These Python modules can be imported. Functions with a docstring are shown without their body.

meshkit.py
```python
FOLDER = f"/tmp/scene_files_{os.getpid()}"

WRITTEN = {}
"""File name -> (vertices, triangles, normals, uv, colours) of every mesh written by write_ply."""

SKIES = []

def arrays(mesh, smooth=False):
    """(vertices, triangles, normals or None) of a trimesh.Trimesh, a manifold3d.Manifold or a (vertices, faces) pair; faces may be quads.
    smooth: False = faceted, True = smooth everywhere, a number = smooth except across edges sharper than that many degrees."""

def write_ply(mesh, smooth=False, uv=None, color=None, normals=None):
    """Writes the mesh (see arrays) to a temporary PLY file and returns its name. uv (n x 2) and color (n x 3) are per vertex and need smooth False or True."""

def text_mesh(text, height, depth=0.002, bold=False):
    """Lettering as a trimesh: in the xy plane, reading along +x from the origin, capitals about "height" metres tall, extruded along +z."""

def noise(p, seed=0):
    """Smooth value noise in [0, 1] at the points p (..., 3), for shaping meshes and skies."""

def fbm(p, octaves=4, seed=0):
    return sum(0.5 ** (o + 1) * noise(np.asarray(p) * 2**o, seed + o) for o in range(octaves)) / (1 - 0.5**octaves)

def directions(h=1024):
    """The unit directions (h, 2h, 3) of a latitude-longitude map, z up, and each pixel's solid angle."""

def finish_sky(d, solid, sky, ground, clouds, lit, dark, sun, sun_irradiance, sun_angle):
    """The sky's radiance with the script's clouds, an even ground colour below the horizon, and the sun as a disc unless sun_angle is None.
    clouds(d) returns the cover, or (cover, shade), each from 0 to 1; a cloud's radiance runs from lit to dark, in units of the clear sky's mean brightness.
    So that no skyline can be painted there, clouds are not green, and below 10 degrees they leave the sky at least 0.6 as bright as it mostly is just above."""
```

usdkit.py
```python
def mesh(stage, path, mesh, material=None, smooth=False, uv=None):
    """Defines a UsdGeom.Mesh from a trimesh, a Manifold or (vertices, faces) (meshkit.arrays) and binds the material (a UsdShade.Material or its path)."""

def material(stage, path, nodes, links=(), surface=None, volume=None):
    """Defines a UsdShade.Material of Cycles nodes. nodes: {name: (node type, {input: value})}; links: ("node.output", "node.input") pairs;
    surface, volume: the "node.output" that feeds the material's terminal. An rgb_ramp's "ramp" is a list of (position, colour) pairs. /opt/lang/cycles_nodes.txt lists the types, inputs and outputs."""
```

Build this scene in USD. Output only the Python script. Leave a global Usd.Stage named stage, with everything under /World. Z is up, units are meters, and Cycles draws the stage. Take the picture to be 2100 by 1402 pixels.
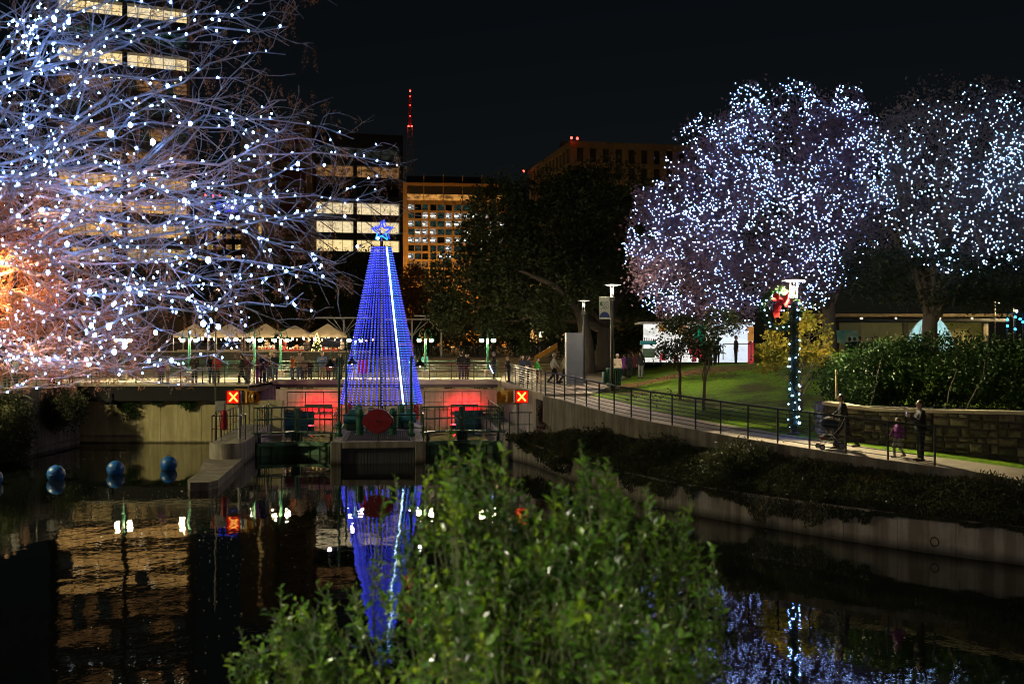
import math, numpy as np, trimesh, usdkit, meshkit
import manifold3d as m3
from pxr import Usd, UsdGeom, UsdLux, UsdShade, Gf, Sdf, Vt

stage = Usd.Stage.CreateInMemory()
UsdGeom.SetStageUpAxis(stage, 'Z'); UsdGeom.SetStageMetersPerUnit(stage, 1.0)
UsdGeom.Xform.Define(stage, '/World'); UsdGeom.Scope.Define(stage, '/World/Looks')

# ------------------------------------------------------------------ camera, sky, moon, exposure
F, CX, CY, H = 2333.0, 1050.0, 701.0, 5.8          # photo pixels (2100 wide), eye height over the water
cam = UsdGeom.Camera.Define(stage, '/World/camera')
cam.CreateHorizontalApertureAttr(36.0); cam.CreateFocalLengthAttr(36.0 * F / 2100)
cam.CreateFStopAttr(1.9); cam.CreateFocusDistanceAttr(58.0); cam.CreateExposureAttr(0.0)
cam.AddTranslateOp().Set(Gf.Vec3d(0, 0, H)); cam.AddRotateXOp().Set(90.0)
SUN_EL, SUN_ROT = math.radians(18.0), math.radians(200)
sky_m = usdkit.material(stage, '/World/Looks/night_sky', {
    's': ('sky_texture', {'sky_type': 'single_scattering', 'sun_disc': False, 'sun_elevation': SUN_EL, 'sun_rotation': SUN_ROT}),
    'h': ('hsv', {'saturation': 0.8}),
    'b': ('background_shader', {'strength': 0.0009})}, [('s.color', 'h.color'), ('h.color', 'b.color')], surface='b.background')
dome = UsdLux.DomeLight.Define(stage, '/World/sky')
UsdShade.MaterialBindingAPI.Apply(dome.GetPrim()).Bind(sky_m)
dome.GetPrim().SetCustomDataByKey('kind', 'structure')
moon = UsdLux.DistantLight.Define(stage, '/World/moon')
moon.CreateNormalizeAttr(True); moon.CreateIntensityAttr(0.004); moon.CreateAngleAttr(0.5); moon.CreateColorAttr((0.8, 0.88, 1.0))
moon.AddRotateXYZOp().Set(Gf.Vec3f(40, 0, -20))

# ------------------------------------------------------------------ projection helpers (photo pixel + distance -> metres)
def W(px, py, D): return np.array([(px - CX) / F * D, D, H - (py - CY) / F * D])
def X(px, D): return (px - CX) / F * D
def Z(py, D): return H - (py - CY) / F * D
def PPM(D): return F / D

# ------------------------------------------------------------------ mesh helpers
def join(ms):
    ms = [m for m in ms if m is not None and len(m[0])]
    n, V, Fc = 0, [], []
    for v, f in ms:
        V.append(np.asarray(v, float)); Fc.append(np.asarray(f, int) + n); n += len(v)
    return np.vstack(V), np.vstack(Fc)

def tri(f):
    f = np.asarray(f, int)
    return np.vstack([f[:, [0, 1, 2]], f[:, [0, 2, 3]]]) if f.shape[1] == 4 else f

BOXF = tri([[0, 3, 2, 1], [4, 5, 6, 7], [0, 1, 5, 4], [1, 2, 6, 5], [2, 3, 7, 6], [3, 0, 4, 7]])
def box(c, s, rz=0.0, taper=1.0):
    x, y, z = np.asarray(s) / 2.0
    v = np.array([[-x, -y, -z], [x, -y, -z], [x, y, -z], [-x, y, -z], [-x * taper, -y * taper, z], [x * taper, -y * taper, z], [x * taper, y * taper, z], [-x * taper, y * taper, z]])
    if rz:
        k, q = math.cos(rz), math.sin(rz); v = v @ np.array([[k, q, 0], [-q, k, 0], [0, 0, 1]])
    return v + np.asarray(c, float), BOXF

def cbox(c, s, rz=0.0, b=0.03):
    """box with chamfered edges: hull of three boxes"""
    x, y, z = np.asarray(s) / 2.0
    b = min(b, x * .9, y * .9, z * .9)
    pts = []
    for sx in (-1, 1):
        for sy in (-1, 1):
            for sz in (-1, 1):
                pts += [[sx * x, sy * (y - b), sz * (z - b)], [sx * (x - b), sy * y, sz * (z - b)], [sx * (x - b), sy * (y - b), sz * z]]
    h = trimesh.convex.convex_hull(np.array(pts))
    v = np.array(h.vertices)
    if rz:
        k, q = math.cos(rz), math.sin(rz); v = v @ np.array([[k, q, 0], [-q, k, 0], [0, 0, 1]])
    return v + np.asarray(c, float), np.array(h.faces)

def frame(t):
    t = t / (np.linalg.norm(t) + 1e-12)
    a = np.cross(t, [0, 0, 1.0] if abs(t[2]) < .9 else [1.0, 0, 0]); a /= np.linalg.norm(a)
    return a, np.cross(t, a)

def tube(P, R, n=6, cap=True):
    P = np.asarray(P, float); R = np.broadcast_to(np.asarray(R, float), (len(P),))
    T = np.gradient(P, axis=0); T /= np.linalg.norm(T, axis=1, keepdims=True) + 1e-12
    a, _ = frame(T.mean(0) if np.linalg.norm(T.mean(0)) > .1 else T[0])
    V = []
    an = np.arange(n) * 2 * np.pi / n
    for p, t, r in zip(P, T, R):
        a = a - t * (a @ t)
        if np.linalg.norm(a) < 1e-4: a, _ = frame(t)
        a = a / np.linalg.norm(a); b = np.cross(t, a)
        V.append(p + r * (np.cos(an)[:, None] * a + np.sin(an)[:, None] * b))
    V = np.vstack(V); m = len(P)
    i, j = np.meshgrid(np.arange(m - 1), np.arange(n), indexing='ij'); j2 = (j + 1) % n
    f = tri(np.stack([i * n + j, i * n + j2, (i + 1) * n + j2, (i + 1) * n + j], -1).reshape(-1, 4))
    if cap:
        k = len(V); V = np.vstack([V, P[0], P[-1]]); q = np.arange(n)
        f = np.vstack([f, np.stack([(q + 1) % n, q, np.full(n, k)], 1), np.stack([q + (m - 1) * n, (q + 1) % n + (m - 1) * n, np.full(n, k + 1)], 1)])
    return V, f

def beam(p, q, r, n=6): return tube([p, q], r, n)

def lathe(prof, n=16, c=(0, 0, 0)):
    """profile of (radius, z), closed at the axis when the ends have radius 0"""
    prof = np.asarray(prof, float); an = np.arange(n) * 2 * np.pi / n
    V = np.stack([prof[:, None, 0] * np.cos(an), prof[:, None, 0] * np.sin(an), np.broadcast_to(prof[:, None, 1], (len(prof), n))], -1).reshape(-1, 3)
    m = len(prof); i, j = np.meshgrid(np.arange(m - 1), np.arange(n), indexing='ij'); j2 = (j + 1) % n
    f = tri(np.stack([i * n + j, i * n + j2, (i + 1) * n + j2, (i + 1) * n + j], -1).reshape(-1, 4))
    return V + np.asarray(c, float), f

_ico = {k: trimesh.creation.icosphere(k, 1.0) for k in (0, 1, 2, 3)}
def ball(c, r, k=1):
    return np.array(_ico[k].vertices) * np.asarray(r) + np.asarray(c, float), np.array(_ico[k].faces)

def prism(poly, z0, z1):
    from shapely.geometry import Polygon
    m = trimesh.creation.extrude_polygon(Polygon(poly), z1 - z0, engine='earcut'); m.apply_translation((0, 0, z0))
    return np.array(m.vertices), np.array(m.faces)

def strip(A, B):
    """sheet between two polylines with the same number of points"""
    A, B = np.asarray(A, float), np.asarray(B, float); n = len(A); i = np.arange(n - 1)
    return np.vstack([A, B]), tri(np.stack([i, i + 1, n + i + 1, n + i], 1))

def grid(P):
    a, b = P.shape[:2]; i, j = np.meshgrid(np.arange(a - 1), np.arange(b - 1), indexing='ij')
    return P.reshape(-1, 3), tri(np.stack([i * b + j, (i + 1) * b + j, (i + 1) * b + j + 1, i * b + j + 1], -1).reshape(-1, 4))

def wall_slab(A, B, z0, z1, t):
    """upright slab from plan point A to B, thickness t to the left of A->B"""
    A, B = np.asarray(A, float), np.asarray(B, float); d = (B - A) / np.linalg.norm(B - A); n = np.array([-d[1], d[0]]) * t
    return prism([A, B, B + n, A + n], z0, z1)

def move(m, loc=(0, 0, 0), rz=0.0, s=1.0):
    v = np.asarray(m[0], float) * s
    if rz:
        k, q = math.cos(rz), math.sin(rz); v = v @ np.array([[k, q, 0], [-q, k, 0], [0, 0, 1]])
    return v + np.asarray(loc, float), m[1]

def rdir(rng, n):
    d = rng.normal(size=(n, 3)); return d / np.linalg.norm(d, axis=1, keepdims=True)

def cards(P, size, rng, axis=None, width=.55, fold=.25):
    """one folded leaf (4 triangles) at each point; axis = preferred direction of the leaf's length"""
    n = len(P); size = np.broadcast_to(size, (n,))[:, None]
    a = rdir(rng, n)
    if axis is not None: a = a * .55 + np.asarray(axis); a /= np.linalg.norm(a, axis=1, keepdims=True)
    b = np.cross(a, rdir(rng, n)); b /= np.linalg.norm(b, axis=1, keepdims=True) + 1e-9
    c = np.cross(a, b)
    V = np.stack([P, P + a * size * .45 + b * size * width * .5 + c * size * fold * .3, P + a * size, P + a * size * .45 - b * size * width * .5 + c * size * fold * .3], 1)
    i = np.arange(n)[:, None] * 4
    f = np.concatenate([i + [0, 1, 2], i + [0, 2, 3]], 0)
    return V.reshape(-1, 3), f

# ------------------------------------------------------------------ scene helpers
class Thing:
    def __init__(s, path, loc, local): s.path, s.loc, s.local = path, np.asarray(loc, float), local
_used = {}
def free(parent, name):
    k = (parent, name); n = _used.get(k, 0); _used[k] = n + 1
    return f'{parent}/{name}' if n == 0 else f'{parent}/{name}_{n:03d}'
def tag(prim, label=None, cat=None, group=None, kind=None):
    for k, v in (('label', label), ('category', cat), ('group', group), ('kind', kind)):
        if v: prim.SetCustomDataByKey(k, v)
def thing(name, label, cat, loc=(0, 0, 0), rotz=0.0, group=None, local=False, kind=None):
    p = free('/World', name); x = UsdGeom.Xform.Define(stage, p)
    x.AddTranslateOp().Set(Gf.Vec3d(*map(float, loc)))
    if rotz: x.AddRotateZOp().Set(math.degrees(rotz))
    tag(x.GetPrim(), label, cat, group, kind)
    return Thing(p, loc, local)
def part(t, name, m, mat, smooth=False, label=None, kind=None):
    """a mesh under a thing or a part; coordinates are the world's unless the thing is local"""
    p = free(t.path, name)
    if isinstance(m, list): m = join(m)
    v, f = m[0], m[1]
    if not t.local: v = np.asarray(v) - t.loc
    usdkit.mesh(stage, p, (v, f), mat, smooth)
    tag(stage.GetPrimAtPath(p), label, None, None, kind)
    return Thing(p, t.loc, t.local)
def solo(name, m, mat, label=None, cat=None, group=None, kind=None, smooth=False):
    p = free('/World', name)
    if isinstance(m, list): m = join(m)
    usdkit.mesh(stage, p, m, mat, smooth); tag(stage.GetPrimAtPath(p), label, cat, group, kind)
    return Thing(p, (0, 0, 0), False)
def dup(t, name, label, cat, loc, rotz=0.0, group=None, scale=1.0):
    p = free('/World', name); x = UsdGeom.Xform.Define(stage, p)
    x.GetPrim().GetReferences().AddInternalReference(t.path); x.GetPrim().SetInstanceable(True)
    x.ClearXformOpOrder(); x.AddTranslateOp(opSuffix='at').Set(Gf.Vec3d(*map(float, loc)))
    x.AddRotateZOp(opSuffix='turn').Set(math.degrees(rotz))
    if scale != 1.0: x.AddScaleOp(opSuffix='size').Set(Gf.Vec3f(scale, scale, scale))
    tag(x.GetPrim(), label, cat, group)
    return p

# ------------------------------------------------------------------ materials
def mat(name, c1, c2=None, rough=.7, scale=4.0, detail=5, bump=0.0, bscale=None, metal=0.0, spec=.5, stretch=(1, 1, 1), stain=None, coat=0.0):
    c2 = c2 or tuple(x * .7 for x in c1)
    n = {'g': ('geometry', {}), 'm': ('mapping', {'scale': stretch}), 'n': ('noise_texture', {'scale': scale, 'detail': detail, 'roughness': .6}),
         'r': ('rgb_ramp', {'ramp': [(.3, c2), (.7, c1)]}),
         'p': ('principled_bsdf', {'roughness': rough, 'metallic': metal, 'specular_ior_level': spec, 'coat_weight': coat})}
    l = [('g.position', 'm.vector'), ('m.vector', 'n.vector'), ('n.fac', 'r.fac')]
    out = 'r.color'
    if stain:
        n.update({'m2': ('mapping', {'scale': (1.2, 1.2, .12)}), 'n2': ('noise_texture', {'scale': 2.2, 'detail': 6, 'roughness': .65}), 'r2': ('rgb_ramp', {'ramp': [(.42, stain), (.62, (1, 1, 1))]}),
                  'x': ('mix_color', {'blend_type': 'multiply', 'fac': 1.0})})
        l += [('g.position', 'm2.vector'), ('m2.vector', 'n2.vector'), ('n2.fac', 'r2.fac'), (out, 'x.a'), ('r2.color', 'x.b')]; out = 'x.result'
    l.append((out, 'p.base_color'))
    if bump:
        n['bn'] = ('noise_texture', {'scale': bscale or scale * 6, 'detail': 6, 'roughness': .6}); n['b'] = ('bump', {'strength': .6, 'distance': bump})
        l += [('g.position', 'bn.vector'), ('bn.fac', 'b.height'), ('b.normal', 'p.normal')]
    return usdkit.material(stage, '/World/Looks/' + name, n, l, surface='p.BSDF')

def glow(name, c, s):
    return usdkit.material(stage, '/World/Looks/' + name, {'e': ('emission', {'color': c, 'strength': s})}, surface='e.emission')

def leafmat(name, cols, rough=.5, trans=.3, scale=.6, spec=.3):
    """leaves: tone varies leaf by leaf and clump by clump; some light passes through"""
    k = len(cols)
    n = {'g': ('geometry', {}), 'n': ('noise_texture', {'scale': scale, 'detail': 3}), 'a': ('math', {'math_type': 'multiply', 'value2': .55}), 'q': ('math', {'math_type': 'multiply_add', 'value2': .7}),
         'r': ('rgb_ramp', {'ramp': [(.25 + .5 * i / max(k - 1, 1), c) for i, c in enumerate(cols)]}),
         'p': ('principled_bsdf', {'roughness': rough, 'specular_ior_level': spec}), 't': ('translucent_bsdf', {}), 'x': ('mix_closure', {'fac': trans})}
    l = [('g.position', 'n.vector'), ('g.random_per_island', 'a.value1'), ('n.fac', 'q.value1'), ('a.value', 'q.value3'), ('q.value', 'r.fac'), ('r.color', 'p.base_color'), ('r.color', 't.color'), ('p.BSDF', 'x.closure1'), ('t.BSDF', 'x.closure2')]
    return usdkit.material(stage, '/World/Looks/' + name, n, l, surface='x.closure')

M = {}
M['concrete'] = mat('concrete', (.26, .235, .20), (.15, .135, .12), .85, 1.3, 7, .012, 14, stain=(.55, .52, .47))
M['concrete_pale'] = mat('concrete_pale', (.40, .375, .335), (.27, .25, .225), .85, 1.6, 8, .01, 18, stain=(.5, .47, .43))
def waterline(path, lo=.04, hi=.30):
    """a dark algae band just over the water: a stain of its own"""
    def sh(nm, k, ins):
        q = UsdShade.Shader.Define(stage, path + '/' + nm); q.CreateIdAttr('cycles_' + k)
        for a, (t_, v) in ins.items(): q.CreateInput(a, t_).Set(v)
        return q
    T = Sdf.ValueTypeNames; p = UsdShade.Shader.Get(stage, path + '/p'); src = p.GetInput('base_color').GetConnectedSources()[0][0]
    z = sh('wz', 'separate_xyz', {}); z.CreateInput('vector', T.Token).ConnectToSource(UsdShade.Shader.Get(stage, path + '/g').CreateOutput('position', T.Token))
    ad = sh('wa', 'math', {'math_type': (T.Token, 'multiply_add'), 'value2': (T.Float, -.28)}); ad.CreateInput('value1', T.Token).ConnectToSource(UsdShade.Shader.Get(stage, path + '/n').CreateOutput('fac', T.Token)); ad.CreateInput('value3', T.Token).ConnectToSource(z.CreateOutput('z', T.Token))
    r = sh('wr', 'map_range', {'from_min': (T.Float, lo - .14), 'from_max': (T.Float, hi - .14), 'to_min': (T.Float, .16), 'to_max': (T.Float, 1.0), 'clamp': (T.Bool, True)}); r.CreateInput('value', T.Token).ConnectToSource(ad.CreateOutput('value', T.Token))
    x = sh('wx', 'mix_color', {'blend_type': (T.Token, 'multiply'), 'fac': (T.Float, 1.0)}); x.CreateInput('a', T.Token).ConnectToSource(UsdShade.Shader(src.source.GetPrim()).CreateOutput(src.sourceName, T.Token)); x.CreateInput('b', T.Token).ConnectToSource(r.CreateOutput('result', T.Token))
    p.GetInput('base_color').ConnectToSource(x.CreateOutput('result', T.Token))
waterline('/World/Looks/concrete_pale')
M['concrete_beige'] = mat('concrete_beige', (.48, .43, .25), (.38, .34, .2), .85, 1.2, 6, .008, 16, stain=(.7, .68, .6))
waterline('/World/Looks/concrete_beige', .02, .14)
M['paving'] = mat('paving', (.42, .36, .29), (.29, .25, .20), .8, .9, 7, .006, 20)
M['deck'] = mat('deck', (.46, .41, .31), (.36, .32, .25), .8, 1.5, 6, .004, 20)
M['steel_dark'] = mat('steel_dark', (.035, .037, .042), (.02, .022, .026), .45, 3, 4, .001, 40)
M['rail_steel'] = mat('rail_steel', (.06, .065, .07), (.035, .037, .04), .35, 6, 4, metal=.5)
M['rail_pale'] = mat('rail_pale', (.42, .40, .36), (.3, .29, .27), .35, 6, 4, metal=.5)
M['rail_green'] = mat('rail_green', (.02, .07, .045), (.012, .045, .03), .4, 5, 4)
M['gate_green'] = mat('gate_green', (.10, .27, .16), (.05, .13, .08), .55, 1.3, 7, .004, 12, stain=(.55, .5, .4))
M['post_green'] = mat('post_green', (.012, .10, .055), (.008, .065, .035), .35, 5, 3)
M['black_iron'] = mat('black_iron', (.015, .016, .018), (.01, .01, .012), .4, 5, 3)
M['teal_paint'] = mat('teal_paint', (.02, .12, .16), (.012, .08, .11), .4, 4, 4)
M['red_paint'] = mat('red_paint', (.30, .008, .014), (.2, .005, .01), .35, 3, 3, coat=.3)
M['red_cloth'] = mat('red_cloth', (.68, .012, .014), (.5, .008, .01), .6, 8, 3)
M['yellow_paint'] = mat('yellow_paint', (.62, .30, .03), (.45, .2, .02), .45, 6, 4)
M['grate'] = mat('grate', (.19, .19, .2), (.11, .11, .12), .4, 12, 4, metal=.6)
M['grey_box'] = mat('grey_box', (.3, .31, .32), (.22, .23, .24), .5, 6, 4)
M['buoy_blue'] = mat('buoy_blue', (.012, .12, .45), (.008, .08, .3), .4, 5, 6, .002, 30)
M['bark'] = mat('bark', (.13, .10, .075), (.06, .048, .038), .9, 6, 6, .02, 12, stretch=(1, 1, .25))
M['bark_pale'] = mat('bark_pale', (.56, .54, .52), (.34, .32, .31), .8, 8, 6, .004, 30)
M['canvas'] = leafmat('canvas', [(.82, .78, .68), (.76, .71, .6)], .8, .55, 1.0)
M['canvas_blue'] = mat('canvas_blue', (.012, .022, .07), (.008, .014, .045), .8, 3, 4)
M['stele'] = mat('stele', (.034, .042, .066), (.024, .03, .048), .6, 2.5, 7, .004, 30)
M['stone_a'] = mat('stone_a', (.17, .14, .105), (.07, .058, .045), .95, 4, 8, .07, 9)
M['stone_b'] = mat('stone_b', (.095, .082, .066), (.045, .038, .03), .95, 4, 8, .07, 9)
M['stone_c'] = mat('stone_c', (.24, .20, .15), (.11, .09, .068), .95, 4, 8, .07, 9)
M['mortar'] = mat('mortar', (.09, .075, .055), (.05, .04, .03), .95, 6, 5, .01, 20)
M['coping'] = mat('coping', (.5, .43, .32), (.38, .32, .23), .85, 3, 6, .008, 20)
M['brick_dark'] = mat('brick_dark', (.16, .06, .035), (.10, .04, .024), .9, 1.0, 5)
M['brown_stone'] = mat('brown_stone', (.26, .20, .13), (.19, .145, .095), .9, .4, 5)
M['hotel_wall'] = mat('hotel_wall', (.42, .25, .09), (.33, .19, .07), .9, .25, 5)
M['tower_dark'] = mat('tower_dark', (.035, .035, .04), (.02, .02, .024), .5, .3, 4)
M['mullion'] = mat('mullion', (.02, .02, .022), (.012, .012, .014), .5, 2, 3)
M['dark_glass'] = mat('dark_glass', (.012, .016, .018), (.008, .01, .012), .08, .5, 3, spec=.6)
M['white_paint'] = mat('white_paint', (.75, .74, .72), (.62, .61, .6), .5, 5, 4)
M['white_metal'] = mat('white_metal', (.6, .6, .6), (.5, .5, .5), .4, 5, 4)
M['asphalt'] = mat('asphalt', (.055, .055, .055), (.035, .035, .036), .9, 2, 6, .006, 40)
M['soil'] = mat('soil', (.055, .042, .028), (.028, .022, .015), .95, 2, 7, .03, 12)
M['wood_pole'] = mat('wood_pole', (.52, .40, .24), (.4, .3, .18), .8, 6, 5)

# ------------------------------------------------------------------ lights that the photograph shows: emitting lenses and bulbs
G = {}
G['warm'] = glow('lamp_warm', (1, .80, .44), 800)
G['cool'] = glow('lamp_cool', (1, .82, .56), 24000)
G['bulb_front'] = glow('bulb_blue_white', (.20, .38, 1.0), 75)
G['bulb_tree'] = glow('bulb_pale_blue', (.30, .44, 1.0), 14)
G['bulb_ice'] = glow('bulb_ice', (.34, .56, 1.0), 13)
G['bulb_amber'] = glow('bulb_amber', (1, .55, .22), 22)
G['led_blue'] = glow('led_blue', (.03, .04, 1.0), 3.2)
G['led_white'] = glow('led_white', (.45, .75, 1.0), 7)
G['led_pale'] = glow('led_pale', (.075, .10, 1.0), 3.6)
G['led_teal'] = glow('led_teal', (.03, .30, .9), 3.0)
G['star_blue'] = glow('star_blue', (.03, .07, 1.0), 2.0)
G['star_cyan'] = glow('star_cyan', (.05, .5, 1.0), 1.6)
G['sig_red'] = glow('signal_red', (1, .012, .004), .95)
G['sig_x'] = glow('signal_amber', (1, .40, .07), 2.4)
G['red_flood'] = glow('red_flood', (1, .008, .02), 150)
G['red_up'] = glow('red_uplight', (1, .012, .02), 160)
G['beacon'] = glow('beacon_red', (1, .03, .02), 14)

# ================================================================== THE SETTING
DECK = 3.36                                   # the footbridge and plazas over the water
LOCKZ = 1.06                                  # the lock walls
CH = 0.45                                     # water inside the lock
LA = math.atan(.1); lc, ls = math.cos(LA), math.sin(LA)
LO = np.array([-6.37, 54.2])
def L2(u, v): return np.array([LO[0] + u * lc - v * ls, LO[1] + u * ls + v * lc])
def L3(u, v, z): return np.array([*L2(u, v), z])
def lbox(u0, u1, v0, v1, z0, z1, b=.03):
    c = L3((u0 + u1) / 2, (v0 + v1) / 2, (z0 + z1) / 2); return cbox(c, (u1 - u0, v1 - v0, z1 - z0), LA, b)

# water: dark, nearly a mirror, with slow and fine ripples
def water_mat(name, amp):
    n = {'g': ('geometry', {}), 'm1': ('mapping', {'scale': (.45, .30, 1)}), 'n1': ('noise_texture', {'scale': 1.0, 'detail': 2, 'roughness': .5}),
         'm2': ('mapping', {'scale': (2.4, 1.7, 1)}), 'n2': ('noise_texture', {'scale': 1.0, 'detail': 3, 'roughness': .6}),
         'b1': ('bump', {'strength': 1.0, 'distance': .014 * amp}), 'b2': ('bump', {'strength': 1.0, 'distance': .0024 * amp}),
         'p': ('principled_bsdf', {'base_color': (.0035, .005, .004), 'roughness': .012, 'ior': 1.33})}
    return usdkit.material(stage, '/World/Looks/' + name, n, [('g.position', 'm1.vector'), ('m1.vector', 'n1.vector'), ('n1.fac', 'b1.height'), ('g.position', 'm2.vector'), ('m2.vector', 'n2.vector'), ('n2.fac', 'b2.height'), ('b1.normal', 'b2.normal'), ('b2.normal', 'p.normal')], surface='p.BSDF')
M['water'] = water_mat('water', 1.0); M['water_lock'] = water_mat('water_lock', 2.6)
def plane(x0, x1, y0, y1, z): return np.array([[x0, y0, z], [x1, y0, z], [x1, y1, z], [x0, y1, z]], float), tri([[0, 1, 2, 3]])
solo('water', plane(-26, 45, 8, 65.6, 0.0), M['water'], kind='structure')
a, b, c, d = (L3(u, v, CH) for u, v in ((-6.4, 4.6), (6.5, 4.6), (6.5, 37.2), (-6.4, 37.2)))
solo('water', (np.array([a, b, c, d]), tri([[0, 1, 2, 3]])), M['water_lock'], kind='structure')

# river wall and path lines on the right, plan points
def pathD(px): return np.interp(px, [1118, 1158, 1211, 1310, 1400, 1504, 1632, 1701, 1778, 1861, 1917, 2100, 2400, 2700], [53.6, 51.2, 47.5, 43.8, 41.3, 38.8, 36.3, 35.1, 34.1, 33.2, 32.7, 31, 28.6, 26.6])
def pathY(px): return np.interp(px, [1118, 1158, 1211, 1310, 1400, 1450, 1504, 1632, 1701, 1778, 1861, 1917, 2100], [813, 818.8, 838.6, 860.9, 877, 885.7, 896, 916, 927.4, 937.9, 949.9, 956.5, 984])
def path_pt(px):
    D = pathD(px); y = pathY(min(px, 2100)) if px <= 2100 else CY + (H - 1.92) / D * F
    return W(px, y, D)
pp = np.array([path_pt(p) for p in np.linspace(1118, 2700, 60)])
for _ in range(3): pp[1:-1] = (pp[:-2] + 2 * pp[1:-1] + pp[2:]) / 4
def along(P, s):
    d = np.r_[0, np.cumsum(np.linalg.norm(np.diff(P[:, :2], axis=0), axis=1))]
    return np.stack([np.interp(s, d, P[:, k]) for k in range(3)], -1)
def length(P): return np.linalg.norm(np.diff(P[:, :2], axis=0), axis=1).sum()
def offset(P, w):
    """plan offset to the far side (away from the river)"""
    T = np.gradient(P[:, :2], axis=0); T /= np.linalg.norm(T, axis=1, keepdims=True)
    Q = P.copy(); Q[:, 0] += -T[:, 1] * w; Q[:, 1] += T[:, 0] * w; return Q
PW = 2.3
front = offset(pp, -.12); back = offset(pp, PW)
rw = np.array([[X(1040, 56.5), 56.5], [1.0, 53.6], [2.1, 49.0], [3.4, 44.6], [4.7, 40.9], [5.96, 38.2], [8.6, 34.7], [10.8, 31.9], [13.2, 29.6], [17, 26.6], [24, 22]])
rwl = np.array([[np.interp(t, np.arange(len(rw)), rw[:, 0]), np.interp(t, np.arange(len(rw)), rw[:, 1])] for t in np.linspace(0, len(rw) - 1, 41)])
for _ in range(2): rwl[1:-1] = (rwl[:-2] + 2 * rwl[1:-1] + rwl[2:]) / 4
RWZ = 1.0

# path: a concrete sheet with a kerb wall under its railing; panels along the wall are parts
slope_top = front.copy(); slope_top[:, 2] -= .02
solo('path', strip(offset(pp, -.02), back), M['paving'], kind='structure')
t = thing('path_retaining_wall', 'curved concrete retaining wall carrying the path along the right bank', 'wall', tuple(front[0]))
n = len(front); k = 0
while k < n - 1:
    e = min(k + 4, n - 1); A = front[k:e + 1]; B = offset(pp, -.02)[k:e + 1]
    drop = 2.4
    q0 = A.copy(); q0[:, 2] += .03; q1 = B.copy(); q1[:, 2] += .03; q2 = A.copy(); q2[:, 2] -= drop; q3 = B.copy(); q3[:, 2] -= drop
    sh = (q0[-1] - q0[0]) / np.linalg.norm(q0[-1] - q0[0]) * .006
    for q in (q0, q1, q2, q3): q[0] += sh; q[-1] -= sh
    ms = [strip(q2, q0), strip(q0, q1), strip(q1, q3)]
    ms.append((np.array([q2[0], q0[0], q1[0], q3[0]]), tri([[0, 1, 2, 3]]))); ms.append((np.array([q2[-1], q0[-1], q1[-1], q3[-1]]), tri([[0, 1, 2, 3]])))
    part(t, 'panel', ms, M['concrete']); k = e

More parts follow.
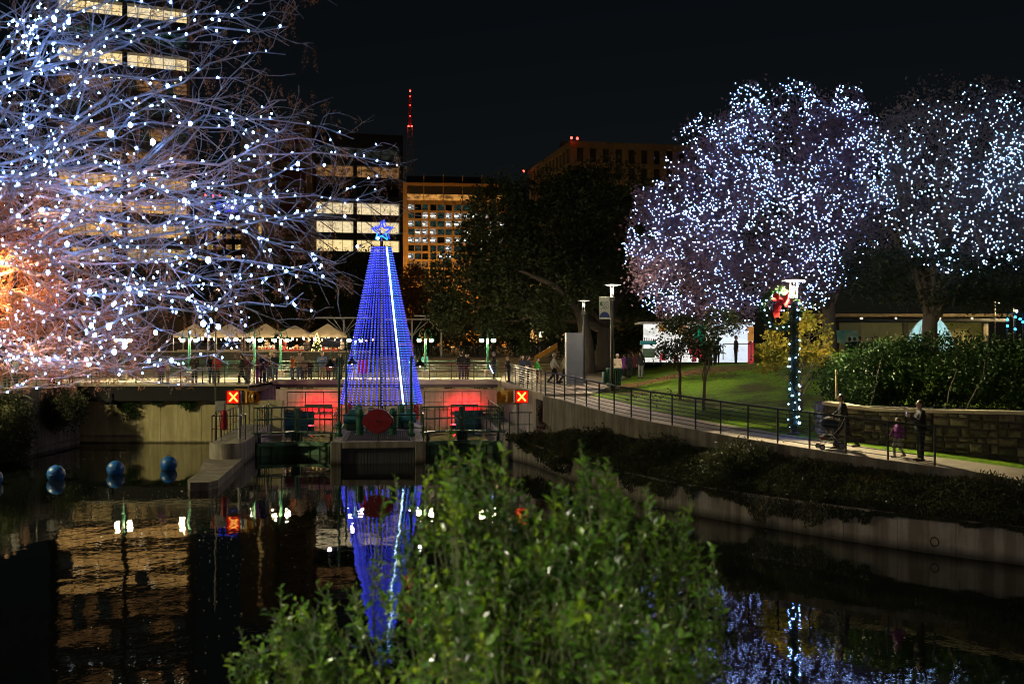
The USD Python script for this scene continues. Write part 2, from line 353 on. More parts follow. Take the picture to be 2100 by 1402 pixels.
t = thing('river_wall', 'low concrete river wall below the planted right bank', 'wall', (*rwl[0], 0))
for k in range(0, 40, 2):
    A, B = rwl[k], rwl[k + 2]; mid = rwl[k + 1]
    for_poly = []
    d = (B - A) / np.linalg.norm(B - A); nn = np.array([-d[1], d[0]]) * -.3
    if nn[0] < 0: nn = -nn
    poly = [A + d * .008, mid, B - d * .008, B - d * .008 + nn, mid + nn, A + d * .008 + nn]
    part(t, 'panel', prism(poly, -.4, RWZ), M['concrete_pale'])
t2 = np.array([*((rwl[27] + rwl[28]) / 2), .55])
ring = W(1916, 1110, 31.05)
a_ = np.linspace(0, 2 * np.pi, 17); dd = (rwl[30] - rwl[27]) / np.linalg.norm(rwl[30] - rwl[27])
part(t, 'mooring_ring', tube(np.stack([ring[0] + .12 * np.cos(a_) * dd[0], ring[1] + .12 * np.cos(a_) * dd[1] - .02, ring[2] + .12 * np.sin(a_)], 1), .016, 5), M['black_iron'])

# planted bank between the river wall and the path
S = 40
pf = along(front, np.linspace(0, length(front), S + 1)); rl3 = np.c_[rwl, np.full(len(rwl), RWZ)]
# match by direction seen from the water: pair points of equal parameter along both lines
rr = along(rl3, np.linspace(0, length(rl3), S + 1))
rows = []
for w_ in np.linspace(0, 1, 9):
    P = rr * (1 - w_) + pf * w_; P[:, 2] = RWZ - .06 + (pf[:, 2] - np.interp(pf[:, 1], [31, 35, 39, 44, 48, 53], [.28, .34, .55, .8, 1.15, 1.8]) - RWZ) * w_ ** .8
    P[:, 2] += .22 * (meshkit.fbm(P * .6, 3, 5) - .5) * math.sin(math.pi * w_); rows.append(P)
bank = np.array(rows)
solo('bank', grid(bank), M['soil'], kind='structure', smooth=True)

# lawn: from the back of the path up to the crest and on to a level top
M['lawn'] = usdkit.material(stage, '/World/Looks/lawn', {
    'g': ('geometry', {}), 'n': ('noise_texture', {'scale': .30, 'detail': 6, 'roughness': .62}), 'n2': ('noise_texture', {'scale': 7, 'detail': 8, 'roughness': .75}),
    'r': ('rgb_ramp', {'ramp': [(.30, (.10, .07, .02)), (.40, (.10, .13, .008)), (.55, (.19, .38, .005)), (.75, (.28, .42, .008))]}),
    'r2': ('rgb_ramp', {'ramp': [(.3, (.35, .35, .35)), (.7, (1.5, 1.5, 1.5))]}), 'x': ('mix_color', {'blend_type': 'multiply', 'fac': 1.0, 'use_clamp': False}),
    's': ('separate_xyz', {}), 'ly': ('math', {'math_type': 'multiply_add', 'value2': -.08}), 'wb': ('math', {'math_type': 'multiply_add', 'value2': 3.0, 'value3': -63.1}), 'ad': ('math', {'math_type': 'add'}), 'ab': ('math', {'math_type': 'absolute'}),
    'mk': ('map_range', {'range_type': 'smoothstep', 'from_min': 3.0, 'from_max': 1.6, 'to_min': 0.0, 'to_max': 1.0, 'clamp': True}), 'mx': ('map_range', {'range_type': 'smoothstep', 'from_min': 17.0, 'from_max': 10.0, 'to_min': 0.0, 'to_max': 1.0, 'clamp': True}), 'mm': ('math', {'math_type': 'multiply'}),
    'lr': ('rgb_ramp', {'ramp': [(.35, (.09, .05, .018)), (.65, (.30, .17, .06))]}), 'y': ('mix_color', {'blend_type': 'mix', 'use_clamp': False}),
    'm': ('mapping', {'scale': (1, 1, .2)}), 'bn': ('noise_texture', {'scale': 26, 'detail': 5, 'roughness': .75}), 'b': ('bump', {'strength': 1.0, 'distance': .10}), 'p': ('principled_bsdf', {'roughness': .8, 'specular_ior_level': .2})},
    [('g.position', 'n.vector'), ('g.position', 'n2.vector'), ('n.fac', 'r.fac'), ('n2.fac', 'r2.fac'), ('r.color', 'x.a'), ('r2.color', 'x.b'),
     ('g.position', 's.vector'), ('s.x', 'ly.value1'), ('s.y', 'ly.value3'), ('n.fac', 'wb.value1'), ('ly.value', 'ad.value1'), ('wb.value', 'ad.value2'), ('ad.value', 'ab.value1'), ('ab.value', 'mk.value'), ('s.x', 'mx.value'), ('mk.result', 'mm.value1'), ('mx.result', 'mm.value2'),
     ('n2.fac', 'lr.fac'), ('mm.value', 'y.fac'), ('x.result', 'y.a'), ('lr.color', 'y.b'), ('y.result', 'p.base_color'), ('g.position', 'm.vector'), ('m.vector', 'bn.vector'), ('bn.fac', 'b.height'), ('b.normal', 'p.normal')], surface='p.BSDF')
bk = along(back, np.linspace(0, length(back), 61)); bk[:, 2] -= .004
CREST = 4.72
crest = np.stack([np.interp(np.linspace(0, 1, 61), [0, .25, .6, 1], [6.0, 11.5, 22, 46]), np.interp(np.linspace(0, 1, 61), [0, .25, .6, 1], [66, 64, 60, 50]), np.interp(np.linspace(0, 1, 61), [0, .08, .2, .4, 1], [3.38, 3.6, 4.3, CREST, CREST])], 1)
rows = []
for w_ in np.linspace(0, 1, 25):
    P = bk * (1 - w_) + crest * w_
    e = .12 * w_ + .88 * w_ ** 1.15 if w_ < 1 else 1
    P[:, 2] = bk[:, 2] + (crest[:, 2] - bk[:, 2]) * (w_ * w_ * (3 - 2 * w_) * .55 + w_ * .45)
    P[:, 2] += .16 * (meshkit.fbm(P * np.array([.25, .25, 0]), 3, 9) - .5) * math.sin(math.pi * w_)
    rows.append(P)
for k, (dy, dz) in enumerate(((3, -.05), (14, -.2), (60, -.3), (160, -.3))):
    P = crest.copy(); P[:, 1] += dy; P[:, 0] = P[:, 0] * (1 + dy / 60.) ; P[:, 2] += dz; rows.append(P)
lawn = np.array(rows)
solo('lawn', grid(lawn), M['lawn'], kind='structure', smooth=True)
from scipy.interpolate import LinearNDInterpolator
_lz = LinearNDInterpolator(lawn.reshape(-1, 3)[:, :2], lawn.reshape(-1, 3)[:, 2])
def lawn_z(x, y):
    z = float(_lz(x, y)); return z if z == z else 4.5
def path_z(x, y):
    k = np.argmin(((pp[:, :2] - [x, y]) ** 2).sum(1)); return pp[k, 2]

# plaza at the right end of the footbridge, wood-chip ground beyond, far ground
plaza = [L2(7.65, .9), pp[0, :2] + [0.0, .05], back[0, :2], [6.0, 66], [8, 80], [8, 93], [-.7, 93], [-.7, 71.4]]
plaza = [np.asarray(p, float) for p in plaza]
solo('plaza', prism(plaza, DECK - .34, DECK - .012), M['paving'], kind='structure')
solo('ground', plane(-900, 1200, 101.5, 2600, 4.1), M['asphalt'], kind='structure')
solo('promenade', prism([[-120, 20], [-24.85, 20], [-24.85, 65.45], [-15.3, 65.45], [-15.3, 65.5], [-24.9, 78.1], [-18, 93.2], [-18, 97], [-120, 97]], DECK - .3, DECK - .014), M['paving'], kind='structure')

# ------------------------------------------------------------------ left river wall, basin wall, footbridge
t = thing('river_wall', 'tall concrete river wall on the left with shrubs hanging over it', 'wall', (-24.8, 64, 0))
ys = [22, 28, 34, 40, 46, 51, 56, 60.5, 65.3]
for a, b in zip(ys[:-1], ys[1:]): part(t, 'panel', cbox((-25.05, (a + b) / 2, (DECK - .4) / 2 - .05), (.5, b - a - .012, DECK + .5), 0, .015), M['concrete'])
part(t, 'coping', cbox((-25.0, 43.6, DECK + .03), (.62, 43.4, .1), 0, .02), M['concrete_pale'])
part(t, 'ledge', cbox((-24.72, 43.6, .28), (.12, 43.2, .1), 0, .02), M['concrete'])
pz = W(68, 826, 58.0)
a_ = np.linspace(-.2, np.pi * 1.05, 14)
pipe = thing('vent_pipe', 'black hooked vent pipe on top of the left river wall', 'pipe', (-24.5, 57.6, 2.3))
part(pipe, 'pipe', tube(np.r_[[[-24.45, 57.2, 2.2]], np.stack([np.full(14, -24.45) + .33 * (1 - np.cos(a_[::-1])) - .33, np.full(14, 57.2), 2.72 + .36 * np.sin(a_[::-1])], 1)], .07, 8), M['black_iron'], smooth=60)
part(pipe, 'bracket', box((-24.6, 57.2, 2.25), (.4, .12, .1)), M['black_iron'])

t = thing('basin_wall', 'beige concrete wall lit yellow under the left bridge span', 'wall', (-20, 65.6, 0))
for a, b in zip(np.linspace(-24.9, -13.2, 6)[:-1], np.linspace(-24.9, -13.2, 6)[1:]): part(t, 'panel', cbox(((a + b) / 2, 65.75, .95), (b - a - .014, .5, 2.95), 0, .012), M['concrete_beige'])
part(t, 'ledge', box((-23.2, 65.47, .42), (3.2, .06, .05)), M['concrete'])

M['girder_black'] = mat('girder_black', (.013, .013, .016), (.009, .009, .011), .75, 2, 4, spec=.2)
bridge = thing('footbridge', 'concrete footbridge crossing over the lock and the left basin', 'bridge', (-12, 72, DECK))
part(bridge, 'deck', prism([[-26.5, 64.7], [-15.0, 64.7], [-15.0, 78], [-26.5, 78]], DECK - .07, DECK), M['deck'], label='near deck of the left span')
part(bridge, 'deck', prism([[-14.995, 71.3], [-.75, 71.3], [-.75, 78], [-14.995, 78]], DECK - .2, DECK), M['deck'], label='deck set back over the lock')
part(bridge, 'girder', cbox((-20.75, 64.95, DECK - .505), (11.4, .35, .86), 0, .02), M['girder_black'])
part(bridge, 'girder', cbox((-20.75, 70.5, DECK - .55), (11.4, .35, .66), 0, .02), M['steel_dark'])
part(bridge, 'girder', cbox((-15.15, 68.1, DECK - .36), (.25, 6.3, .28), 0, .02), M['steel_dark'])
M['girder_grey'] = mat('girder_grey', (.10, .085, .08), (.07, .06, .06), .8, 2, 4)
part(bridge, 'girder', cbox((-7.9, 71.42, DECK - .3), (14.0, .22, .2), 0, .02), M['girder_grey'])
part(bridge, 'girder', cbox((-7.9, 77.6, DECK - .3), (14.0, .22, .2), 0, .02), M['girder_grey'])
for x_, y_ in ((X(549, 70.5), 70.6), (X(470, 70.5), 70.6)):
    part(bridge, 'pier', cbox((x_, y_, 1.5), (.85, .6, 3.2), 0, .04), M['concrete_pale'])
for q in range(10): part(bridge, 'curb', cbox((-25.9 + 1.15 * q + .05, 64.78, DECK + .025), (1.13, .14, .05), 0, .02), M['deck'])
for q in range(10): part(bridge, 'curb', cbox((-14.2 + 1.4 * q, 71.38, DECK + .04), (1.38, .14, .08), 0, .02), M['deck'])

def railing(name, label, pts, h, nr, mp, mr=None, mtop=None, rp=.03, rr_=.014, cat='railing', group=None, low=.12, midonly=False, toe=False):
    pts = np.asarray(pts, float); mr = mr or mp; mtop = mtop or mp
    t = thing(name, label, cat, tuple(pts[0]), group=group)
    for p in pts: part(t, 'post', beam(p, p + [0, 0, h], rp, 6), mp)
    up = np.array([0, 0, 1.0])
    part(t, 'top_rail', tube(pts + up * h, rp * 1.1, 6), mtop)
    for k in range(nr):
        z = low + (h - low) * k / nr if not midonly else h * (k + 1) / (nr + 1)
        part(t, 'rail', tube(pts + up * z, rr_, 5), mr)
    return t
def row(p, q, n): return np.stack([np.linspace(p[k], q[k], n) for k in range(3)], 1)
RH = 1.12
railing('railing', 'dark steel railing along the front of the left bridge span', row((-25.2, 64.8, DECK), (-15.1, 64.8, DECK), 9), RH, 7, M['rail_steel'], M['rail_pale'])
railing('railing', 'short railing turning back at the step of the footbridge', row((-15.08, 65.0, DECK), (-15.08, 71.2, DECK), 5), RH, 7, M['rail_steel'], M['rail_pale'])
railing('railing', 'railing on the deck over the lock behind the blue cone', row((-14.95, 71.42, DECK), (-1.0, 71.42, DECK), 11), RH, 7, M['rail_green'], M['rail_pale'])
railing('railing', 'green railing at the back edge of the left bridge span', row((-25.2, 77.8, DECK), (-15.2, 77.8, DECK), 8), RH, 8, M['rail_green'])
railing('railing', 'green railing at the back edge of the deck over the lock', row((-14.9, 77.8, DECK), (-1.0, 77.8, DECK), 11), RH, 8, M['rail_green'])
railing('railing', 'pale railing on top of the left river wall', row((-24.95, 30, DECK + .05), (-24.95, 64.6, DECK + .05), 22), RH, 7, M['rail_steel'], M['rail_pale'], M['rail_pale'])
c1, c0 = L2(7.72, .9), L2(7.72, 17.2)
railing('railing', 'bright steel railing on the tall wall right of the lock', row((*c0, DECK - .02), (*c1, DECK - .05), 9), RH, 8, M['rail_steel'], M['rail_pale'], M['rail_pale'], rr_=.018)
P = row((*c1, DECK - .05), tuple(pp[0] + [0, 0, 0]), 2)
_sd = np.r_[0, np.cumsum(np.linalg.norm(np.diff(pp[:, :2], axis=0), axis=1))]; s_end = float(np.interp(1917, CX + pp[:, 0] / pp[:, 1] * F, _sd))
q_ = along(pp, np.r_[.05, np.linspace(1.3, s_end, 17)]); q_[:, 2] += .03
railing('railing', 'long dark railing curving along the riverside path on the right', q_, RH, 7, M['rail_steel'], M['rail_steel'], M['rail_steel'], rp=.032, rr_=.013)
railing('railing', 'short cross railing at the corner of the right plaza', np.array([[*c1, DECK - .02], [*(c1 * .5 + pp[0, :2] * .5), DECK - .02], [*pp[0, :2], DECK - .02]]), RH, 6, M['rail_steel'])

# ------------------------------------------------------------------ the lock
M['screen_grey'] = mat('screen_grey', (.14, .145, .16), (.08, .085, .10), .6, 2, 5, stretch=(4, 4, .3))
pier = thing('lock_pier', 'concrete centre pier of the lock with a steel grate top', 'pier', (*LO, 0))
part(pier, 'side_wall', lbox(-2.25, -1.75, 0, 21, -.5, LOCKZ), M['concrete_pale']); part(pier, 'side_wall', lbox(1.75, 2.25, 0, 21, -.5, LOCKZ), M['concrete_pale'])
part(pier, 'lintel', lbox(-1.745, 1.745, .02, .5, .74, LOCKZ - .004, .02), M['concrete_pale'])
part(pier, 'slab', lbox(-1.745, 1.745, .51, 21, .5, LOCKZ - .02, .02), M['concrete'])
part(pier, 'recess', lbox(-1.745, 1.745, .26, .5, -.5, .735, .01), M['screen_grey'])
for q in range(48): part(pier, 'screen_bar', beam(L3(-1.7 + 3.4 * q / 47, .2, -.3), L3(-1.7 + 3.4 * q / 47, .2, .735), .02, 4), M['screen_grey'])
gr = part(pier, 'grate', lbox(-1.55, 1.55, .62, 6.4, LOCKZ - .016, LOCKZ + .01, .004), M['steel_dark'])
bars = [beam(L3(-1.53 + 3.06 * q / 30, .64, LOCKZ + .022), L3(-1.53 + 3.06 * q / 30, 6.38, LOCKZ + .022), .011, 4) for q in range(31)]
bars += [beam(L3(-1.53, .7 + .23 * q, LOCKZ + .026), L3(1.53, .7 + .23 * q, LOCKZ + .026), .011, 4) for q in range(25)]
part(gr, 'grate_bars', bars, M['grate'], kind='stuff')

t = thing('lock_wall', 'left lock wall ending in a rounded concrete nose', 'wall', (*L2(-7, 0), 0))
def nose_poly(u0, u1, v, r): return [L2((u0 + u1) / 2 + math.cos(a) * (u1 - u0) / 2, v + r * math.sin(a)) for a in np.linspace(math.pi, 2 * math.pi, 15)]
BV = .5
part(t, 'block', prism([*nose_poly(-7.95, -6.32, BV, 1.0), L2(-6.32, 4.2), L2(-7.95, 4.2)], -.5, LOCKZ), M['concrete_pale'], smooth=35)
for a, b in ((4.21, 9.2), (9.21, 14.2), (14.21, 21)): part(t, 'panel', lbox(-7.95, -6.32, a, b, -.5, LOCKZ, .02), M['concrete_pale'])
nl = [W(385, 995, 45.2)[:2], W(390, 1008, 44.3)[:2], W(428, 1007, 44.4)[:2], W(447, 1000, 45.2)[:2], L2(-6.34, -.2), L2(-6.34, BV + .5), L2(-7.93, BV + .5), L2(-8.0, -.9), W(408, 965, 48)[:2]]
part(t, 'ledge', prism(nl, -.5, .33), M['concrete'])
part(t, 'rubbing_strip', prism([np.asarray(p) + [.0, -.03] for p in nl[2:5]] + [nl[4] + [-.1, .1], nl[3] + [-.1, .05]], .12, .19), M['steel_dark'])
t = thing('lock_wall', 'right lock wall with its walkway below the tall retaining wall', 'wall', (*L2(7, 0), 0))
for a, b in ((2.2, 6.2), (6.21, 11.2), (11.21, 16.2), (16.21, 21)): part(t, 'panel', lbox(6.35, 7.62, a, b, -.5, LOCKZ, .02), M['concrete_pale'])
t = thing('retaining_wall', 'tall board-marked concrete wall right of the lock', 'wall', (*L2(7.9, .9), 0))
M['concrete_board'] = mat('concrete_board', (.46, .42, .39), (.30, .28, .26), .85, 5, 6, .015, 10, stretch=(1.6, 1.6, .05), stain=(.6, .56, .52))
for a, b in ((.9, 5.5), (5.51, 10.4), (10.41, 17.4)): part(t, 'panel', lbox(7.65, 8.15, a, b, LOCKZ - 1.4, DECK - .07, .02), M['concrete_board'])

# gates: two mitred pairs of green leaves with walkway rails
def gate(u0, v0, u1, v1, lab, hand):
    p, q = L2(u0, v0), L2(u1, v1); d = q - p; Ln = np.linalg.norm(d); rz = math.atan2(d[1], d[0]); mid = (p + q) / 2
    t = thing('lock_gate', lab, 'gate', (*mid, 0), rz, local=True)
    part(t, 'leaf', cbox((0, 0, .05), (Ln - .02, .34, 1.2), 0, .03), M['gate_green'])
    for x_ in np.linspace(-Ln / 2 + .25, Ln / 2 - .25, 4): part(t, 'rib', cbox((x_, -.2, .02), (.09, .07, 1.08), 0, .01), M['gate_green'])
    part(t, 'rubbing_board', cbox((0, -.21, .50), (Ln - .06, .09, .13), 0, .02), M['gate_green'])
    part(t, 'walkway', cbox((0, -.02, 1.13), (Ln + .3, .5, .07), 0, .01), M['rail_green'])
    for x_ in (-Ln / 2 + .2, Ln / 2 - .2): part(t, 'bracket', cbox((x_, 0, .87), (.12, .16, .46), 0, .01), M['rail_green'])
    n = 4
    for y_ in (-.24, .24):
        for x_ in np.linspace(-Ln / 2, Ln / 2, n): part(t, 'rail_post', beam((x_, y_, 1.16), (x_, y_, 2.42), .027, 6), M['rail_green'])
        for z_ in (1.82, 2.42): part(t, 'rail', beam((-Ln / 2, y_, z_), (Ln / 2, y_, z_), .03, 6), M['rail_green'])
    part(t, 'gate_post', beam((hand * Ln / 2, .0, -.3), (hand * Ln / 2, .0, 2.35), .1, 10), M['rail_green'])
    part(t, 'ram', [beam((-hand * Ln / 2 * .95, -.34, .98), (hand * Ln * .1, -.34, 1.02), .05, 8)], M['grate'])
gate(-6.3, 4.5, -4.33, 5.5, 'green lock gate leaf hinged on the left lock wall', 1)
gate(-4.27, 5.5, -2.3, 4.5, 'green lock gate leaf between the left mitre post and the pier', -1)
gate(2.3, 4.5, 4.27, 5.5, 'green lock gate leaf hinged on the right side of the pier', 1)
gate(4.33, 5.5, 6.3, 4.5, 'green lock gate leaf hinged on the right lock wall', -1)
for lab, u in (('dark blue upper gate leaf far inside the left chamber', -5.6), ('dark blue upper gate leaf folded back inside the right chamber', 5.3)):
    t = thing('upper_gate', lab, 'gate', (*L2(u, 19.8), 0)); s_ = 1 if u < 0 else -1
    part(t, 'leaf', lbox(u - .7, u + 1.15, 19.7, 19.95, -.2, LOCKZ + .25, .02), M['teal_paint'])
    for z_ in (.6, 1.0): part(t, 'beam', lbox(u - .7, u + 1.15, 19.6, 19.7, z_, z_ + .1, .01), M['teal_paint'])

# the upper gate wall beyond the bridge, washed red by two floodlights at its foot
M['red_wall'] = mat('red_wall', (.30, .25, .25), (.22, .19, .19), .85, 1.2, 6, .006, 16, stain=(.75, .72, .7))
t = thing('weir_wall', 'pale concrete wall under the bridge washed by red floodlights', 'wall', (-9, 91, CH))
xs = np.linspace(-19, -1.2, 9)
for a, b in zip(xs[:-1], xs[1:]): part(t, 'panel', cbox(((a + b) / 2, 91.3, 1.05), (b - a - .012, .5, 1.95), 0, .012), M['red_wall'])
part(t, 'sill', cbox((-10.1, 90.9, .46), (17.8, .4, .18), 0, .02), M['concrete'])
for k, a in enumerate(np.linspace(-18, -2, 14)): part(t, 'weep_hole', box((a, 91.045, 1.35), (.12, .02, .05)), M['mullion'])
for px, lab in ((652, 'red floodlight at the foot of the weir wall on the left'), (952, 'red floodlight at the foot of the weir wall on the right')):
    x_ = X(px, 90.0); yf = 90.25; t = thing('floodlight', lab, 'floodlight', (x_, yf, .5))
    part(t, 'housing', cbox((x_, yf, .74), (2.2, .14, .24), 0, .02), M['black_iron'])
    part(t, 'bracket', box((x_, yf, .52), (.12, .2, .16)), M['black_iron'])
    part(t, 'lens', [(np.array([[x_ - 1.05, yf + .08, .66], [x_ + 1.05, yf + .08, .66], [x_ + 1.05, yf + .1, .82], [x_ - 1.05, yf + .1, .82]]), tri([[3, 2, 1, 0]]))], G['red_flood'])
for u, lab in ((-4.3, 'small red uplight under the bridge edge left of the cone'), (4.3, 'small red uplight under the bridge edge right of the cone')):
    c = L3(u, 15.2, .0); t = thing('floodlight', lab, 'floodlight', (c[0], c[1], .5)); part(t, 'housing', cbox((c[0], c[1], .62), (.36, .2, .24), 0, .02), M['black_iron']); part(t, 'stand', beam((c[0], c[1], .2), (c[0], c[1], .5), .04, 6), M['black_iron'])
    part(t, 'lens', (np.array([[c[0] - .14, c[1] - .08, .745], [c[0] + .14, c[1] - .08, .745], [c[0] + .14, c[1] + .08, .745], [c[0] - .14, c[1] + .08, .745]]), tri([[0, 1, 2, 3]])), G['red_up'])
t = thing('bank_wall', 'yellowish wall and planting behind the weir under the bridge', 'wall', (-9, 93.4, 1))
for a, b in zip(np.linspace(-19, -.6, 7)[:-1], np.linspace(-19, -.6, 7)[1:]): part(t, 'panel', cbox(((a + b) / 2, 93.4, 1.7), (b - a - .02, .4, 3.2), 0, .01), M['concrete_beige'])

# railings of the lock
def lrail(lab, uv, h=1.25, nr=2, z=LOCKZ, m=None, mt=None, rp=.028):
    P = np.array([L3(u, v, z) for u, v in uv]); return railing('railing', lab, P, h, nr, m or M['rail_green'], m or M['rail_green'], mt, rp=rp, rr_=.018, midonly=True)
def lrow(u0, v0, u1, v1, n): return [(u0 + (u1 - u0) * k / (n - 1), v0 + (v1 - v0) * k / (n - 1)) for k in range(n)]
lrail('dark railing around the front of the centre pier', [(-2.15, 3.6), (-2.15, 1.9), (-2.15, .12), (0, .12), (2.15, .12), (2.15, 1.9), (2.15, 3.6)], 1.25, 1)
lrail('railing on the front end of the left lock wall', [(-7.8, 3.2), (-7.8, 1.6), (-7.8, .25), (-6.5, .25), (-6.42, 1.6)], 1.25, 1, m=M['rail_steel'])
lrail('long railing on the outer side of the left lock wall', lrow(-7.85, 3.3, -7.85, 15, 12), 1.2, 2, m=M['rail_steel'], mt=M['rail_pale'])
lrail('railing on the chamber side of the left lock wall', lrow(-6.45, 6.5, -6.45, 15, 9), 1.2, 1, m=M['rail_steel'], mt=M['rail_pale'])
lrail('railing on the chamber side of the right lock wall', lrow(6.45, 6.5, 6.45, 15, 9), 1.2, 2, mt=M['rail_pale'])
lrail('low railing on the front end of the right lock walkway', [(6.5, 2.3), (7.5, 2.3), (8.6, 2.0)], 1.2, 1)
lrail('railing of a gangway far inside the left chamber', lrow(-6.0, 18, -2.6, 18, 4), 1.3, 1, z=1.35, m=M['rail_steel'])
lrail('railing of a gangway far inside the right chamber', lrow(2.6, 18, 6.2, 18, 4), 1.3, 1, z=1.35)

# ================================================================== THINGS ON AND AROUND THE LOCK
rng = np.random.default_rng(7)
# the cone of light strands
cu, cv = .0, 10.85; cc = L3(cu, cv, 0); RB, RT, ZB, ZT = 2.33, .55, 2.35, 11.2
cone = thing('light_cone', 'tall cone shaped Christmas tree made of blue light strands on the pier', 'christmas tree', tuple(L3(cu, cv, LOCKZ)))
part(cone, 'mast', beam(cc + [0, 0, LOCKZ], cc + [0, 0, 11.55], .09, 10), M['black_iron'])
for z in (ZB - .05, 5.4, 8.4, ZT): 
    r = RB + (RT - RB) * (z - ZB) / (ZT - ZB); a_ = np.linspace(0, 2 * np.pi, 33)
    part(cone, 'ring', tube(np.stack([cc[0] + r * .985 * np.cos(a_), cc[1] + r * .985 * np.sin(a_), np.full(33, z)], 1), .035, 5, False), M['black_iron'])
for k in range(8):
    a = k * math.pi / 4 + .2; part(cone, 'leg', beam(cc + [RB * .97 * math.cos(a), RB * .97 * math.sin(a), LOCKZ], cc + [RB * .97 * math.cos(a), RB * .97 * math.sin(a), ZB], .035, 6), M['black_iron'])
octv = np.array([[1, 0, 0], [0, 1, 0], [-1, 0, 0], [0, -1, 0], [0, 0, 1], [0, 0, -1]], float); octf = np.array([[0, 1, 4], [1, 2, 4], [2, 3, 4], [3, 0, 4], [1, 0, 5], [2, 1, 5], [3, 2, 5], [0, 3, 5]])
def octs(P, s):
    P = np.asarray(P); n = len(P); V = P[:, None] + octv * np.asarray(s); return V.reshape(-1, 3), (octf + np.arange(n)[:, None, None] * 6).reshape(-1, 3)
NS = 48
M['cable_blue'] = mat('cable_blue', (.03, .05, .30), (.02, .03, .2), .5, 4, 3)
for k in range(NS):
    a = -math.pi / 2 + 2 * math.pi * (k - 4.0) / NS
    ca, sa = math.cos(a), math.sin(a)
    zz = np.arange(ZB, ZT, .142); r = RB + (RT - RB) * (zz - ZB) / (ZT - ZB)
    P = np.stack([cc[0] + r * ca, cc[1] + r * sa, zz], 1)
    white = k == 9
    m_ = 'led_white' if white else ('led_teal' if k in (10, 12) else ('led_pale' if (k % 3 != 1) else 'led_blue'))
    if white:
        zz = np.arange(ZB, ZT, .071); r = RB + (RT - RB) * (zz - ZB) / (ZT - ZB); P = np.stack([cc[0] + r * ca, cc[1] + r * sa, zz], 1)
    s_ = part(cone, 'light_strand', tube([[cc[0] + RB * .99 * ca, cc[1] + RB * .99 * sa, ZB], [cc[0] + RT * .97 * ca, cc[1] + RT * .97 * sa, ZT]], .02, 4), M['cable_blue'], label='single white strand' if white else None)
    part(s_, 'leds', octs(P, (.044, .044, .03) if not white else (.06, .06, .045)), G[m_], kind='stuff')
star = thing('star', 'glowing blue five pointed star on top of the light cone', 'star', tuple(cc + [0, 0, 11.55]))
sc_ = cc + [0, -.05, 12.1]
pts = [sc_ + np.array([math.sin(k * math.pi / 5) * (.58 if k % 2 == 0 else .24), 0, math.cos(k * math.pi / 5) * (.58 if k % 2 == 0 else .24)]) for k in range(10)]
for k in range(10): part(star, 'bar', beam(pts[k], pts[(k + 1) % 10], .045, 5), G['star_cyan'] if k in (3, 4, 5, 6) else G['star_blue'])
part(star, 'stem', beam(cc + [0, 0, 11.5], sc_ + [0, 0, -.3], .03, 6), G['star_blue'])
pts = [sc_ + np.array([.12 + math.cos(.5) * math.sin(k * math.pi / 5) * (.6 if k % 2 == 0 else .24), .2 + .5 * math.sin(k * math.pi / 5) * (.6 if k % 2 == 0 else .24), .1 + math.cos(k * math.pi / 5) * (.6 if k % 2 == 0 else .24)]) for k in range(10)]
for k in range(10): part(star, 'back_bar', beam(pts[k], pts[(k + 1) % 10], .03, 4), G['star_blue'])

# bollards, machinery and life ring boxes
boll = None
for lab, u, v in (('round topped green bollard left of the red ring box', -1.0, 3.9), ('round topped green bollard right of the red ring box', .68, 3.9), ('green bollard under the blue cone, left of the pair in front', -1.2, 8.3), ('green bollard under the blue cone, right of the pair in front', 1.1, 8.3)):
    if boll is None:
        boll = thing('bollard', lab, 'bollard', tuple(L3(u, v, LOCKZ + .02)), group='bollards on the pier', local=True)
        part(boll, 'body', lathe([(0, 0), (.2, 0), (.2, 1.16), (.19, 1.2), (.16, 1.27), (.1, 1.32), (0, 1.34)], 18), M['post_green'], smooth=40)
        part(boll, 'band', lathe([(.2, 1.12), (.212, 1.125), (.212, 1.16), (.2, 1.165)], 18), M['post_green'])
        part(boll, 'base', lathe([(0, 0), (.27, 0), (.27, .03), (0, .035)], 18), M['rail_green'])
    else: dup(boll, 'bollard', lab, 'bollard', L3(u, v, LOCKZ + .02), 0, 'bollards on the pier')
def motor(lab, u, v, s=1.0):
    c = L3(u, v, LOCKZ - .25); t = thing('gate_motor', lab, 'motor', tuple(c))
    part(t, 'pedestal', cbox(c + [0, 0, .3], (.6, .5, .6), LA, .03), M['rail_green']); part(t, 'drum', tube([c + [-.42, 0, .85], c + [.42, 0, .85]], .27, 14), M['teal_paint'], smooth=40)
    part(t, 'gearbox', cbox(c + [0, .1, 1.2], (.34, .34, .3), LA, .03), M['teal_paint']); part(t, 'hand_wheel', lathe([(.2, 0), (.23, .02), (.2, .04), (.17, .02), (.2, 0)], 14, c + [0, .1, 1.42]), M['black_iron'])
motor('blue gate motor with a drum under the left of the cone', -1.55, 7.4); motor('blue gate motor with a drum under the right of the cone', 1.5, 8.0); motor('blue gate motor behind the left bollard', -.5, 7.0)
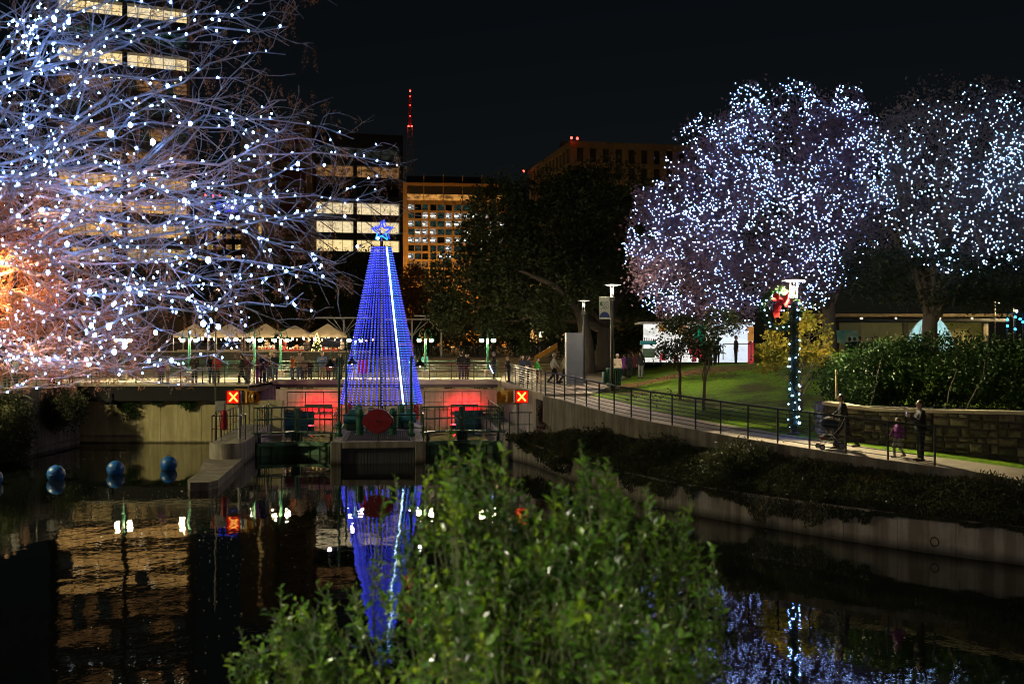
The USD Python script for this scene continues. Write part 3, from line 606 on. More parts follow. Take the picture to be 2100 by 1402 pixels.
def ringbox(lab, c, s=1.0):
    t = thing('ring_box', lab, 'life ring box', tuple(c))
    a_ = np.linspace(0, 2 * np.pi, 28, endpoint=False); out = []
    for a in a_:
        x, z = .62 * math.cos(a), .56 * math.sin(a)
        if abs(math.sin(a)) < .42: x = math.copysign(.70, x) * (1 if abs(math.sin(a)) < .3 else .95)
        out.append((x, z))
    from shapely.geometry import Polygon
    pg = Polygon(out).buffer(.03)
    for nm, bb, y0, y1 in (('shell', 0.0, .02, .2), ('lid', -.07, -.06, .02)):
        m = trimesh.creation.extrude_polygon(pg.buffer(bb), y1 - y0, engine='earcut'); v = np.array(m.vertices); v = np.stack([v[:, 0], y0 + v[:, 2], v[:, 1]], 1)
        part(t, nm, (v * s + c, np.array(m.faces)), M['red_paint'], smooth=30)
    part(t, 'latch', box(c + np.array([0, -.08, .02]) * s, (.08, .05, .14)), M['black_iron'])
    part(t, 'post', beam(c + np.array([0, .24, .2]), [c[0], c[1] + .24, LOCKZ], .03, 6), M['black_iron'])
ringbox('round red life ring box on the front rail of the centre pier', W(775, 863, 54.1) + [0, -.05, 0], 1.0)
def capsule_box(lab, c, h=1.05, r=.24):
    t = thing('ring_box', lab, 'life ring box', tuple(c))
    prof = [(0, -h / 2)] + [(r * math.sin(a), -h / 2 + r * .9 * (1 - math.cos(a))) for a in np.linspace(.3, 1.57, 5)] + [(r * math.sin(a), h / 2 - r * .9 * (1 - math.cos(a))) for a in np.linspace(1.57, .3, 5)] + [(0, h / 2)]
    v, f = lathe(prof, 16); v[:, 0] *= .75; part(t, 'shell', (v + c, f), M['red_paint'], smooth=50)
    part(t, 'seam', tube([c + np.array([0, -r * 1.02 * math.sin(a) if False else -r * 1.01 * math.cos(a), h * .44 * math.sin(a)]) for a in np.linspace(-1.3, 1.3, 9)], .012, 4), M['black_iron'])
    part(t, 'hook', box(c + [0, r * .8, 0], (.06, .2, .5)), M['black_iron'])
capsule_box('red life ring box seen edge on at the left lock wall', W(460, 861, 54.3), 1.0, .22)
capsule_box('orange red life ring box standing under the cone', L3(-1.75, 9.2, 1.95), .95, .2)
capsule_box('second red life ring box at the right of the cone', L3(1.95, 9.6, 1.9), .95, .2)

# red X signals
def signal(lab, c, other, pole_to, arm):
    t = thing('lane_signal', lab, 'signal', tuple(c))
    s = .62
    part(t, 'housing', cbox(c + [0, .16, 0], (s + .06, .24, s + .06), 0, .03), M['black_iron'])
    part(t, 'face', cbox(c, (s, .05, s), 0, .02), G['sig_red'])
    for k in (-1, 1):
        p, q = c + np.array([-k * .2, -.04, -.22]), c + np.array([k * .2, -.04, .22]); part(t, 'cross_bar', beam(p, q, .05, 5), G['sig_x'])
    for dx in (-1, 1): part(t, 'visor', box(c + [dx * (s / 2 + .02), -.1, .02], (.025, .26, s)), M['black_iron'])
    part(t, 'visor_top', box(c + [0, -.1, s / 2 + .02], (s + .06, .26, .025)), M['black_iron'])
    o = c + np.array([other * .72, .12, 0])
    part(t, 'side_housing', cbox(o, (.42, .5, .62), .5 * other, .05), M['yellow_paint'])
    part(t, 'side_visor', tube([o + [other * .2, -.1, 0], o + [other * .42, -.2, 0]], [.3, .3], 12, False), M['yellow_paint'])
    part(t, 'bracket', [beam(c + [0, .2, .36], o + [0, 0, .36], .035, 6), beam(c + [0, .2, -.36], o + [0, 0, -.36], .035, 6)], M['yellow_paint'])
    bx = c[0] + arm
    part(t, 'pole', beam([bx, c[1] + .2, pole_to], [bx, c[1] + .2, c[2] - .3], .085, 8), M['grey_box'])
    if abs(arm) > .4: part(t, 'arm', beam([bx, c[1] + .2, c[2] - .4], [c[0], c[1] + .2, c[2] - .4], .05, 6), M['grey_box'])
signal('red cross lane signal at the left lock wall', W(479, 814, 55.8), 1, LOCKZ, W(489, 0, 56)[0] - W(479, 0, 56)[0])
signal('red cross lane signal in front of the tall wall on the right', W(1070, 813, 57.6), -1, LOCKZ, -.22)
c = W(453, 833, 54.6)
t = thing('junction_box', 'grey junction box on a thin mast at the left lock wall', 'box', tuple(c))
part(t, 'mast', beam([c[0] - .28, c[1] + .1, LOCKZ], [c[0] - .28, c[1] + .1, 7.0], .04, 8), M['steel_dark']); part(t, 'cabinet', cbox(c, (.46, .3, .5), .1, .02), M['grey_box']); part(t, 'door', cbox(c + [0, -.16, 0], (.4, .03, .44), .1, .01), M['grey_box'])
part(t, 'conduit', tube([c + [-.1, 0, -.25], c + [-.05, 0, -.7], [c[0] + .02, c[1], LOCKZ]], .02, 5), M['black_iron']); part(t, 'hook', tube([c + [-.3, 0, .2], c + [-.5, 0, .18], c + [-.55, 0, .3]], .02, 5), M['black_iron'])
c = W(222, 822, 64.3)
t = thing('floodlight', 'unlit floodlight hanging under the left bridge girder', 'floodlight', tuple(c))
part(t, 'housing', lathe([(0, -.1), (.2, -.1), (.26, .02), (.27, .12), (0, .14)], 14, c), M['steel_dark']); part(t, 'lens', ball(c + [0, -.08, -.05], .17, 2), M['dark_glass'], smooth=True); part(t, 'bracket', box(c + [0, .1, .3], (.08, .08, .4)), M['steel_dark'])
# buoys
by = None
for px, py, lab in ((115, 983, 'blue ball buoy nearest the left wall, leftmost of the whole ones'), (237, 972.5, 'blue ball buoy in the middle of the row'), (346, 962.5, 'blue ball buoy nearest the lock wall nose'), (-14, 992, 'blue ball buoy cut off by the left edge of the picture')):
    D = H * F / (py - CY); loc = (X(px, D), D, .24)
    if by is None:
        by = thing('buoy', lab, 'buoy', loc, group='blue buoys', local=True)
        part(by, 'float', ball((0, 0, 0), .375, 3), M['buoy_blue'], smooth=True); part(by, 'eyelet', tube([[-.07, 0, .35], [-.05, 0, .43], [.05, 0, .43], [.07, 0, .35]], .015, 5), M['black_iron']); part(by, 'seam', lathe([(.373, -.012), (.381, 0), (.373, .012)], 32), M['buoy_blue'])
    else: dup(by, 'buoy', lab, 'buoy', loc, .7 * px, 'blue buoys')

# ------------------------------------------------------------------ lamp posts
def goose(c, dx, dy, r, up, drop):
    a_ = np.linspace(0, math.pi * 1.0, 9)
    return np.stack([c[0] + dx * r * (1 - np.cos(a_)), c[1] + dy * r * (1 - np.cos(a_)), c[2] + up * np.sin(a_) - drop * (a_ / math.pi)], 1)
def twin_lamp(loc, label, ped=True, h=2.95, rz=0.0):
    t = thing('lamp_post', label, 'lamp post', loc, rz, 'green twin lamp posts', local=True)
    if ped: part(t, 'pedestal', cbox((0, 0, .27), (.42, .42, .54), 0, .03), M['concrete_pale'])
    part(t, 'post', lathe([(0, .5), (.13, .5), (.13, .7), (.085, .78), (.07, h), (.045, h + .1), (0, h + .3)], 12), M['post_green'], smooth=40)
    for s in (-1, 1):
        ar = part(t, 'arm', tube(goose((0, 0, h), s, 0, .21, .42, .12), .022, 6), M['post_green'])
        part(t, 'shade', lathe([(.03, h - .12), (.06, h - .2), (.15, h - .27), (.21, h - .34), (.2, h - .34), (.14, h - .26), (.02, h - .17)], 14, (s * .42, 0, 0)), M['post_green'], smooth=50)
        part(t, 'bulb', ball((s * .42, 0, h - .39), (.14, .14, .13), 2), G['warm'])
    return t
hz = DECK
def zl(py, D): return Z(py, D)
L_ = [(253, 72.8, 'half hidden by the lit branches at far left'), (388, 73, 'half hidden by the lit branches over the left span'), (522, 77, 'between the first two white tents'), (576, 77.3, 'beside the middle white tent'), (728, 77.5, 'partly behind the left side of the blue cone'), (872, 77.5, 'just right of the blue cone'), (1000, 77.5, 'beside the embracing couple, rightmost of the row')]
tl = None
for px, D, w_ in L_:
    loc = (X(px, D), D, DECK); lab = 'green twin lamp post ' + w_
    if tl is None: tl = twin_lamp(loc, lab)
    else: dup(tl, 'lamp_post', lab, 'lamp post', loc, (0, .25, -.3, .1, .5, .2, .3)[L_.index((px, D, w_))], 'green twin lamp posts')
def pier_lamp(loc, label, rz):
    t = thing('lamp_post', label, 'lamp post', loc, rz, 'green shaded lamps on the pier', local=True); h = 4.0
    part(t, 'base', lathe([(0, 0), (.2, 0), (.2, .12), (.13, .2), (.11, .5), (.15, .56), (.15, .62), (.08, .75)], 12), M['post_green'], smooth=40)
    part(t, 'post', beam((0, 0, .6), (0, 0, h), .065, 10), M['post_green'])
    part(t, 'arm', tube(goose((0, 0, h), 1, 0, .22, .62, .12), .025, 6), M['post_green']); part(t, 'scroll', tube([[.05, 0, h - .1], [.2, 0, h + .15], [.32, 0, h + .3]], .02, 5), M['post_green'])
    part(t, 'shade', lathe([(.04, h - .1), (.07, h - .2), (.24, h - .42), (.32, h - .48), (.3, h - .48), (.2, h - .36), (.02, h - .2)], 16, (.44, 0, 0)), M['black_iron'], smooth=50)
    part(t, 'bulb', ball((.44, 0, h - .44), (.085, .085, .06), 2), G['pier'])
    return t
G['pier'] = glow('lamp_pier', (1, .8, .9), 110)
pl = pier_lamp(tuple(L3(-2.0, 3.0, LOCKZ)), 'shaded lamp post on the pier, front left of the cone', math.pi + .1)
dup(pl, 'lamp_post', 'shaded lamp post on the pier, front right of the cone', 'lamp post', L3(1.6, 3.0, LOCKZ), .05, 'green shaded lamps on the pier')
dup(pl, 'lamp_post', 'shaded lamp post on the pier, behind the left one', 'lamp post', L3(-1.9, 8.6, LOCKZ), .9, 'green shaded lamps on the pier')
dup(pl, 'lamp_post', 'shaded lamp post on the pier, right behind the cone', 'lamp post', L3(2.0, 16.0, LOCKZ), 2.6, 'green shaded lamps on the pier')
# garden lamps: dark mast, open lantern under a flat disc
M['lamp_metal'] = mat('lamp_metal', (.16, .155, .15), (.12, .115, .11), .5, 5, 3)
G['cool_dim'] = glow('lamp_cool_dim', (1, .84, .62), 1200); G['cool_near'] = glow('lamp_cool_near', (1, .84, .48), 40000)
def disc_lamp(loc, label, h, disc, wide, rz=0.0, gl_='cool_dim'):
    t = thing('lamp_post', label, 'lamp post', loc, rz, 'disc topped park lamps', local=True)
    part(t, 'base', lathe([(0, 0), (.24, 0), (.24, .05), (.13, .09), (.11, .3)], 12), M['black_iron'], smooth=40); part(t, 'mast', lathe([(.1, .05), (.075, h - .75), (0, h - .74)], 12), M['black_iron'], smooth=40)
    part(t, 'collar', [lathe([(0, h - .8), (.16, h - .8), (.16, h - .74), (0, h - .73)], 14), lathe([(0, h - .68), (.14, h - .68), (.14, h - .62), (0, h - .61)], 14)], M['lamp_metal'])
    for s in (-1, 1): part(t, 'upright', beam((s * wide, 0, h - .62), (s * wide * 1.15, 0, h - .04), .022, 6), M['lamp_metal'])
    part(t, 'disc', lathe([(0, h - .05), (disc * .5, h - .045), (disc, h - .01), (disc, h + .01), (disc * .5, h + .03), (0, h + .035)], 28), M['lamp_metal'], smooth=30)
    part(t, 'lens', beam((0, 0, h - .34), (0, 0, h - .21), .035 if wide > .1 else .03, 8), G[gl_])
    for k in range(3): part(t, 'finial', beam((-.2 + .2 * k, 0, h), (-.2 + .2 * k, 0, h + .16), .012, 4), M['black_iron'])
    return t
D = 58.5; b_ = W(1255, 808, D); lampB = disc_lamp(tuple(b_), 'tall park lamp carrying a blue and white banner beside the path', Z(584, D) - b_[2], .45, .06, 0.0, 'cool')
D = 40.0; bW = W(1628, 886, D); bW[2] = lawn_z(bW[0], bW[1]); lampW = disc_lamp(tuple(bW), 'park lamp wrapped in a lit garland and a big wreath', Z(575, D) - bW[2], .42, .115, 0.0, 'cool_near')
D = 68.0; b_ = np.array([X(1197, D), D, DECK]); disc_lamp(tuple(b_), 'dimmer park lamp half hidden in the oak behind the grey slab', Z(616, D) - b_[2], .4, .06)
D = 100.0; b_ = np.array([X(1108, D), D, 3.9]); disc_lamp(tuple(b_), 'small far park lamp beyond the people at the bridge end', Z(681, D) - b_[2], .42, .06)
# banner with its faded print
D = 58.5; c = W(1240, 631, D)
bn = thing('banner', 'small vertical blue and white banner hanging on the park lamp', 'banner', tuple(c))
w_, h_ = .56, 1.12
M['banner_cloth'] = mat('banner_cloth', (.42, .43, .46), (.34, .35, .38), .7, 4, 3)
M['banner_blue'] = mat('banner_blue', (.02, .045, .28), (.015, .03, .2), .7, 4, 3); M['banner_green'] = mat('banner_green', (.05, .24, .12), (.03, .16, .08), .7, 4, 3); M['banner_ink'] = mat('banner_ink', (.10, .14, .26), (.07, .1, .2), .7, 4, 3)
part(bn, 'cloth', box(c, (w_, .012, h_)), M['banner_cloth'])
a_ = np.linspace(0, math.pi, 13); dome_poly = [(math.cos(a) * .26, -.5 + .3 * math.sin(a)) for a in a_]
def flat(poly, y): 
    v, f = prism(poly, 0, .004); return np.stack([v[:, 0], np.full(len(v), y) - v[:, 2], v[:, 1]], 1), f
v, f = flat(dome_poly, -.009); part(bn, 'blue_dome', (v + c, f), M['banner_blue'])
for k, (x0, x1, z0, ph) in enumerate(((-.17, .2, .27, 0.), (-.2, .22, .16, 1.), (-.12, .2, .04, 2.), (-.2, .12, -.02, 3.))):
    q = np.linspace(0, 1, 15); part(bn, 'print', tube(np.stack([c[0] + x0 + (x1 - x0) * q, np.full(15, c[1] - .008), c[2] + z0 + .05 * np.sin(q * 11 + ph) + .02 * np.cos(q * 23)], 1), .013, 4), M['banner_ink'])
part(bn, 'white_strip', box(c + [-.05, -.012, -.51], (.36, .006, .035)), M['white_paint'])
v, f = ball((-.18, -.01, .2), (.07, .006, .12), 1); part(bn, 'leaf_print', (v + c, f), M['banner_green'])
for s in (1, -1): part(bn, 'rod', beam(c + [-w_ / 2, 0, s * h_ / 2], c + [.37, 0, s * h_ / 2], .022, 6), M['white_metal'])
# garland, wreath, bow on the nearer lamp
top = Z(622, 40.0)
zz = np.linspace(bW[2] + .15, top, 620); an = np.linspace(0, 34 * math.pi, 620)
gp = np.stack([bW[0] + .10 * np.cos(an), bW[1] + .10 * np.sin(an), zz], 1)
gar = thing('garland', 'evergreen garland with white lights wound around the park lamp', 'garland', tuple(bW))
M['garland'] = leafmat('garland_needles', [(.02, .05, .018), (.035, .085, .025), (.06, .13, .035)], .5, .1)
pz_ = np.repeat(gp, 9, 0) + rng.normal(0, .05, (620 * 9, 3)); part(gar, 'needles', cards(pz_, rng.uniform(.07, .13, len(pz_)), rng, width=.25), M['garland'], kind='stuff')
ii = np.sort(rng.choice(620, 46, replace=False))
for k in ii:
    p = gp[k] + (gp[k] - [bW[0], bW[1], gp[k][2]]) * rng.uniform(.5, 1.4) + [0, -.06, 0]; part(gar, 'bulb', octs([p], .028), G['bulb_front'])
wc = W(1599, 636, 40.3); R_ = .64
wr = thing('wreath', 'big evergreen wreath with white lights hung on the park lamp', 'wreath', tuple(wc))
a_ = np.linspace(0, 2 * np.pi, 41); part(wr, 'hoop', tube(np.stack([wc[0] + R_ * np.cos(a_), np.full(41, wc[1]), wc[2] + R_ * np.sin(a_)], 1), .05, 6, False), M['garland'])
a_ = rng.uniform(0, 2 * np.pi, 3600); P = np.stack([wc[0] + R_ * np.cos(a_), np.full(3600, wc[1]), wc[2] + R_ * np.sin(a_)], 1) + rng.normal(0, .06, (3600, 3)); part(wr, 'needles', cards(P, rng.uniform(.08, .15, 3600), rng, width=.25), M['garland'], kind='stuff')
for a in np.linspace(0, 2 * np.pi, 19)[:-1]: part(wr, 'bulb', octs([[wc[0] + (R_ + rng.normal(0, .06)) * math.cos(a), wc[1] - .12, wc[2] + (R_ + rng.normal(0, .06)) * math.sin(a)]], .032), G['bulb_ice'])
part(wr, 'bracket', beam(wc + [.5, 0, .1], [bW[0], bW[1], wc[2] + .1], .02, 5), M['black_iron'])
bc = wc + [.02, -.16, .34]
bow = thing('bow', 'large red ribbon bow on the wreath', 'bow', tuple(bc))
def ribbon(P, wid, up=(0, -.3, 1)):
    P = np.asarray(P, float); T = np.gradient(P, axis=0); up = np.asarray(up, float); s = np.cross(T, np.cross(up, T)); s /= np.linalg.norm(s, axis=1, keepdims=True); wid = np.asarray(wid)[:, None]
    v, f = strip(P - s * wid / 2, P + s * wid / 2); v2, f2 = strip(P - s * wid / 2 + [0, .015, 0], P + s * wid / 2 + [0, .015, 0]); return join([(v, f), (v2, f2[:, ::-1])])
for s in (-1, 1):
    part(bow, 'loop', ribbon([bc, bc + [s * .14, -.1, .1], bc + [s * .26, -.09, .2], bc + [s * .3, 0, .16], bc + [s * .2, .05, .06], bc + [0, .03, 0]], [.07, .16, .2, .2, .16, .07]), M['red_cloth'], smooth=True)
part(bow, 'knot', ball(bc + [0, -.04, 0], (.08, .07, .09), 2), M['red_cloth'], smooth=True)
part(bow, 'tail', ribbon([bc, bc + [-.12, -.05, -.18], bc + [-.2, -.02, -.38], bc + [-.16, -.04, -.6]], [.1, .24, .27, .2], (1, 0, 0)), M['red_cloth'], smooth=True)
part(bow, 'tail', ribbon([bc, bc + [.16, -.06, -.06], bc + [.38, -.03, -.2], bc + [.56, -.03, -.27]], [.1, .27, .33, .27], (.4, 0, 1)), M['red_cloth'], smooth=True)

# ------------------------------------------------------------------ plaza furniture, slab, bin, stake
c = np.array([X(1178, 64.5), 64.5, DECK]); t = thing('stele', 'tall plain blue grey slab standing at the bridge end', 'slab', tuple(c))
part(t, 'slab', cbox(c + [0, 0, 1.48], (.96, .3, 2.96), .06, .015), M['stele']); part(t, 'edge_trim', cbox(c + [-.5, -.02, 1.48], (.05, .34, 2.98), .06, .01), M['white_metal']); part(t, 'plinth', cbox(c + [0, 0, .03], (1.1, .42, .06), .06, .01), M['concrete'])
D = 60.0; c = np.array([X(1259, D), D, Z(793, D)]); t = thing('litter_bin', 'green slatted litter bin behind the banner lamp', 'bin', tuple(c))
for k in range(22):
    a = 2 * math.pi * k / 22; p = lambda r, z: c + [r * math.cos(a), r * math.sin(a), z]
    part(t, 'slat', tube([p(.34, .05), p(.36, .5), p(.4, .9)], .033, 4), M['bin_green'] if 'bin_green' in M else M.setdefault('bin_green', mat('bin_green', (.07, .22, .17), (.05, .16, .12), .45, 5, 4)))
part(t, 'liner', lathe([(0, .06), (.3, .06), (.33, .9), (0, .9)], 18, c), M['black_iron']); part(t, 'rim', lathe([(.36, .9), (.43, .92), (.43, .99), (.3, 1.0), (.3, .9)], 22, c), M['bin_green']); part(t, 'base', lathe([(0, 0), (.36, 0), (.36, .07), (0, .08)], 20, c), M['bin_green'])
part(t, 'side_box', cbox(c + [-.5, -.1, .5], (.2, .3, .6), .3, .03), M['bin_green'])
c = W(1715, 816, 38.6); t = thing('stake', 'pale wooden stake standing on the end of the stone wall', 'stake', tuple(c)); part(t, 'pole', cbox(c + [0, 0, .46], (.06, .06, .95), .2, .006), M['wood_pole']); part(t, 'tip', box(c + [0, 0, .95], (.06, .06, .05), .2, .5), M['wood_pole'])

c = W(832, 722, 70.9); t = thing('frame_sign', 'pink lit rectangular frame seen through the right of the cone', 'sign', tuple(c)); G['frame_pink'] = glow('frame_pink', (1, .25, .5), .45)
for a_, b_ in (((-.44, .5), (.44, .5)), ((.44, .5), (.44, -.5)), ((.44, -.5), (-.44, -.5)), ((-.44, -.5), (-.44, .5))): part(t, 'bar', beam(c + [a_[0], 0, a_[1]], c + [b_[0], 0, b_[1]], .035, 5), G['frame_pink'])
part(t, 'post', beam(c + [0, .08, .5], [c[0], c[1] + .08, DECK - .1], .03, 6), M['black_iron']); part(t, 'panel', box(c + [0, .03, 0], (.84, .02, .96)), M['canvas_blue'])
c = W(744, 751, 71.0); t = thing('hanging_banner', 'red banner hanging on the bridge railing behind the left of the cone', 'banner', tuple(c)); part(t, 'cloth', cbox(c, (.55, .03, .85), 0, .01), M['red_cloth']); part(t, 'rod', beam(c + [-.3, 0, .44], c + [.3, 0, .44], .02, 5), M['black_iron'])
c = W(1007, 757, 72.2); t = thing('light_toy', 'glowing blue white toy held by the man with the cap', 'toy', tuple(c)); G['toy'] = glow('toy_blue', (.35, .5, 1), 6)
part(t, 'wand', tube([c + [-.1, 0, .28], c + [0, -.02, 0], c + [.14, 0, -.25]], .03, 5), G['toy']); part(t, 'handle', beam(c + [-.1, 0, .28], c + [-.13, 0, .42], .025, 5), M['white_paint'])

# ------------------------------------------------------------------ stone wall on the right: every block is a part
A = np.array([X(1690, 38.6), 38.6]); Bq = np.array([X(2108, 34.2), 34.2]); Cq = np.array([X(1668, 41.2), 41.2]); E_ = A + (Bq - A) * 1.9
def wall_top(s): return Z(np.interp(s, [0, .25, 1, 2], [823, 838, 843, 846]), np.interp(s, [0, 1, 2], [38.6, 34.2, 29.8]))
sw = thing('stone_wall', 'rough stone block wall with a pale coping below the hedge', 'wall', (*A, 2.2))
d = (E_ - A); Lw = np.linalg.norm(d); d /= Lw; nb = np.array([-d[1], d[0]])
if nb[1] < 0: nb = -nb
def wz(x): return np.interp(x, [0, Lw * .13, Lw / 1.9, Lw], [Z(823, 38.6), Z(837, 37.5), Z(843.5, 34.2), Z(843.5, 34.2)])
core = [A + d * .05 + nb * .06, A + d * Lw + nb * .06, A + d * Lw + nb * .5, A + d * .05 + nb * .5]
zb = 1.3
def slope_core():
    V = []
    for q, s in ((A + d * .05 + nb * .07, 0), (E_ + nb * .07, Lw), (E_ + nb * .5, Lw), (A + d * .05 + nb * .5, 0)): V.append([*q, zb])
    for q, s in ((A + d * .05 + nb * .07, 0), (E_ + nb * .07, Lw), (E_ + nb * .5, Lw), (A + d * .05 + nb * .5, 0)): V.append([*q, wz(s) - .1])
    return np.array(V), BOXF
part(sw, 'core', slope_core(), M['mortar'])
def block(x0, x1, z0, z1, proud, base=A, dd=d, nn=nb):
    r_ = rng.normal(0, .012, 8); pts = []
    for (x, z) in ((x0, z0), (x1, z0), (x1, z1), (x0, z1)):
        pts.append([*(base + dd * (x + rng.normal(0, .012)) + nn * .2), z + rng.normal(0, .008)])
    cx, cz = (x0 + x1) / 2, (z0 + z1) / 2
    for (x, z) in ((x0, z0), (x1, z0), (x1, z1), (x0, z1)):
        pts.append([*(base + dd * (cx + (x - cx) * .93) + nn * (.03 - proud * .4 + rng.normal(0, .01))), cz + (z - cz) * .9])
        pts.append([*(base + dd * (cx + (x - cx) * .55) + nn * (.02 - proud + rng.normal(0, .012))), cz + (z - cz) * .5])
    h = trimesh.convex.convex_hull(np.array(pts)); return np.array(h.vertices), np.array(h.faces)
nb_ = 0
x = 0.0
while x < min(Lw, 15.5):
    seg = rng.uniform(.7, 1.5); xe = min(x + seg, Lw); z = 1.6 + rng.uniform(0, .2)
    while z < 3.8:
        hgt = rng.choice([.13, .19, .25, .33], p=[.2, .35, .3, .15]) * rng.uniform(.9, 1.1); xx = x
        while xx < xe - .05:
            wd = rng.uniform(.22, .6); x1 = xe if xe - (xx + wd) < .16 else xx + wd; tz = wz((xx + x1) / 2) - .1
            if z + .07 < tz: part(sw, 'stone', block(xx + .012, x1 - .012, z + .012, min(z + hgt, tz) - .012, rng.uniform(.02, .11)), M[rng.choice(['stone_a', 'stone_b', 'stone_c', 'stone_b'])]); nb_ += 1
            xx = x1
        z += hgt
    x = xe
d2 = (A - Cq) / np.linalg.norm(A - Cq); L2_ = np.linalg.norm(A - Cq); n2 = np.array([-d2[1], d2[0]]); n2 = n2 if n2[0] > 0 else -n2
z = 2.3
part(sw, 'core', prism([Cq + n2 * .07, A + n2 * .07, A + n2 * .4, Cq + n2 * .4], 2.0, wz(0) - .1), M['mortar'])
while z < wz(0) - .15:
    hgt = rng.uniform(.2, .3); x = 0.0
    while x < L2_:
        x1 = min(x + rng.uniform(.3, .7), L2_); part(sw, 'stone', block(x + .012, x1 - .012, z + .012, min(z + hgt, wz(0) - .1) - .012, rng.uniform(.02, .06), Cq, d2, n2), M[rng.choice(['stone_a', 'stone_b', 'stone_c'])]); x = x1
    z += hgt
x = -.06
while x < Lw:
    x1 = min(x + rng.uniform(.8, 1.2), Lw); p, q = A + d * (x + .006), A + d * (x1 - .006); za, zb_ = wz(max(x, 0)), wz(x1)
    V = [];
    for zz_ in (-.1, 0):
        for pt, z0 in ((p - nb * .05, za), (q - nb * .05, zb_), (q + nb * .55, zb_), (p + nb * .55, za)): V.append([*pt, z0 + zz_ + rng.normal(0, .004)])
    part(sw, 'coping_stone', (np.array(V), BOXF), M['coping']); x = x1

# ================================================================== BUILDINGS
rb = np.random.default_rng(21)
def winmat(name, c, s, lo=.35, scale=1.2, stretch=(1, 1, 1.6), furn=(.3, .45)):
    """a lit room seen through glass: uneven lamplight, darker furniture and blinds"""
    n = {'g': ('geometry', {}), 'm': ('mapping', {'scale': stretch}), 'n': ('noise_texture', {'scale': scale, 'detail': 3, 'roughness': .7}), 'r': ('rgb_ramp', {'ramp': [(furn[0], tuple(x * lo for x in c)), (furn[1], tuple(x * .8 for x in c)), (.75, c)]}), 'e': ('emission', {'strength': s})}
    return usdkit.material(stage, '/World/Looks/' + name, n, [('g.position', 'm.vector'), ('m.vector', 'n.vector'), ('n.fac', 'r.fac'), ('r.color', 'e.color')], surface='e.emission')
G['w_bright'] = winmat('window_bright', (1, .74, .34), 1.25, .4)
G['w_bright2'] = winmat('window_bright_pale', (1, .80, .46), 1.1, .5)
G['w_orange'] = winmat('window_orange', (1, .55, .16), 1.2, .2, furn=(.35, .6))
G['w_orange_dim'] = winmat('window_orange_dim', (.9, .45, .16), .4, .1, furn=(.4, .62))
G['w_grey'] = winmat('window_grey', (.55, .60, .50), .06, .1, furn=(.4, .65))
G['w_gold'] = winmat('window_gold', (1, .62, .18), .9, .12, 1.6, furn=(.4, .6))
G['w_teal'] = winmat('window_teal', (.30, .62, .50), .10, .05, furn=(.42, .6))
G['w_white'] = winmat('window_white', (1, .95, .85), .55, .05, furn=(.44, .58))
G['spot'] = glow('ceiling_spot', (1, .85, .55), 5); G['spot_cool'] = glow('ceiling_spot_cool', (.85, .95, 1), 3)
def facade_frame(R, dirx):
    d = np.array([dirx[0], dirx[1], 0.0]); d /= np.linalg.norm(d); n = np.array([d[1], -d[0], 0.0])
    if n[1] > 0: n = -n
    return d, n
def fbox(O, d, n, x0, x1, o0, o1, z0, z1):
    """box on a facade: x along the wall, o outwards"""
    pts = [O + d * x + n * o for x, o in ((x0, o0), (x1, o0), (x1, o1), (x0, o1))]
    return np.array([[*p[:2], z] for z in (z0, z1) for p in pts]), BOXF
def pane(O, d, n, x0, x1, o, z0, z1):
    p, q = O + d * x0 + n * o, O + d * x1 + n * o
    return np.array([[*p[:2], z0], [*q[:2], z0], [*q[:2], z1], [*p[:2], z1]]), tri([[0, 1, 2, 3]])
# left office tower, seen through the branches
Dt = 165.0; R = np.array([X(388, Dt), Dt, 0.0]); al = math.radians(25); d = np.array([-math.cos(al), -math.sin(al), 0]); n = np.array([math.sin(al), -math.cos(al), 0])
Wt, ppm = 17.8, PPM(Dt)
tw = thing('office_tower', 'tall dark office tower with lit window bands behind the bare branches', 'building', tuple(R + d * 9))
part(tw, 'core', fbox(R, d, n, .0, Wt, -20, -1.6, 3.9, Z(-60, Dt)), M['tower_dark'])
part(tw, 'side_fin', fbox(R, d, n, -.9, -.02, -18, .1, 3.9, Z(-60, Dt)), M['tower_dark'])
states = {0: ('w_bright', 1), 1: ('w_teal', 0), 2: ('w_bright', 1), 3: ('w_orange_dim', 1), 4: ('w_grey', 1), 5: ('w_orange_dim', 0), 6: ('w_orange_dim', 0), 7: ('w_orange', 1), 8: ('w_orange', 1), 9: ('w_orange', 1), 10: ('w_gold', 0), -1: ('w_orange_dim', 0)}
for k in range(-1, 11):
    z1, z0 = Z(22 + 49 * k, Dt), Z(22 + 49 * k + 27, Dt); zn = Z(22 + 49 * (k + 1), Dt)
    part(tw, 'spandrel', fbox(R, d, n, 0, Wt, -1.6, 0, zn + .02, z0), M['tower_dark'])
    st, sp = states[k]
    for b in range(10):
        x0, x1 = .1 + b * 1.75, .1 + (b + 1) * 1.75
        mk = st if rb.random() > .18 or k in (0, 2) else 'w_grey' if k > 2 else st
        if k in (0, 2) and rb.random() < .4: mk = 'w_bright2'
        w_ = part(tw, 'window', pane(R, d, n, x0, x1, -1.55, z0 + .01, z1 - .01), G[mk])
        part(w_, 'mullion', fbox(R, d, n, x1 - .04, x1 + .04, -.3, -.18, z0, z1), M['mullion'])
    part(tw, 'column', fbox(R, d, n, 8.5, 9.2, -.6, -.32, z0, z1), M['tower_dark'])
    part(tw, 'transom', fbox(R, d, n, 0, Wt, -.29, -.2, z0 + .55, z0 + .62), M['mullion'])
    if sp:
        for b in range(7):
            x = rb.uniform(.8, Wt - .8); o = rb.uniform(-1.3, -.5); part(tw, 'ceiling_lamp', fbox(R, d, n, x, x + rb.uniform(.12, .3), o, o + .12, z1 - .2, z1 - .12), G['spot'] if k not in (4,) else G['spot_cool'])
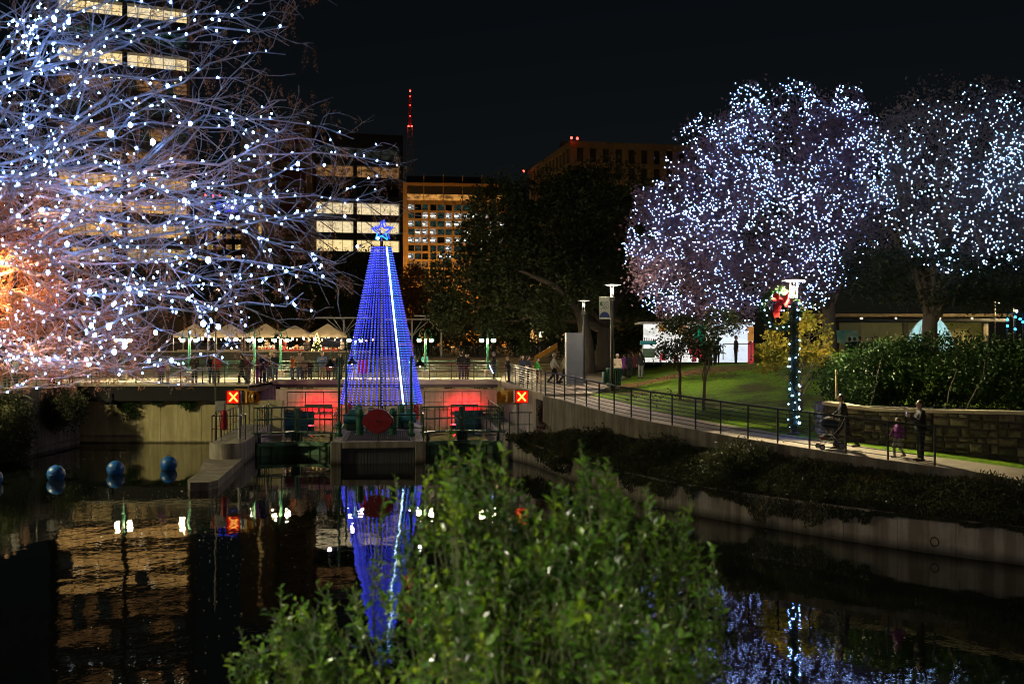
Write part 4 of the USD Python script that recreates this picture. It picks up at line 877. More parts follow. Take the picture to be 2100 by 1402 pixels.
# second office block behind the cone
D2 = 210.0; O = np.array([X(640, D2), D2 - 1.5, 0.0]); e2 = np.array([X(823, D2), D2 + 3, 0.0]); d = (e2 - O); W2 = np.linalg.norm(d); d /= W2; n = np.array([d[1], -d[0], 0])
ob = thing('office_block', 'dark framed office block with three bright floors behind the star', 'building', tuple(O + d * W2 / 2))
part(ob, 'core', fbox(O, d, n, 0, W2, -22, -1.4, 3.9, Z(272, D2)), M['tower_dark'])
for x0, x1 in ((0, .5), (W2 - .6, W2)): part(ob, 'edge_fin', fbox(O, d, n, x0, x1, -1.4, .1, 3.9, Z(272, D2)), M['tower_dark'])
st2 = ['w_grey', 'w_orange_dim', None, 'w_bright2', 'w_bright2', 'w_bright', None]
for k in range(7):
    z1, z0, zn = Z(300 + 38.2 * k, D2), Z(300 + 38.2 * k + 24, D2), Z(300 + 38.2 * (k + 1), D2)
    part(ob, 'spandrel', fbox(O, d, n, .5, W2 - .6, -1.4, 0, zn, z0), M['tower_dark'])
    for b in range(9):
        bw = (W2 - 1.1) / 9; x0, x1 = .5 + b * bw, .5 + (b + 1) * bw
        w_ = part(ob, 'window', pane(O, d, n, x0, x1, -1.35, z0 + .01, z1 - .01), G[st2[k]] if st2[k] else M['dark_glass'])
        part(w_, 'mullion', fbox(O, d, n, x1 - .04, x1 + .04, -.3, -.2, z0, z1), M['mullion'])
    part(ob, 'column', fbox(O, d, n, W2 * .46, W2 * .5, -.7, -.35, z0, z1), M['tower_dark'])
    for b in range(2): 
        p, q = O + d * (W2 * (.1 + .5 * b)) + n * -.9, O + d * (W2 * (.28 + .5 * b)) + n * -.9
        part(ob, 'brace', beam([*p[:2], z1], [*q[:2], z0], .09, 4), M['mullion'])
part(ob, 'parapet', fbox(O, d, n, 0, W2, -1.4, 0, Z(300, D2), Z(272, D2)), M['tower_dark'])
# brick blocks to its left
D3 = 205.0
bb = thing('brick_building', 'dark red brick block left of the office block', 'building', (X(590, D3), D3, 4))
part(bb, 'wall', cbox((X(592, D3), D3 + 9, Z(480, D3)), (X(640, D3) - X(545, D3), 18, 2 * (Z(246, D3) - Z(480, D3))), 0, .05), M['brick_dark'])
for k in range(7): part(bb, 'band', box((X(585, D3), D3 - .04, Z(300 + 38 * k, D3)), (X(632, D3) - X(545, D3), .1, .8)), M['brown_stone'])
part(bb, 'corner_pier', box((X(634, D3), D3 - .1, Z(470, D3)), (1.0, .4, 2 * (Z(246, D3) - Z(470, D3)))), M['brown_stone'])
bt = thing('brown_tower', 'narrow brown tower with slit windows beside the blue sign', 'building', (X(515, 195), 195, 4))
part(bt, 'wall', cbox((X(520, 195), 203, Z(480, 195)), (X(548, 195) - X(494, 195), 15, 2 * (Z(262, 195) - Z(480, 195))), 0, .05), M['brown_stone'])
for k in range(4): part(bt, 'slit_window', box((X(532, 195), 195.46, Z(320 + 48 * k, 195)), (.45, .1, 2.6)), G['w_gold'] if k in (2, 3) else G['w_orange_dim'])
# blue sign on its dark block
D4 = 280.0
sb = thing('sign_building', 'dark block carrying the blue letter sign', 'building', (X(452, D4), D4 + 1, 4))
part(sb, 'wall', cbox((X(448, D4), D4 + 8, Z(520, D4)), (12, 14, 2 * (Z(412, D4) - Z(520, D4))), 0, .05), M['tower_dark'])
for k in range(4):
    for b in range(5): part(sb, 'window', box((X(448, D4) - 4.6 + 2.3 * b, D4 + .97, Z(462 + 22 * k, D4)), (1.4, .1, 1.2)), G['w_orange_dim'] if (k + b) % 3 else G['w_gold'])
sg = thing('sign', 'blue illuminated sign with white letters on the dark block', 'sign', tuple(W(473, 425, D4)))
G['sign_blue'] = glow('sign_blue', (.01, .06, 1.0), .75); G['sign_white'] = glow('sign_white', (1, 1, 1), 1.2)
a_ = -.28; p = W(474, 425, D4 - 1.2)
part(sg, 'panel', cbox(p, (3.7, .3, 2.5), a_, .03), G['sign_blue']); part(sg, 'return_panel', cbox(W(448.5, 424, D4), (.9, .3, 2.4), .4, .03), G['sign_blue'])
tm = meshkit.text_mesh('BBVA', 1.05, .08, True); v = np.array(tm.vertices); v = v - [(v[:, 0].max() + v[:, 0].min()) / 2, (v[:, 1].max() + v[:, 1].min()) / 2, 0]; sc_x = 2.9 / (v[:, 0].max() - v[:, 0].min())
v = np.stack([v[:, 0] * sc_x, -.17 - v[:, 2], v[:, 1]], 1); v = v @ np.array([[math.cos(a_), math.sin(a_), 0], [-math.sin(a_), math.cos(a_), 0], [0, 0, 1]]); part(sg, 'lettering', (v + p, np.array(tm.faces)), G['sign_white'])
# violet lit building
G['violet'] = winmat('window_violet', (.45, .03, .8), .5, .1, furn=(.4, .55))
D5 = 300.0; vb = thing('violet_building', 'small building washed in violet light behind the branches', 'building', (X(410, D5), D5, 4))
part(vb, 'wall', cbox((X(410, D5), D5 + 6, Z(540, D5)), (5.4, 11, 2 * (Z(450, D5) - Z(540, D5))), 0, .05), M['tower_dark'])
for k in range(5):
    for b in range(4): part(vb, 'window', box((X(410, D5) - 1.95 + 1.3 * b, D5 + .46, Z(460 + 13 * k, D5)), (1.0, .1, 1.15)), G['violet'])
for px in (436, 452, 466): solo('beacon', ball(W(px - 15, 398 + (px % 7), 400), .35, 1), G['beacon'], 'tiny red roof beacon above the blue sign' if px == 452 else ('tiny red roof beacon left of the one above the blue sign' if px == 436 else 'tiny red roof beacon right of the one above the blue sign'), 'beacon')
# the long hotel with a grid of rooms
D6 = 420.0; ht = thing('hotel', 'tan high rise with a grid of lit rooms behind the blue cone', 'building', (X(905, D6), D6, 4))
x0, x1 = X(824, D6), X(1040, D6); O = np.array([x0, D6, 0]); d = np.array([1.0, .12, 0]); d /= np.linalg.norm(d); n = np.array([d[1], -d[0], 0]); Wh = x1 - x0
part(ht, 'core', fbox(O, d, n, .1, Wh, -18, -1.2, 3, Z(376, D6)), M['hotel_wall']); part(ht, 'end_pier', fbox(O, d, n, 0, 1.9, -1.2, .1, 3, Z(374, D6)), M['hotel_wall'])
part(ht, 'roof_band', fbox(O, d, n, 1.9, Wh, -1.2, .1, Z(379, D6), Z(374, D6)), M['hotel_wall'])
part(ht, 'penthouse', fbox(O, d, n, 2, Wh * .78, -14, -3, Z(376, D6), Z(358, D6)), M['tower_dark'])
for k in range(4): part(ht, 'penthouse_post', fbox(O, d, n, 8 + 7.2 * k, 8.3 + 7.2 * k, -1.1, -.7, Z(412, D6), Z(356, D6)), M['hotel_wall'])
part(ht, 'upper_band', fbox(O, d, n, 1.9, Wh, -1.19, -1.0, Z(396, D6), Z(380, D6)), M['tower_dark'])
G['terrace'] = winmat('terrace_glow', (1, .45, .10), .8, .1, .35, furn=(.38, .6)); part(ht, 'terrace', fbox(O, d, n, 1.9, Wh, -1.19, -.9, Z(409, D6), Z(397, D6)), G['terrace'])
bay = [1.9, 4.6, 7.3, 10.0, 12.9, 15.9, 18.9, 22.2, 25.5, 28.8, 32, 35.4, 38.6]
for k in range(10):
    za, zb2, zc = Z(418 + 16.8 * k, D6), Z(418 + 16.8 * k + 12.5, D6), Z(418 + 16.8 * (k + 1), D6)
    part(ht, 'floor_band', fbox(O, d, n, 1.9, Wh, -1.2, .05, zc, zb2), M['hotel_wall'])
    for b in range(12):
        r = rb.random(); mk = 'w_white' if r < .38 else 'w_teal' if r < .75 else None
        if k >= 7: mk = 'w_orange_dim' if r < .6 else None
        w_ = part(ht, 'window', pane(O, d, n, bay[b] + .3, bay[b + 1] - .1, -1.15, zb2, za), G[mk] if mk else M['dark_glass'])
        if mk == 'w_white': part(w_, 'lamp', fbox(O, d, n, bay[b] + .5, bay[b + 1] - .5 - rb.random(), -1.0, -.8, zb2 + .9, zb2 + 1.25), G['spot_cool'] if r < .2 else G['spot'])
for b in range(13): part(ht, 'pier', fbox(O, d, n, bay[b] - (.1 if b % 3 else .35), bay[b] + (.2 if b % 3 else .5), -1.2, .0 + (.02 if b % 3 else .04), 3, Z(414, D6)), M['hotel_wall'])
# brown stone block upper right
D7 = 260.0; C7 = np.array([X(1170, D7), D7, 0]); bs = thing('stone_block', 'brown office block with tall slot windows above the dark oaks', 'building', tuple(C7))
zt = Z(289, D7)
far = np.array([X(1083, zt and (zt - H) / (701 - 350) * F), (zt - H) / (701 - 350) * F, 0]); dR = np.array([1, .22, 0.]); dR /= np.linalg.norm(dR); nR = np.array([dR[1], -dR[0], 0]); dL = far - C7; WL = np.linalg.norm(dL); dL /= WL; nL = np.array([dL[1], -dL[0], 0]); nL = -nL if nL[0] > 0 else nL
part(bs, 'wall', prism([C7[:2] + [.3, .6], (C7 + dR * 42)[:2] + [0, .6], (C7 + dR * 42 + [0, 40, 0])[:2], far[:2] + [.5, 0]], 4, zt - .1), M['tower_dark'])
def slots(d, n, Ln, nb, tag_):
    part(bs, 'cornice', fbox(C7, d, n, 0, Ln, -.8, .12, Z(302, D7), zt), M['brown_stone'])
    w = Ln / nb
    for r_, (za, zb2) in enumerate(((Z(302, D7), Z(331, D7)), (Z(340, D7), Z(366, D7)))):
        part(bs, 'band', fbox(C7, d, n, 0, Ln, -.8, .05, Z(340 + 36 * r_, D7), zb2), M['brown_stone'])
        for b in range(nb):
            part(bs, 'pier', fbox(C7, d, n, b * w, b * w + w * .5, -.8, 0, zb2, za), M['brown_stone']); part(bs, 'window', pane(C7, d, n, b * w + w * .5, b * w + w, -.6, zb2, za), M['dark_glass'])
slots(dR, nR, 34.0, 11, 'r'); slots(dL, nL, WL, 13, 'l')
part(bs, 'plant_room', cbox(far * .45 + C7 * .55 + np.array([6, 0, zt + 1.2]), (7, 7, 3.2), 0, .05), M['brown_stone'])
for px, py, D, lab in ((1172, 283, 259, 'red beacon on the roof corner of the brown block'), (1184, 284, 262, 'second red beacon just right of the roof corner'), (1074, 351, 300, 'red beacon at the far left end of the brown block')): solo('beacon', ball(W(px, py, D), .32, 1), G['beacon'], lab, 'beacon')
# radio mast
D8 = 600.0; mt = thing('radio_mast', 'lattice radio mast with red lights above the skyline', 'mast', (X(841, D8), D8, 4))
M['mast_white'] = mat('mast_white', (.6, .55, .55), (.5, .45, .45), .6, 1, 3); M['mast_red'] = mat('mast_red', (.45, .03, .03), (.35, .02, .02), .6, 1, 3)
cx, zz = X(841, D8), [4, Z(318, D8), Z(260, D8), Z(185, D8)]
def lat(z0, z1, r0, r1, nseg, m_, nm):
    ms = []
    for k in range(nseg):
        za, zb2 = z0 + (z1 - z0) * k / nseg, z0 + (z1 - z0) * (k + 1) / nseg; ra, rc = r0 + (r1 - r0) * k / nseg, r0 + (r1 - r0) * (k + 1) / nseg
        q = [(np.array([cx + sx * ra, D8 + sy * ra, za]), np.array([cx + sx * rc, D8 + sy * rc, zb2])) for sx, sy in ((-1, -1), (1, -1), (1, 1), (-1, 1))]
        for i in range(4): ms += [beam(q[i][0], q[i][1], .13, 4), beam(q[i][0], q[(i + 1) % 4][1], .08, 3), beam(q[i][1], q[(i + 1) % 4][1], .08, 3)]
    part(mt, nm, ms, m_)
lat(4, Z(262, D8), 1.9, 1.25, 26, M['mast_white'], 'lower_lattice'); lat(Z(262, D8), Z(196, D8), .7, .55, 8, M['mast_red'], 'upper_lattice')
part(mt, 'platform', box((cx, D8, Z(261, D8)), (3.4, 3.4, .3)), M['mast_red']); part(mt, 'antenna', beam((cx, D8, Z(196, D8)), (cx, D8, Z(183, D8)), .12, 5), M['mast_red'])
for px, py in ((838, 259), (844.5, 259), (841, 187), (841, 198), (841, 216), (841, 238)): part(mt, 'beacon', ball(W(px, py, D8 - 2), .5 if py in (259, 187) else .28, 1), G['beacon'])

# street lamps of the city that light those facades, behind the trees
street = [(12, 225, 11), (-40, 150, 9), (-44, 385, 12), (-62, 148, 9), (-34, 385, 12), (-24, 385, 12), (-12, 388, 12), (24, 232, 11), (40, 235, 11), (2, 262, 11)]
G['sodium'] = glow('lamp_sodium', (1, .50, .13), 6000); G['sodium_dim'] = glow('lamp_sodium_dim', (1, .50, .13), 1500); G['sodium_big'] = glow('lamp_sodium_plaza', (1, .52, .14), 60000)
sl = None
for k, (x, y, h) in enumerate(street):
    if k in (0, 1, 2):
        q_l = thing('street_lamp', 'orange street lamp among the city buildings beyond the trees', 'street lamp', (x, y, 4.1), 0, 'orange street lamps of the city beyond the trees', local=True)
        part(q_l, 'mast', lathe([(.12, 0), (.08, 8.2), (0, 8.25)], 8), M['grey_box']); part(q_l, 'arm', tube([[0, 0, 8.2], [.4, 0, 8.5], [1.0, 0, 8.6]], .05, 5), M['grey_box']); part(q_l, 'hood', cbox((1.2, 0, 8.66), (.7, .3, .12), 0, .03), M['grey_box']); part(q_l, 'lens', ball((1.2, 0, 8.55), (.3, .16, .1), 1), G[('sodium', 'sodium_dim', 'sodium_big')[k]])
        if k == 0: sl = q_l
        if k == 1: sl_dim = q_l
        if k == 2: sl_big = q_l
    elif y < 200: dup(sl_dim, 'street_lamp', 'orange street lamp among the city buildings beyond the trees', 'street lamp', (x, y, 4.1), k * 1.3, 'orange street lamps of the city beyond the trees')
    else: dup(sl_big if y > 300 else sl, 'street_lamp', 'orange street lamp among the city buildings beyond the trees', 'street lamp', (x, y, 4.1), k * 1.3, 'orange street lamps of the city beyond the trees')

# ================================================================== FAR BANK: terraces, market, canopy
M['terrace'] = mat('terrace_stone', (.20, .15, .085), (.13, .095, .055), .85, 2, 6, .01, 16)
ts = thing('terrace_steps', 'broad stone terrace steps on the far bank behind the bridge', 'steps', (-6, 95, DECK))
for k in range(5):
    y0 = 93.7 + 1.5 * k; zc = DECK + .02 + .2 * (k + 1)
    for a, b in zip(np.linspace(-11.5, 4.5, 8)[:-1], np.linspace(-11.5, 4.5, 8)[1:]): part(ts, 'step', cbox(((a + b) / 2, y0 + .74, zc - .3), (b - a - .012, 1.48, .6), 0, .02), M['terrace'])
M['market_wall'] = mat('market_wall', (.09, .085, .065), (.05, .048, .04), .9, 2, 6, .01, 14)
mw = thing('terrace_wall', 'long stone wall below the market tents', 'wall', (-28, 97, DECK))
for a, b in zip(np.linspace(-46, -12, 15)[:-1], np.linspace(-46, -12, 15)[1:]):
    part(mw, 'panel', cbox(((a + b) / 2, 97.2, 4.1), (b - a - .014, .5, 1.7), 0, .02), M['market_wall']); part(mw, 'coping_stone', cbox(((a + b) / 2, 97.2, 4.98), (b - a - .014, .6, .1), 0, .02), M['coping'])
    part(mw, 'bench_step', cbox(((a + b) / 2, 96.3, 3.65), (b - a - .014, 1.2, .6), 0, .02), M['market_wall'])
solo('market_plaza', prism([[-120, 97.4], [-12, 97.4], [-12, 101.4], [4.6, 101.4], [4.6, 103], [-12, 125], [-120, 125]], 3.6, 4.32), M['paving'], kind='structure')
railing('railing', 'dark picket railing on the market wall in front of the tents', row((-40, 97.35, 5.02), (-12.5, 97.35, 5.02), 20), .55, 3, M['rail_steel'], rp=.025)
fr = thing('fence', 'dark picket fence behind the terrace steps', 'fence', (-4, 101.7, 4.4))
for k in range(70): part(fr, 'picket', beam((-11.5 + .22 * k, 101.7, 4.4), (-11.5 + .22 * k, 101.7, 5.5), .018, 4), M['rail_steel'])
for z in (4.55, 5.45): part(fr, 'rail', beam((-11.5, 101.7, z), (3.7, 101.7, z), .025, 4), M['rail_steel'])
tent_lab = {545: 'white peaked market tent, leftmost of the clear three', 605: 'white peaked market tent in the middle of the three', 672: 'white peaked market tent with a dark blue back, nearest the cone', 470: 'white peaked market tent mostly hidden by the branches, second from the left', 400: 'white peaked market tent behind the branches, leftmost'}
for px, lab in tent_lab.items():
    tn = {545: 'leftmost clear tent', 605: 'middle tent', 672: 'blue backed tent', 470: 'half hidden tent', 400: 'leftmost tent'}[px]
    D = 101.5; c = np.array([X(px, D), D, 4.34]); t = thing('market_tent', lab, 'tent', tuple(c), group='market tents'); hw = 1.5; e0, e1, pk = Z(692, D), Z(686, D), Z(664 if px != 605 else 667, D)
    for sx in (-1, 1):
        for sy in (-1, 1): part(t, 'leg', beam(c + [sx * hw, sy * hw, 0], [c[0] + sx * hw, c[1] + sy * hw, e1], .03, 5), M['white_metal'])
    lev = [(1.0, e1), (.66, e1 + (pk - e1) * .30), (.34, e1 + (pk - e1) * .66), (.1, pk - .06), (.02, pk)]
    P = np.array([[[c[0] + sx * hw * s, c[1] + sy * hw * s, z] for sx, sy in ((-1, -1), (1, -1), (1, 1), (-1, 1), (-1, -1))] for s, z in lev]); v, f = grid(P); part(t, 'canopy', join([(v, f), (v - [0, 0, .02], f[:, ::-1])]), M['canvas'])
    for sx, sy, wx, wy in ((0, -1, 1, 0), (0, 1, 1, 0), (-1, 0, 0, 1), (1, 0, 0, 1)): part(t, 'valance', box((c[0] + sx * hw, c[1] + sy * hw, (e0 + e1) / 2), (2 * hw * wx + .02, 2 * hw * wy + .02, e1 - e0)), M['canvas'])
    if px == 672: part(t, 'side_wall', box((c[0] + .25, c[1] + hw - .05, (4.4 + e0) / 2 + .3), (2.2, .03, e0 - 5.0)), M['canvas_blue']); part(t, 'front_banner', box((c[0] + .35, c[1] - hw + .05, e0 - .45), (2.0, .03, .8)), M['canvas_blue'])
    ltp = thing('market_table', 'market table with goods below the ' + lab.split(',')[0].replace('white peaked market ', '') + {545: ' left of the middle', 605: ' in the middle', 672: ' nearest the cone', 470: ', half hidden', 400: ', farthest left'}[px], 'table', (c[0], c[1] - .9, 4.34))
    part(ltp, 'table_top', cbox((c[0], c[1] - .9, 5.1), (2.4, .7, .05), 0, .01), M['white_paint']); part(ltp, 'cloth', box((c[0], c[1] - 1.26, 4.75), (2.4, .02, .7)), M['red_cloth'] if px in (605, 672) else M['canvas'])
    for sx in (-1, 1): part(ltp, 'trestle', box((c[0] + sx * 1.0, c[1] - .9, 4.7), (.06, .6, .74)), M['steel_dark'])
    gl = M.setdefault('goods_a', mat('goods_a', (.6, .3, .14), (.4, .12, .06), .6, 9, 2)); gl2 = M.setdefault('goods_b', mat('goods_b', (.65, .62, .5), (.3, .3, .34), .6, 9, 2)); gl3 = M.setdefault('goods_c', mat('goods_c', (.5, .04, .03), (.3, .02, .02), .6, 9, 2))
    for k in range(14 if px > 500 else 0):
        s = rb.uniform(.08, .2, 3); x = c[0] + rb.uniform(-1.1, 1.1)
        solo('market_goods', cbox((x, c[1] - .9 + rb.uniform(-.25, .25), 5.125 + s[2]), (s[0] * 1.5, s[1] * 1.5, s[2] * 2), rb.uniform(0, 3), .02), [gl, gl2, gl3, gl2][k % 4], ['tan', 'pale', 'red', 'pale'][k % 4] + ' boxed goods on the market table under the ' + tn, 'goods', ['tan', 'pale', 'red', 'pale'][k % 4] + ' goods under the ' + tn)
    # lamps hanging under the tent
    for k in range(3): part(t, 'tent_lamp', ball((c[0] - 1 + k, c[1] - 1.2, e0 - .12), .085, 1), G['tent'] if 'tent' in G else G.setdefault('tent', glow('lamp_tent', (1, .70, .38), 330)))
ol = thing('light_tree', 'small conical tree of warm lights beside the blue backed tent', 'christmas tree', (X(650, 99.5), 99.5, 4.34))
P = []; 
for k in range(110): h = rb.random() ** 1.3; a = rb.uniform(0, 6.28); P.append([X(650, 99.5) + .6 * (1 - h) * math.cos(a), 99.5 + .6 * (1 - h) * math.sin(a), 4.7 + 2.0 * h])
G['gold'] = glow('bulb_gold', (1, .62, .2), 9); part(ol, 'bulbs', octs(P, .04), G['gold'], kind='stuff'); part(ol, 'stem', lathe([(.5, 4.5), (.03, 6.7), (0, 6.72)], 8, (X(650, 99.5), 99.5, 0)), M['garland'])
# string of bulbs across the tents
sb_ = thing('light_string', 'sagging string of warm round bulbs in front of the market tents', 'light string', (-20, 99, 6.4))
P = []
for k in range(7):
    xa, xb = -27 + 2.2 * k, -27 + 2.2 * (k + 1)
    for j in range(4): q = j / 4; P.append([xa + (xb - xa) * q, 99.2, 6.25 - .28 * math.sin(math.pi * q)])
P = np.array(P); part(sb_, 'wire', tube(P, .012, 4), M['black_iron'])
for p in P: part(sb_, 'bulb', ball(p - [0, 0, .07], .06, 1), G['bulb_amber'])
# steel shade canopies behind the tents
for px, py, lab in ((705, 652, 'flat steel shade canopy left of the cone'), (845, 655, 'flat steel shade canopy right of the cone'), (905, 648, 'flat steel shade canopy farther right, under the oak')):
    D = 112.0; c = W(px, py, D); t = thing('shade_canopy', lab, 'canopy', (c[0], c[1], 4.3))
    part(t, 'post', beam((c[0], D, 4.3), (c[0], D, c[2] - .1), .09, 8), M['white_metal']); part(t, 'roof', cbox((c[0], D, c[2]), (5.2, 2.6, .12), 0, .03), M['white_metal'])
    for s in (-1, 1):
        for r in (1.0, 1.7): part(t, 'bracket', tube([[c[0], D, c[2] - 1.7], [c[0] + s * r * .35, D, c[2] - 1.0], [c[0] + s * r, D, c[2] - .08]], .04, 5), M['white_metal'])
# stair rail lit yellow beyond the bridge end
st_ = thing('staircase', 'yellow lit stair flank rising to the right beyond the bridge end', 'stairs', (X(1125, 96), 96, DECK))
p, q = W(1097, 741, 96), W(1143, 713, 97.5); nrm = np.array([0, .9, 0])
part(st_, 'flank', (np.array([p, q, q + [0, 0, .45], p + [0, 0, .45], p + nrm, q + nrm, q + nrm + [0, 0, .45], p + nrm + [0, 0, .45]]), BOXF), M['yellow_paint'])
for k in range(9):
    s_ = p + (q - p) * (k + .5) / 9 + [0, 1.0, -.1]; part(st_, 'tread', cbox(s_, (.32, 1.6, .2), 0, .01), M['terrace'])
part(st_, 'handrail', beam(p + [0, .9, 1.0], q + [0, .9, 1.0], .025, 5), M['rail_steel'])

# white lit pavilions behind the lawn, and the low beige hall with its dome tent
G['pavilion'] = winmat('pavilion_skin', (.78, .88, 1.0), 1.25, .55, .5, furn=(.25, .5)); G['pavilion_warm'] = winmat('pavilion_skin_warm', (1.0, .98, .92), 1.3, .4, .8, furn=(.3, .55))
D = 78.0
pv = thing('pavilion', 'glowing white pavilion with a blank wall behind the lawn', 'pavilion', (X(1500, D), D, 4.5))
part(pv, 'front_wall', cbox((X(1500, D), D, (4.4 + Z(666, D)) / 2), (X(1543, D) - X(1455, D), .12, Z(666, D) - 4.4), 0, .02), G['pavilion']); part(pv, 'roof', cbox((X(1500, D), D + 2, Z(665, D) + .06), (X(1546, D) - X(1452, D), 4.2, .14), 0, .03), M['white_metal'])
M['mural_red'] = mat('mural_red', (.75, .10, .09), (.8, .35, .1), .6, 1.4, 3); M['mural_green'] = mat('mural_green', (.02, .42, .22), (.02, .25, .4), .6, 1.2, 3)
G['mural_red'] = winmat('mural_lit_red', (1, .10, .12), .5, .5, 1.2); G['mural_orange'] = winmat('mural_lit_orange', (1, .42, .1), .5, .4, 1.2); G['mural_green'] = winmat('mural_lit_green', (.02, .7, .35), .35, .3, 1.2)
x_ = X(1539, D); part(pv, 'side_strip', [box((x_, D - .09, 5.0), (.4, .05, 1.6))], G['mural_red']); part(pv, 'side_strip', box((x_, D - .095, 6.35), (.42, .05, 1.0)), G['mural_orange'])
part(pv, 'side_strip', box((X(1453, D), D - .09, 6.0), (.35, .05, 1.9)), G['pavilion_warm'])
pv2 = thing('pavilion', 'glowing white pavilion with coloured panels behind the young trees', 'pavilion', (X(1380, D), D + 1, 4.5))
part(pv2, 'front_wall', cbox((X(1376, D + 1), D + 1.0, (4.4 + Z(664, D)) / 2), (X(1432, D) - X(1318, D), .12, Z(664, D) - 4.4), -.05, .02), G['pavilion_warm']); part(pv2, 'roof', cbox((X(1376, D), D + 3, Z(663, D) + .06), (X(1436, D) - X(1314, D), 4.2, .14), -.05, .03), M['white_metal'])
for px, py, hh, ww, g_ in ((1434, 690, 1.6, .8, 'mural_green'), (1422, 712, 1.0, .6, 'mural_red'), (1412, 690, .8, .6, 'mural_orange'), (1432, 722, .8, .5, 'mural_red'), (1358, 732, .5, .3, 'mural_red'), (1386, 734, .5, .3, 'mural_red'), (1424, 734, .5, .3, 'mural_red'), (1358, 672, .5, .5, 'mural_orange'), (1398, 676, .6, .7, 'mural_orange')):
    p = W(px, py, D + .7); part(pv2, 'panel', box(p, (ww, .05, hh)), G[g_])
for k in range(6): part(pv2, 'vent_slot', box(W(1322 + 4.5 * k, 697 + .6 * k, D + .85), (.06, .04, .35)), M['mullion'])
t = thing('stall', 'low green stall counter at the left of the white pavilions', 'stall', tuple(W(1328, 733, 76))); c = W(1328, 733, 76); part(t, 'counter', cbox(c + [0, 0, .3], (.9, .6, .6), 0, .03), M['post_green']); part(t, 'awning', box(c + [0, -.2, 1.0], (1.0, .7, .25)), G['mural_green'] if False else M['mural_green']); part(t, 'leg', beam(c + [-.4, -.4, .0], c + [-.4, -.4, 1.0], .03, 5), M['white_metal'])
railing('railing', 'thin black barrier in front of the blank white pavilion', row((X(1483, 76), 76, CREST - .1), (X(1540, 76), 76, CREST - .1), 3), 1.05, 0, M['black_iron'], rp=.03)
D = 100.0; hl = thing('hall', 'long low beige hall with a flat dark roof beyond the hedge', 'building', (X(1830, D), D, 4.4))
G['beige'] = winmat('beige_lit', (.80, .62, .30), .5, .55, .4, furn=(.2, .5)); M['hall_wall'] = mat('hall_wall', (.55, .45, .24), (.45, .36, .19), .85, 1, 4)
for a, b in zip(np.linspace(X(1722, D), X(2012, D), 8)[:-1], np.linspace(X(1722, D), X(2012, D), 8)[1:]): part(hl, 'wall_panel', cbox(((a + b) / 2, D, 5.9), (b - a - .02, .3, 3.2), 0, .02), M['hall_wall'])
part(hl, 'roof_edge', cbox((X(1880, D), D + 2, Z(657, D)), (X(2060, D) - X(1700, D), 6, .3), 0, .04), M['tower_dark']); part(hl, 'back_roof', cbox((X(1900, D), D + 8, Z(644, D)), (19, 8, .3), 0, .04), M['brown_stone'])
for px in (1852, 2014): part(hl, 'column', cbox((X(px, D), D - .6, 6.0), (.45, .4, 3.6), 0, .03), M['concrete'])
for px, lab in ((1760, 'a'), (1830, 'b'), (1985, 'c'), (1920, 'd')): part(hl, 'wall_lamp', ball((X(px, D), D - .9, Z(655, D)), .1, 1), G['hallamp'] if 'hallamp' in G else G.setdefault('hallamp', glow('lamp_hall', (1, .72, .34), 1500)))
part(hl, 'teal_board', box(W(1737, 690, D - .3), (2.0, .06, 1.1)), M['board_teal'] if 'board_teal' in M else M.setdefault('board_teal', mat('board_teal', (.10, .45, .42), (.5, .6, .5), .6, 2, 2)))
D = 92.0; c = np.array([X(1908, D), D, 4.4]); dt = thing('dome_tent', 'pale translucent dome tent behind the hedge', 'tent', tuple(c)); R_ = 1.95
M['dome_skin'] = usdkit.material(stage, '/World/Looks/dome_skin', {'p': ('principled_bsdf', {'base_color': (.6, .75, .75), 'roughness': .3}), 't': ('translucent_bsdf', {'color': (.6, .8, .8)}), 'x': ('mix_closure', {'fac': .6})}, [('p.BSDF', 'x.closure1'), ('t.BSDF', 'x.closure2')], surface='x.closure')
for k in range(10):
    a0, a1 = 2 * math.pi * k / 10, 2 * math.pi * (k + 1) / 10
    Pg = np.array([[[c[0] + R_ * math.cos(e) * math.cos(a), c[1] + R_ * math.cos(e) * math.sin(a), c[2] + 3.45 * math.sin(e)] for e in np.linspace(0, 1.55, 8)] for a in np.linspace(a0, a1, 4)]); part(dt, 'skin_panel', grid(Pg), M['dome_skin'], smooth=True)
    part(dt, 'rib', tube(Pg[0] * 1.0, .03, 5), M['white_metal'])
part(dt, 'inner_lamp', ball(c + [0, 0, 1.9], .16, 1), G['hallcool'] if 'hallcool' in G else G.setdefault('hallcool', glow('lamp_dome', (.75, .95, 1), 110)))
for px, py, D, lab, c_ in ((1707, 635, 70, 'small orange lamp in the trees above the yellow bush', 'bulb_amber'), (1925, 643, 95, 'small warm lamp over the dome tent', 'bulb_amber'), (2046, 621, 98, 'small white lamp far right above the hall', 'hallamp'), (2084, 638, 98, 'small warm lamp at the far right edge', 'hallamp')):
    t = thing('lamp', lab, 'lamp', tuple(W(px, py, D))); part(t, 'bulb', ball(W(px, py, D), .12, 1), G[c_]); part(t, 'bracket', beam(W(px, py, D) + [0, .1, .1], W(px, py, D) + [0, .5, .25], .03, 5), M['black_iron']); part(t, 'pole', beam(W(px, py, D) + [0, .5, .3], [X(px, D), D + .5, 4.3], .05, 6), M['black_iron'])
D = 90.0; t = thing('stage_truss', 'blue lit stage truss at the far right', 'truss', (X(2088, D), D, 4.4)); G['stage_blue'] = glow('stage_blue', (.02, .35, 1), 14)
for px in (2066, 2082, 2098): part(t, 'tower', beam((X(px, D), D, 4.3), (X(px, D), D, Z(640, D)), .06, 5), M['steel_dark'])
for px, py in ((2066, 655), (2066, 668), (2082, 650), (2082, 675), (2098, 660), (2092, 654)): part(t, 'lamp', ball(W(px, py, D - .2), .1, 1), G['stage_blue'])
